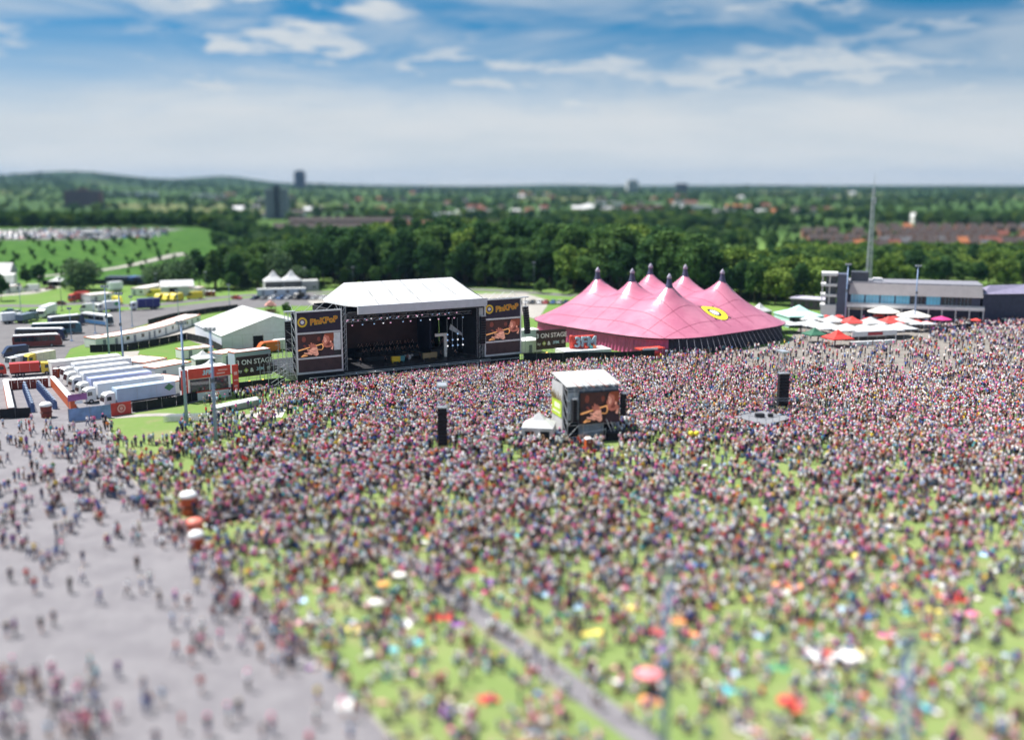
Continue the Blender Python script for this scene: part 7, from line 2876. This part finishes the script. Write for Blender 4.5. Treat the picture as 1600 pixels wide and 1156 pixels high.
# musicians on the stage risers belong to the same mass
for rx, ry, rz_ in [(-9 + k * 1.05, 10.8 + (k % 2) * .5, 2.9) for k in range(15)] + [(-9 + k * 1.05, 13.6 + (k % 2) * .6, 3.8) for k in range(15)] + [(9 + k * .9, 10 + (k % 3), 3.6) for k in range(7)] + [(-6, 4, 2.0), (-.5, 3.2, 2.0), (3.4, 4.5, 2.0), (8.8, 3.8, 2.0), (-12, 5, 2), (13, 4, 2)]:
    q = sp(rx, ry, rz_)
    crowd.append((q[0], q[1], q[2], SANG + pr.normal() * .2, 'stage'))

dk0, dkr, dkl = span((330, 822), (445, 796))
for k in range(46):                                # people on the low deck
    u_, v_ = random.uniform(.4, dkl - .4), random.uniform(.4, 3.8)
    crowd.append((dk0.x + math.cos(dkr) * u_ - math.sin(dkr) * v_, dk0.y + math.sin(dkr) * u_ + math.cos(dkr) * v_, .75, random.uniform(0, 6.28), random.choice(['stand', 'drink', 'sit_knees', 'sit_cross', 'hip'])))
lib, libk = [], []


def merged(parts):
    bm = bmesh.new()
    mats = []
    for me in parts:
        k = len(bm.faces)
        off = len(mats)
        bm.from_mesh(me)
        bm.faces.ensure_lookup_table()
        for f in bm.faces[k:]:
            f.material_index += off
        mats += list(me.materials)
    out = bpy.data.meshes.new('crowd_figure')
    bm.to_mesh(out)
    bm.free()
    for m in mats:
        out.materials.append(m)
    return out


VAR = {}
for po in POSES:
    for leg in ('trousers', 'shorts'):
        for hd in (('hair',), ('long_hair',), ('hair', 'hat')):
            VAR[(po, leg, hd)] = len(lib)
            fm = FIG[po]
            lib.append(merged([fm['body'], fm['top'], fm[leg]] + [fm[h] for h in hd]))
co, var, turn, size, ca = [], [], [], [], {k: [] for k in ('skin_col', 'top_col', 'leg_col', 'hair_col', 'hat_col')}
for x, y, z, a, po in crowd:
    d = dress(po)
    if po == 'stage':
        d['top'], d['leg'], d['hat'], po = 'black', 'black trousers', None, 'drink'
    hd = ('hair', 'hat') if d['hat'] else (('long_hair',) if d['long'] else ('hair',))
    leg = 'shorts' if 'shorts' in d['leg'] else 'trousers'
    co.append((x, y, z + (.02 if z == 0 else 0)))
    var.append(VAR[(po, leg, hd)])
    turn.append(a)
    s_ = float(pr.uniform(1.04, 1.19))
    size.append((s_, s_, s_))
    ca['skin_col'].append(jit(d['skin']) + [1])
    ca['top_col'].append((jit(TOPC[d['top']]) if TOPC[d['top']] else jit(d['skin'])) + [1])
    ca['leg_col'].append(jit(LEGC[d['leg']]) + [1])
    ca['hair_col'].append(jit(HAIRC[d['hair']]) + [1])
    ca['hat_col'].append(jit(HATC[d['hat'] or 'pink']) + [1])
at = {'variant': ('INT', var), 'turn': ('FLOAT', turn), 'size': ('FLOAT_VECTOR', size)}
for k, v in ca.items():
    at[k] = ('FLOAT_COLOR', v)
cr_ = instancer('crowd', co, lib, at)
tag(cr_, 'vast festival crowd in summer clothes filling the field before the stage', 'crowd')

# blankets and a few things lying among the people
BLC = {'white': (.78, .78, .76), 'red': (.52, .05, .04), 'orange': (.75, .30, .12), 'pink': (.72, .22, .34), 'pale blue': (.40, .58, .75), 'blue': (.07, .18, .45), 'green': (.10, .30, .14), 'yellow': (.75, .62, .14), 'purple': (.30, .14, .38), 'grey': (.4, .4, .42), 'tartan red': (.38, .06, .08), 'turquoise': (.14, .48, .52)}


def blanket(x, y, rz, w_, l_, colour, label, group=None, z=.03):
    m = M('blanket_' + colour.replace(' ', '_'), BLC[colour], .9, .18, 2.0)
    q = MB()
    n = 6
    rr = random.Random(int(abs(x * 100 + y)))
    g = [[((i / n - .5) * w_ + rr.uniform(-.06, .06), (j / n - .5) * l_ + rr.uniform(-.06, .06), z + rr.uniform(0, .035)) for j in range(n + 1)] for i in range(n + 1)]
    for i in range(n):
        for j in range(n):
            q.quad(g[i][j], g[i + 1][j], g[i + 1][j + 1], g[i][j + 1])
    for k in range(n):                            # thickness at the hem
        for a, b in ((g[k][0], g[k + 1][0]), (g[k + 1][n], g[k][n]), (g[0][k + 1], g[0][k]), (g[n][k], g[n][k + 1])):
            q.quad((a[0], a[1], 0), (b[0], b[1], 0), b, a)
    o = put('picnic_blanket', q.mesh('picnic_blanket', m, True), None, (x, y, 0), rz)
    tag(o, label, 'blanket', group)


for px_, py_, c, w_, l_, lab in [(1303, 1022, 'white', 5.0, 3.2, 'large white sheet spread on the grass right of the centre mast'), (1065, 968, 'orange', 3.6, 1.6, 'long orange blanket behind the centre mast'),
                                 (1490, 934, 'red', 3.2, 2.4, 'red blanket under a seated group at the right'), (1335, 952, 'pale blue', 3.4, 1.5, 'pale blue blanket above the white sheet'), (1075, 884, 'blue', 4.4, 1.6, 'long blue tarpaulin in the crowd above the centre mast'),
                                 (1230, 915, 'orange', 3.4, 2.0, 'orange blanket among people left of the red one'), (690, 965, 'red', 2.2, 1.4, 'red and purple blanket left of the footpath'), (495, 965, 'white', 2.2, 1.4, 'white blanket on the grass near the paving edge'),
                                 (410, 833, 'orange', 2.4, 1.3, 'orange red blanket below the grey deck'), (1475, 893, 'pink', 3.0, 1.3, 'pink blanket at the right among seated people'), (1005, 716, 'white', 3.5, 1.6, 'white blanket on the grass in front of the tower'),
                                 (925, 988, 'yellow', 2.4, 1.2, 'yellow blanket above the footpath'), (545, 1100, 'cream' if 'cream' in BLC else 'white', 2.0, 1.6, 'white blanket low on the grass by the paving'), (1510, 958, 'pink', 2.6, 1.2, 'pink and white blanket near the right edge')]:
    p = G(px_, py_)
    blanket(p.x, p.y, .1, w_, l_, c, lab)
bl = sorted(blankets, key=lambda b: b[1])[:120]
for x, y, a, w_, l_ in bl:
    if not free(np.array([x]), np.array([y]))[0]:
        continue
    far = 'low in view' if y < 92 else ('half way up' if y < 125 else 'below the dense crowd')
    wh = where(x, y)
    for _ in range(30):
        c = random.choice(list(BLC))
        if (c, far, wh) not in seen:
            break
    seen.add((c, far, wh))
    blanket(x, y, a, w_, l_, c, f'{c} picnic blanket {far}, {wh}', f'{c} blankets {far}, {wh}')
PPK = M('parasol_coral_pink', (.78, .24, .26), .7, .1)
t = parasol('coral pink parasol on the grass left of the centre mast', (1013, 1078), 1.3, 2.1, PPK)
t = parasol('white parasol among people on the paving edge of the lawn', (588, 962), .8, 1.9, PWH)
t = parasol('orange parasol among the people above the footpath', (600, 935), .7, 2.0, M('parasol_orange', (.75, .38, .10), .7))
t = parasol('white parasol near the top of the footpath', (625, 918), .8, 1.9, PWH)
t = parasol('red parasol in the sitting crowd at lower right', (1228, 1120), .85, 1.9, PRED)
YB = M('balloon_yellow', (.82, .70, .05), .3, .05)
for k, px_ in enumerate((1079, 1088)):
    p = G(px_, 700)
    t = thing('balloon', ['left', 'right'][k] + ' of two yellow balloons over the crowd right of the tower', 'balloon', (p.x, p.y, 0))
    part('ball', MB().lathe([(0, 2.1), (.2, 2.15), (.42, 2.4), (.48, 2.65), (.38, 2.92), (.18, 3.05), (0, 3.08)], 14), YB, t, True)
    part('string', MB().tube((0, 0, .9), (0, 0, 2.1), .01, n=4), WHITEL, t)


# ================================================================== AIR
HZ = MB().box(-9700, 9700, -1200, 9700, -6, 140)
hm = bpy.data.materials.new('haze_air')
hm.use_nodes = True
ht_ = hm.node_tree
ht_.nodes.clear()
pvn = ht_.nodes.new('ShaderNodeVolumePrincipled')
pvn.inputs['Color'].default_value = (.24, .42, .70, 1)
pvn.inputs['Density'].default_value = .000045
pvn.inputs['Anisotropy'].default_value = .1
ho = ht_.nodes.new('ShaderNodeOutputMaterial')
ht_.links.new(pvn.outputs[0], ho.inputs['Volume'])
o = put('haze', HZ.mesh('haze', hm))
tag(o, 'pale blue haze in the air over the far landscape', 'haze', None, 'stuff')
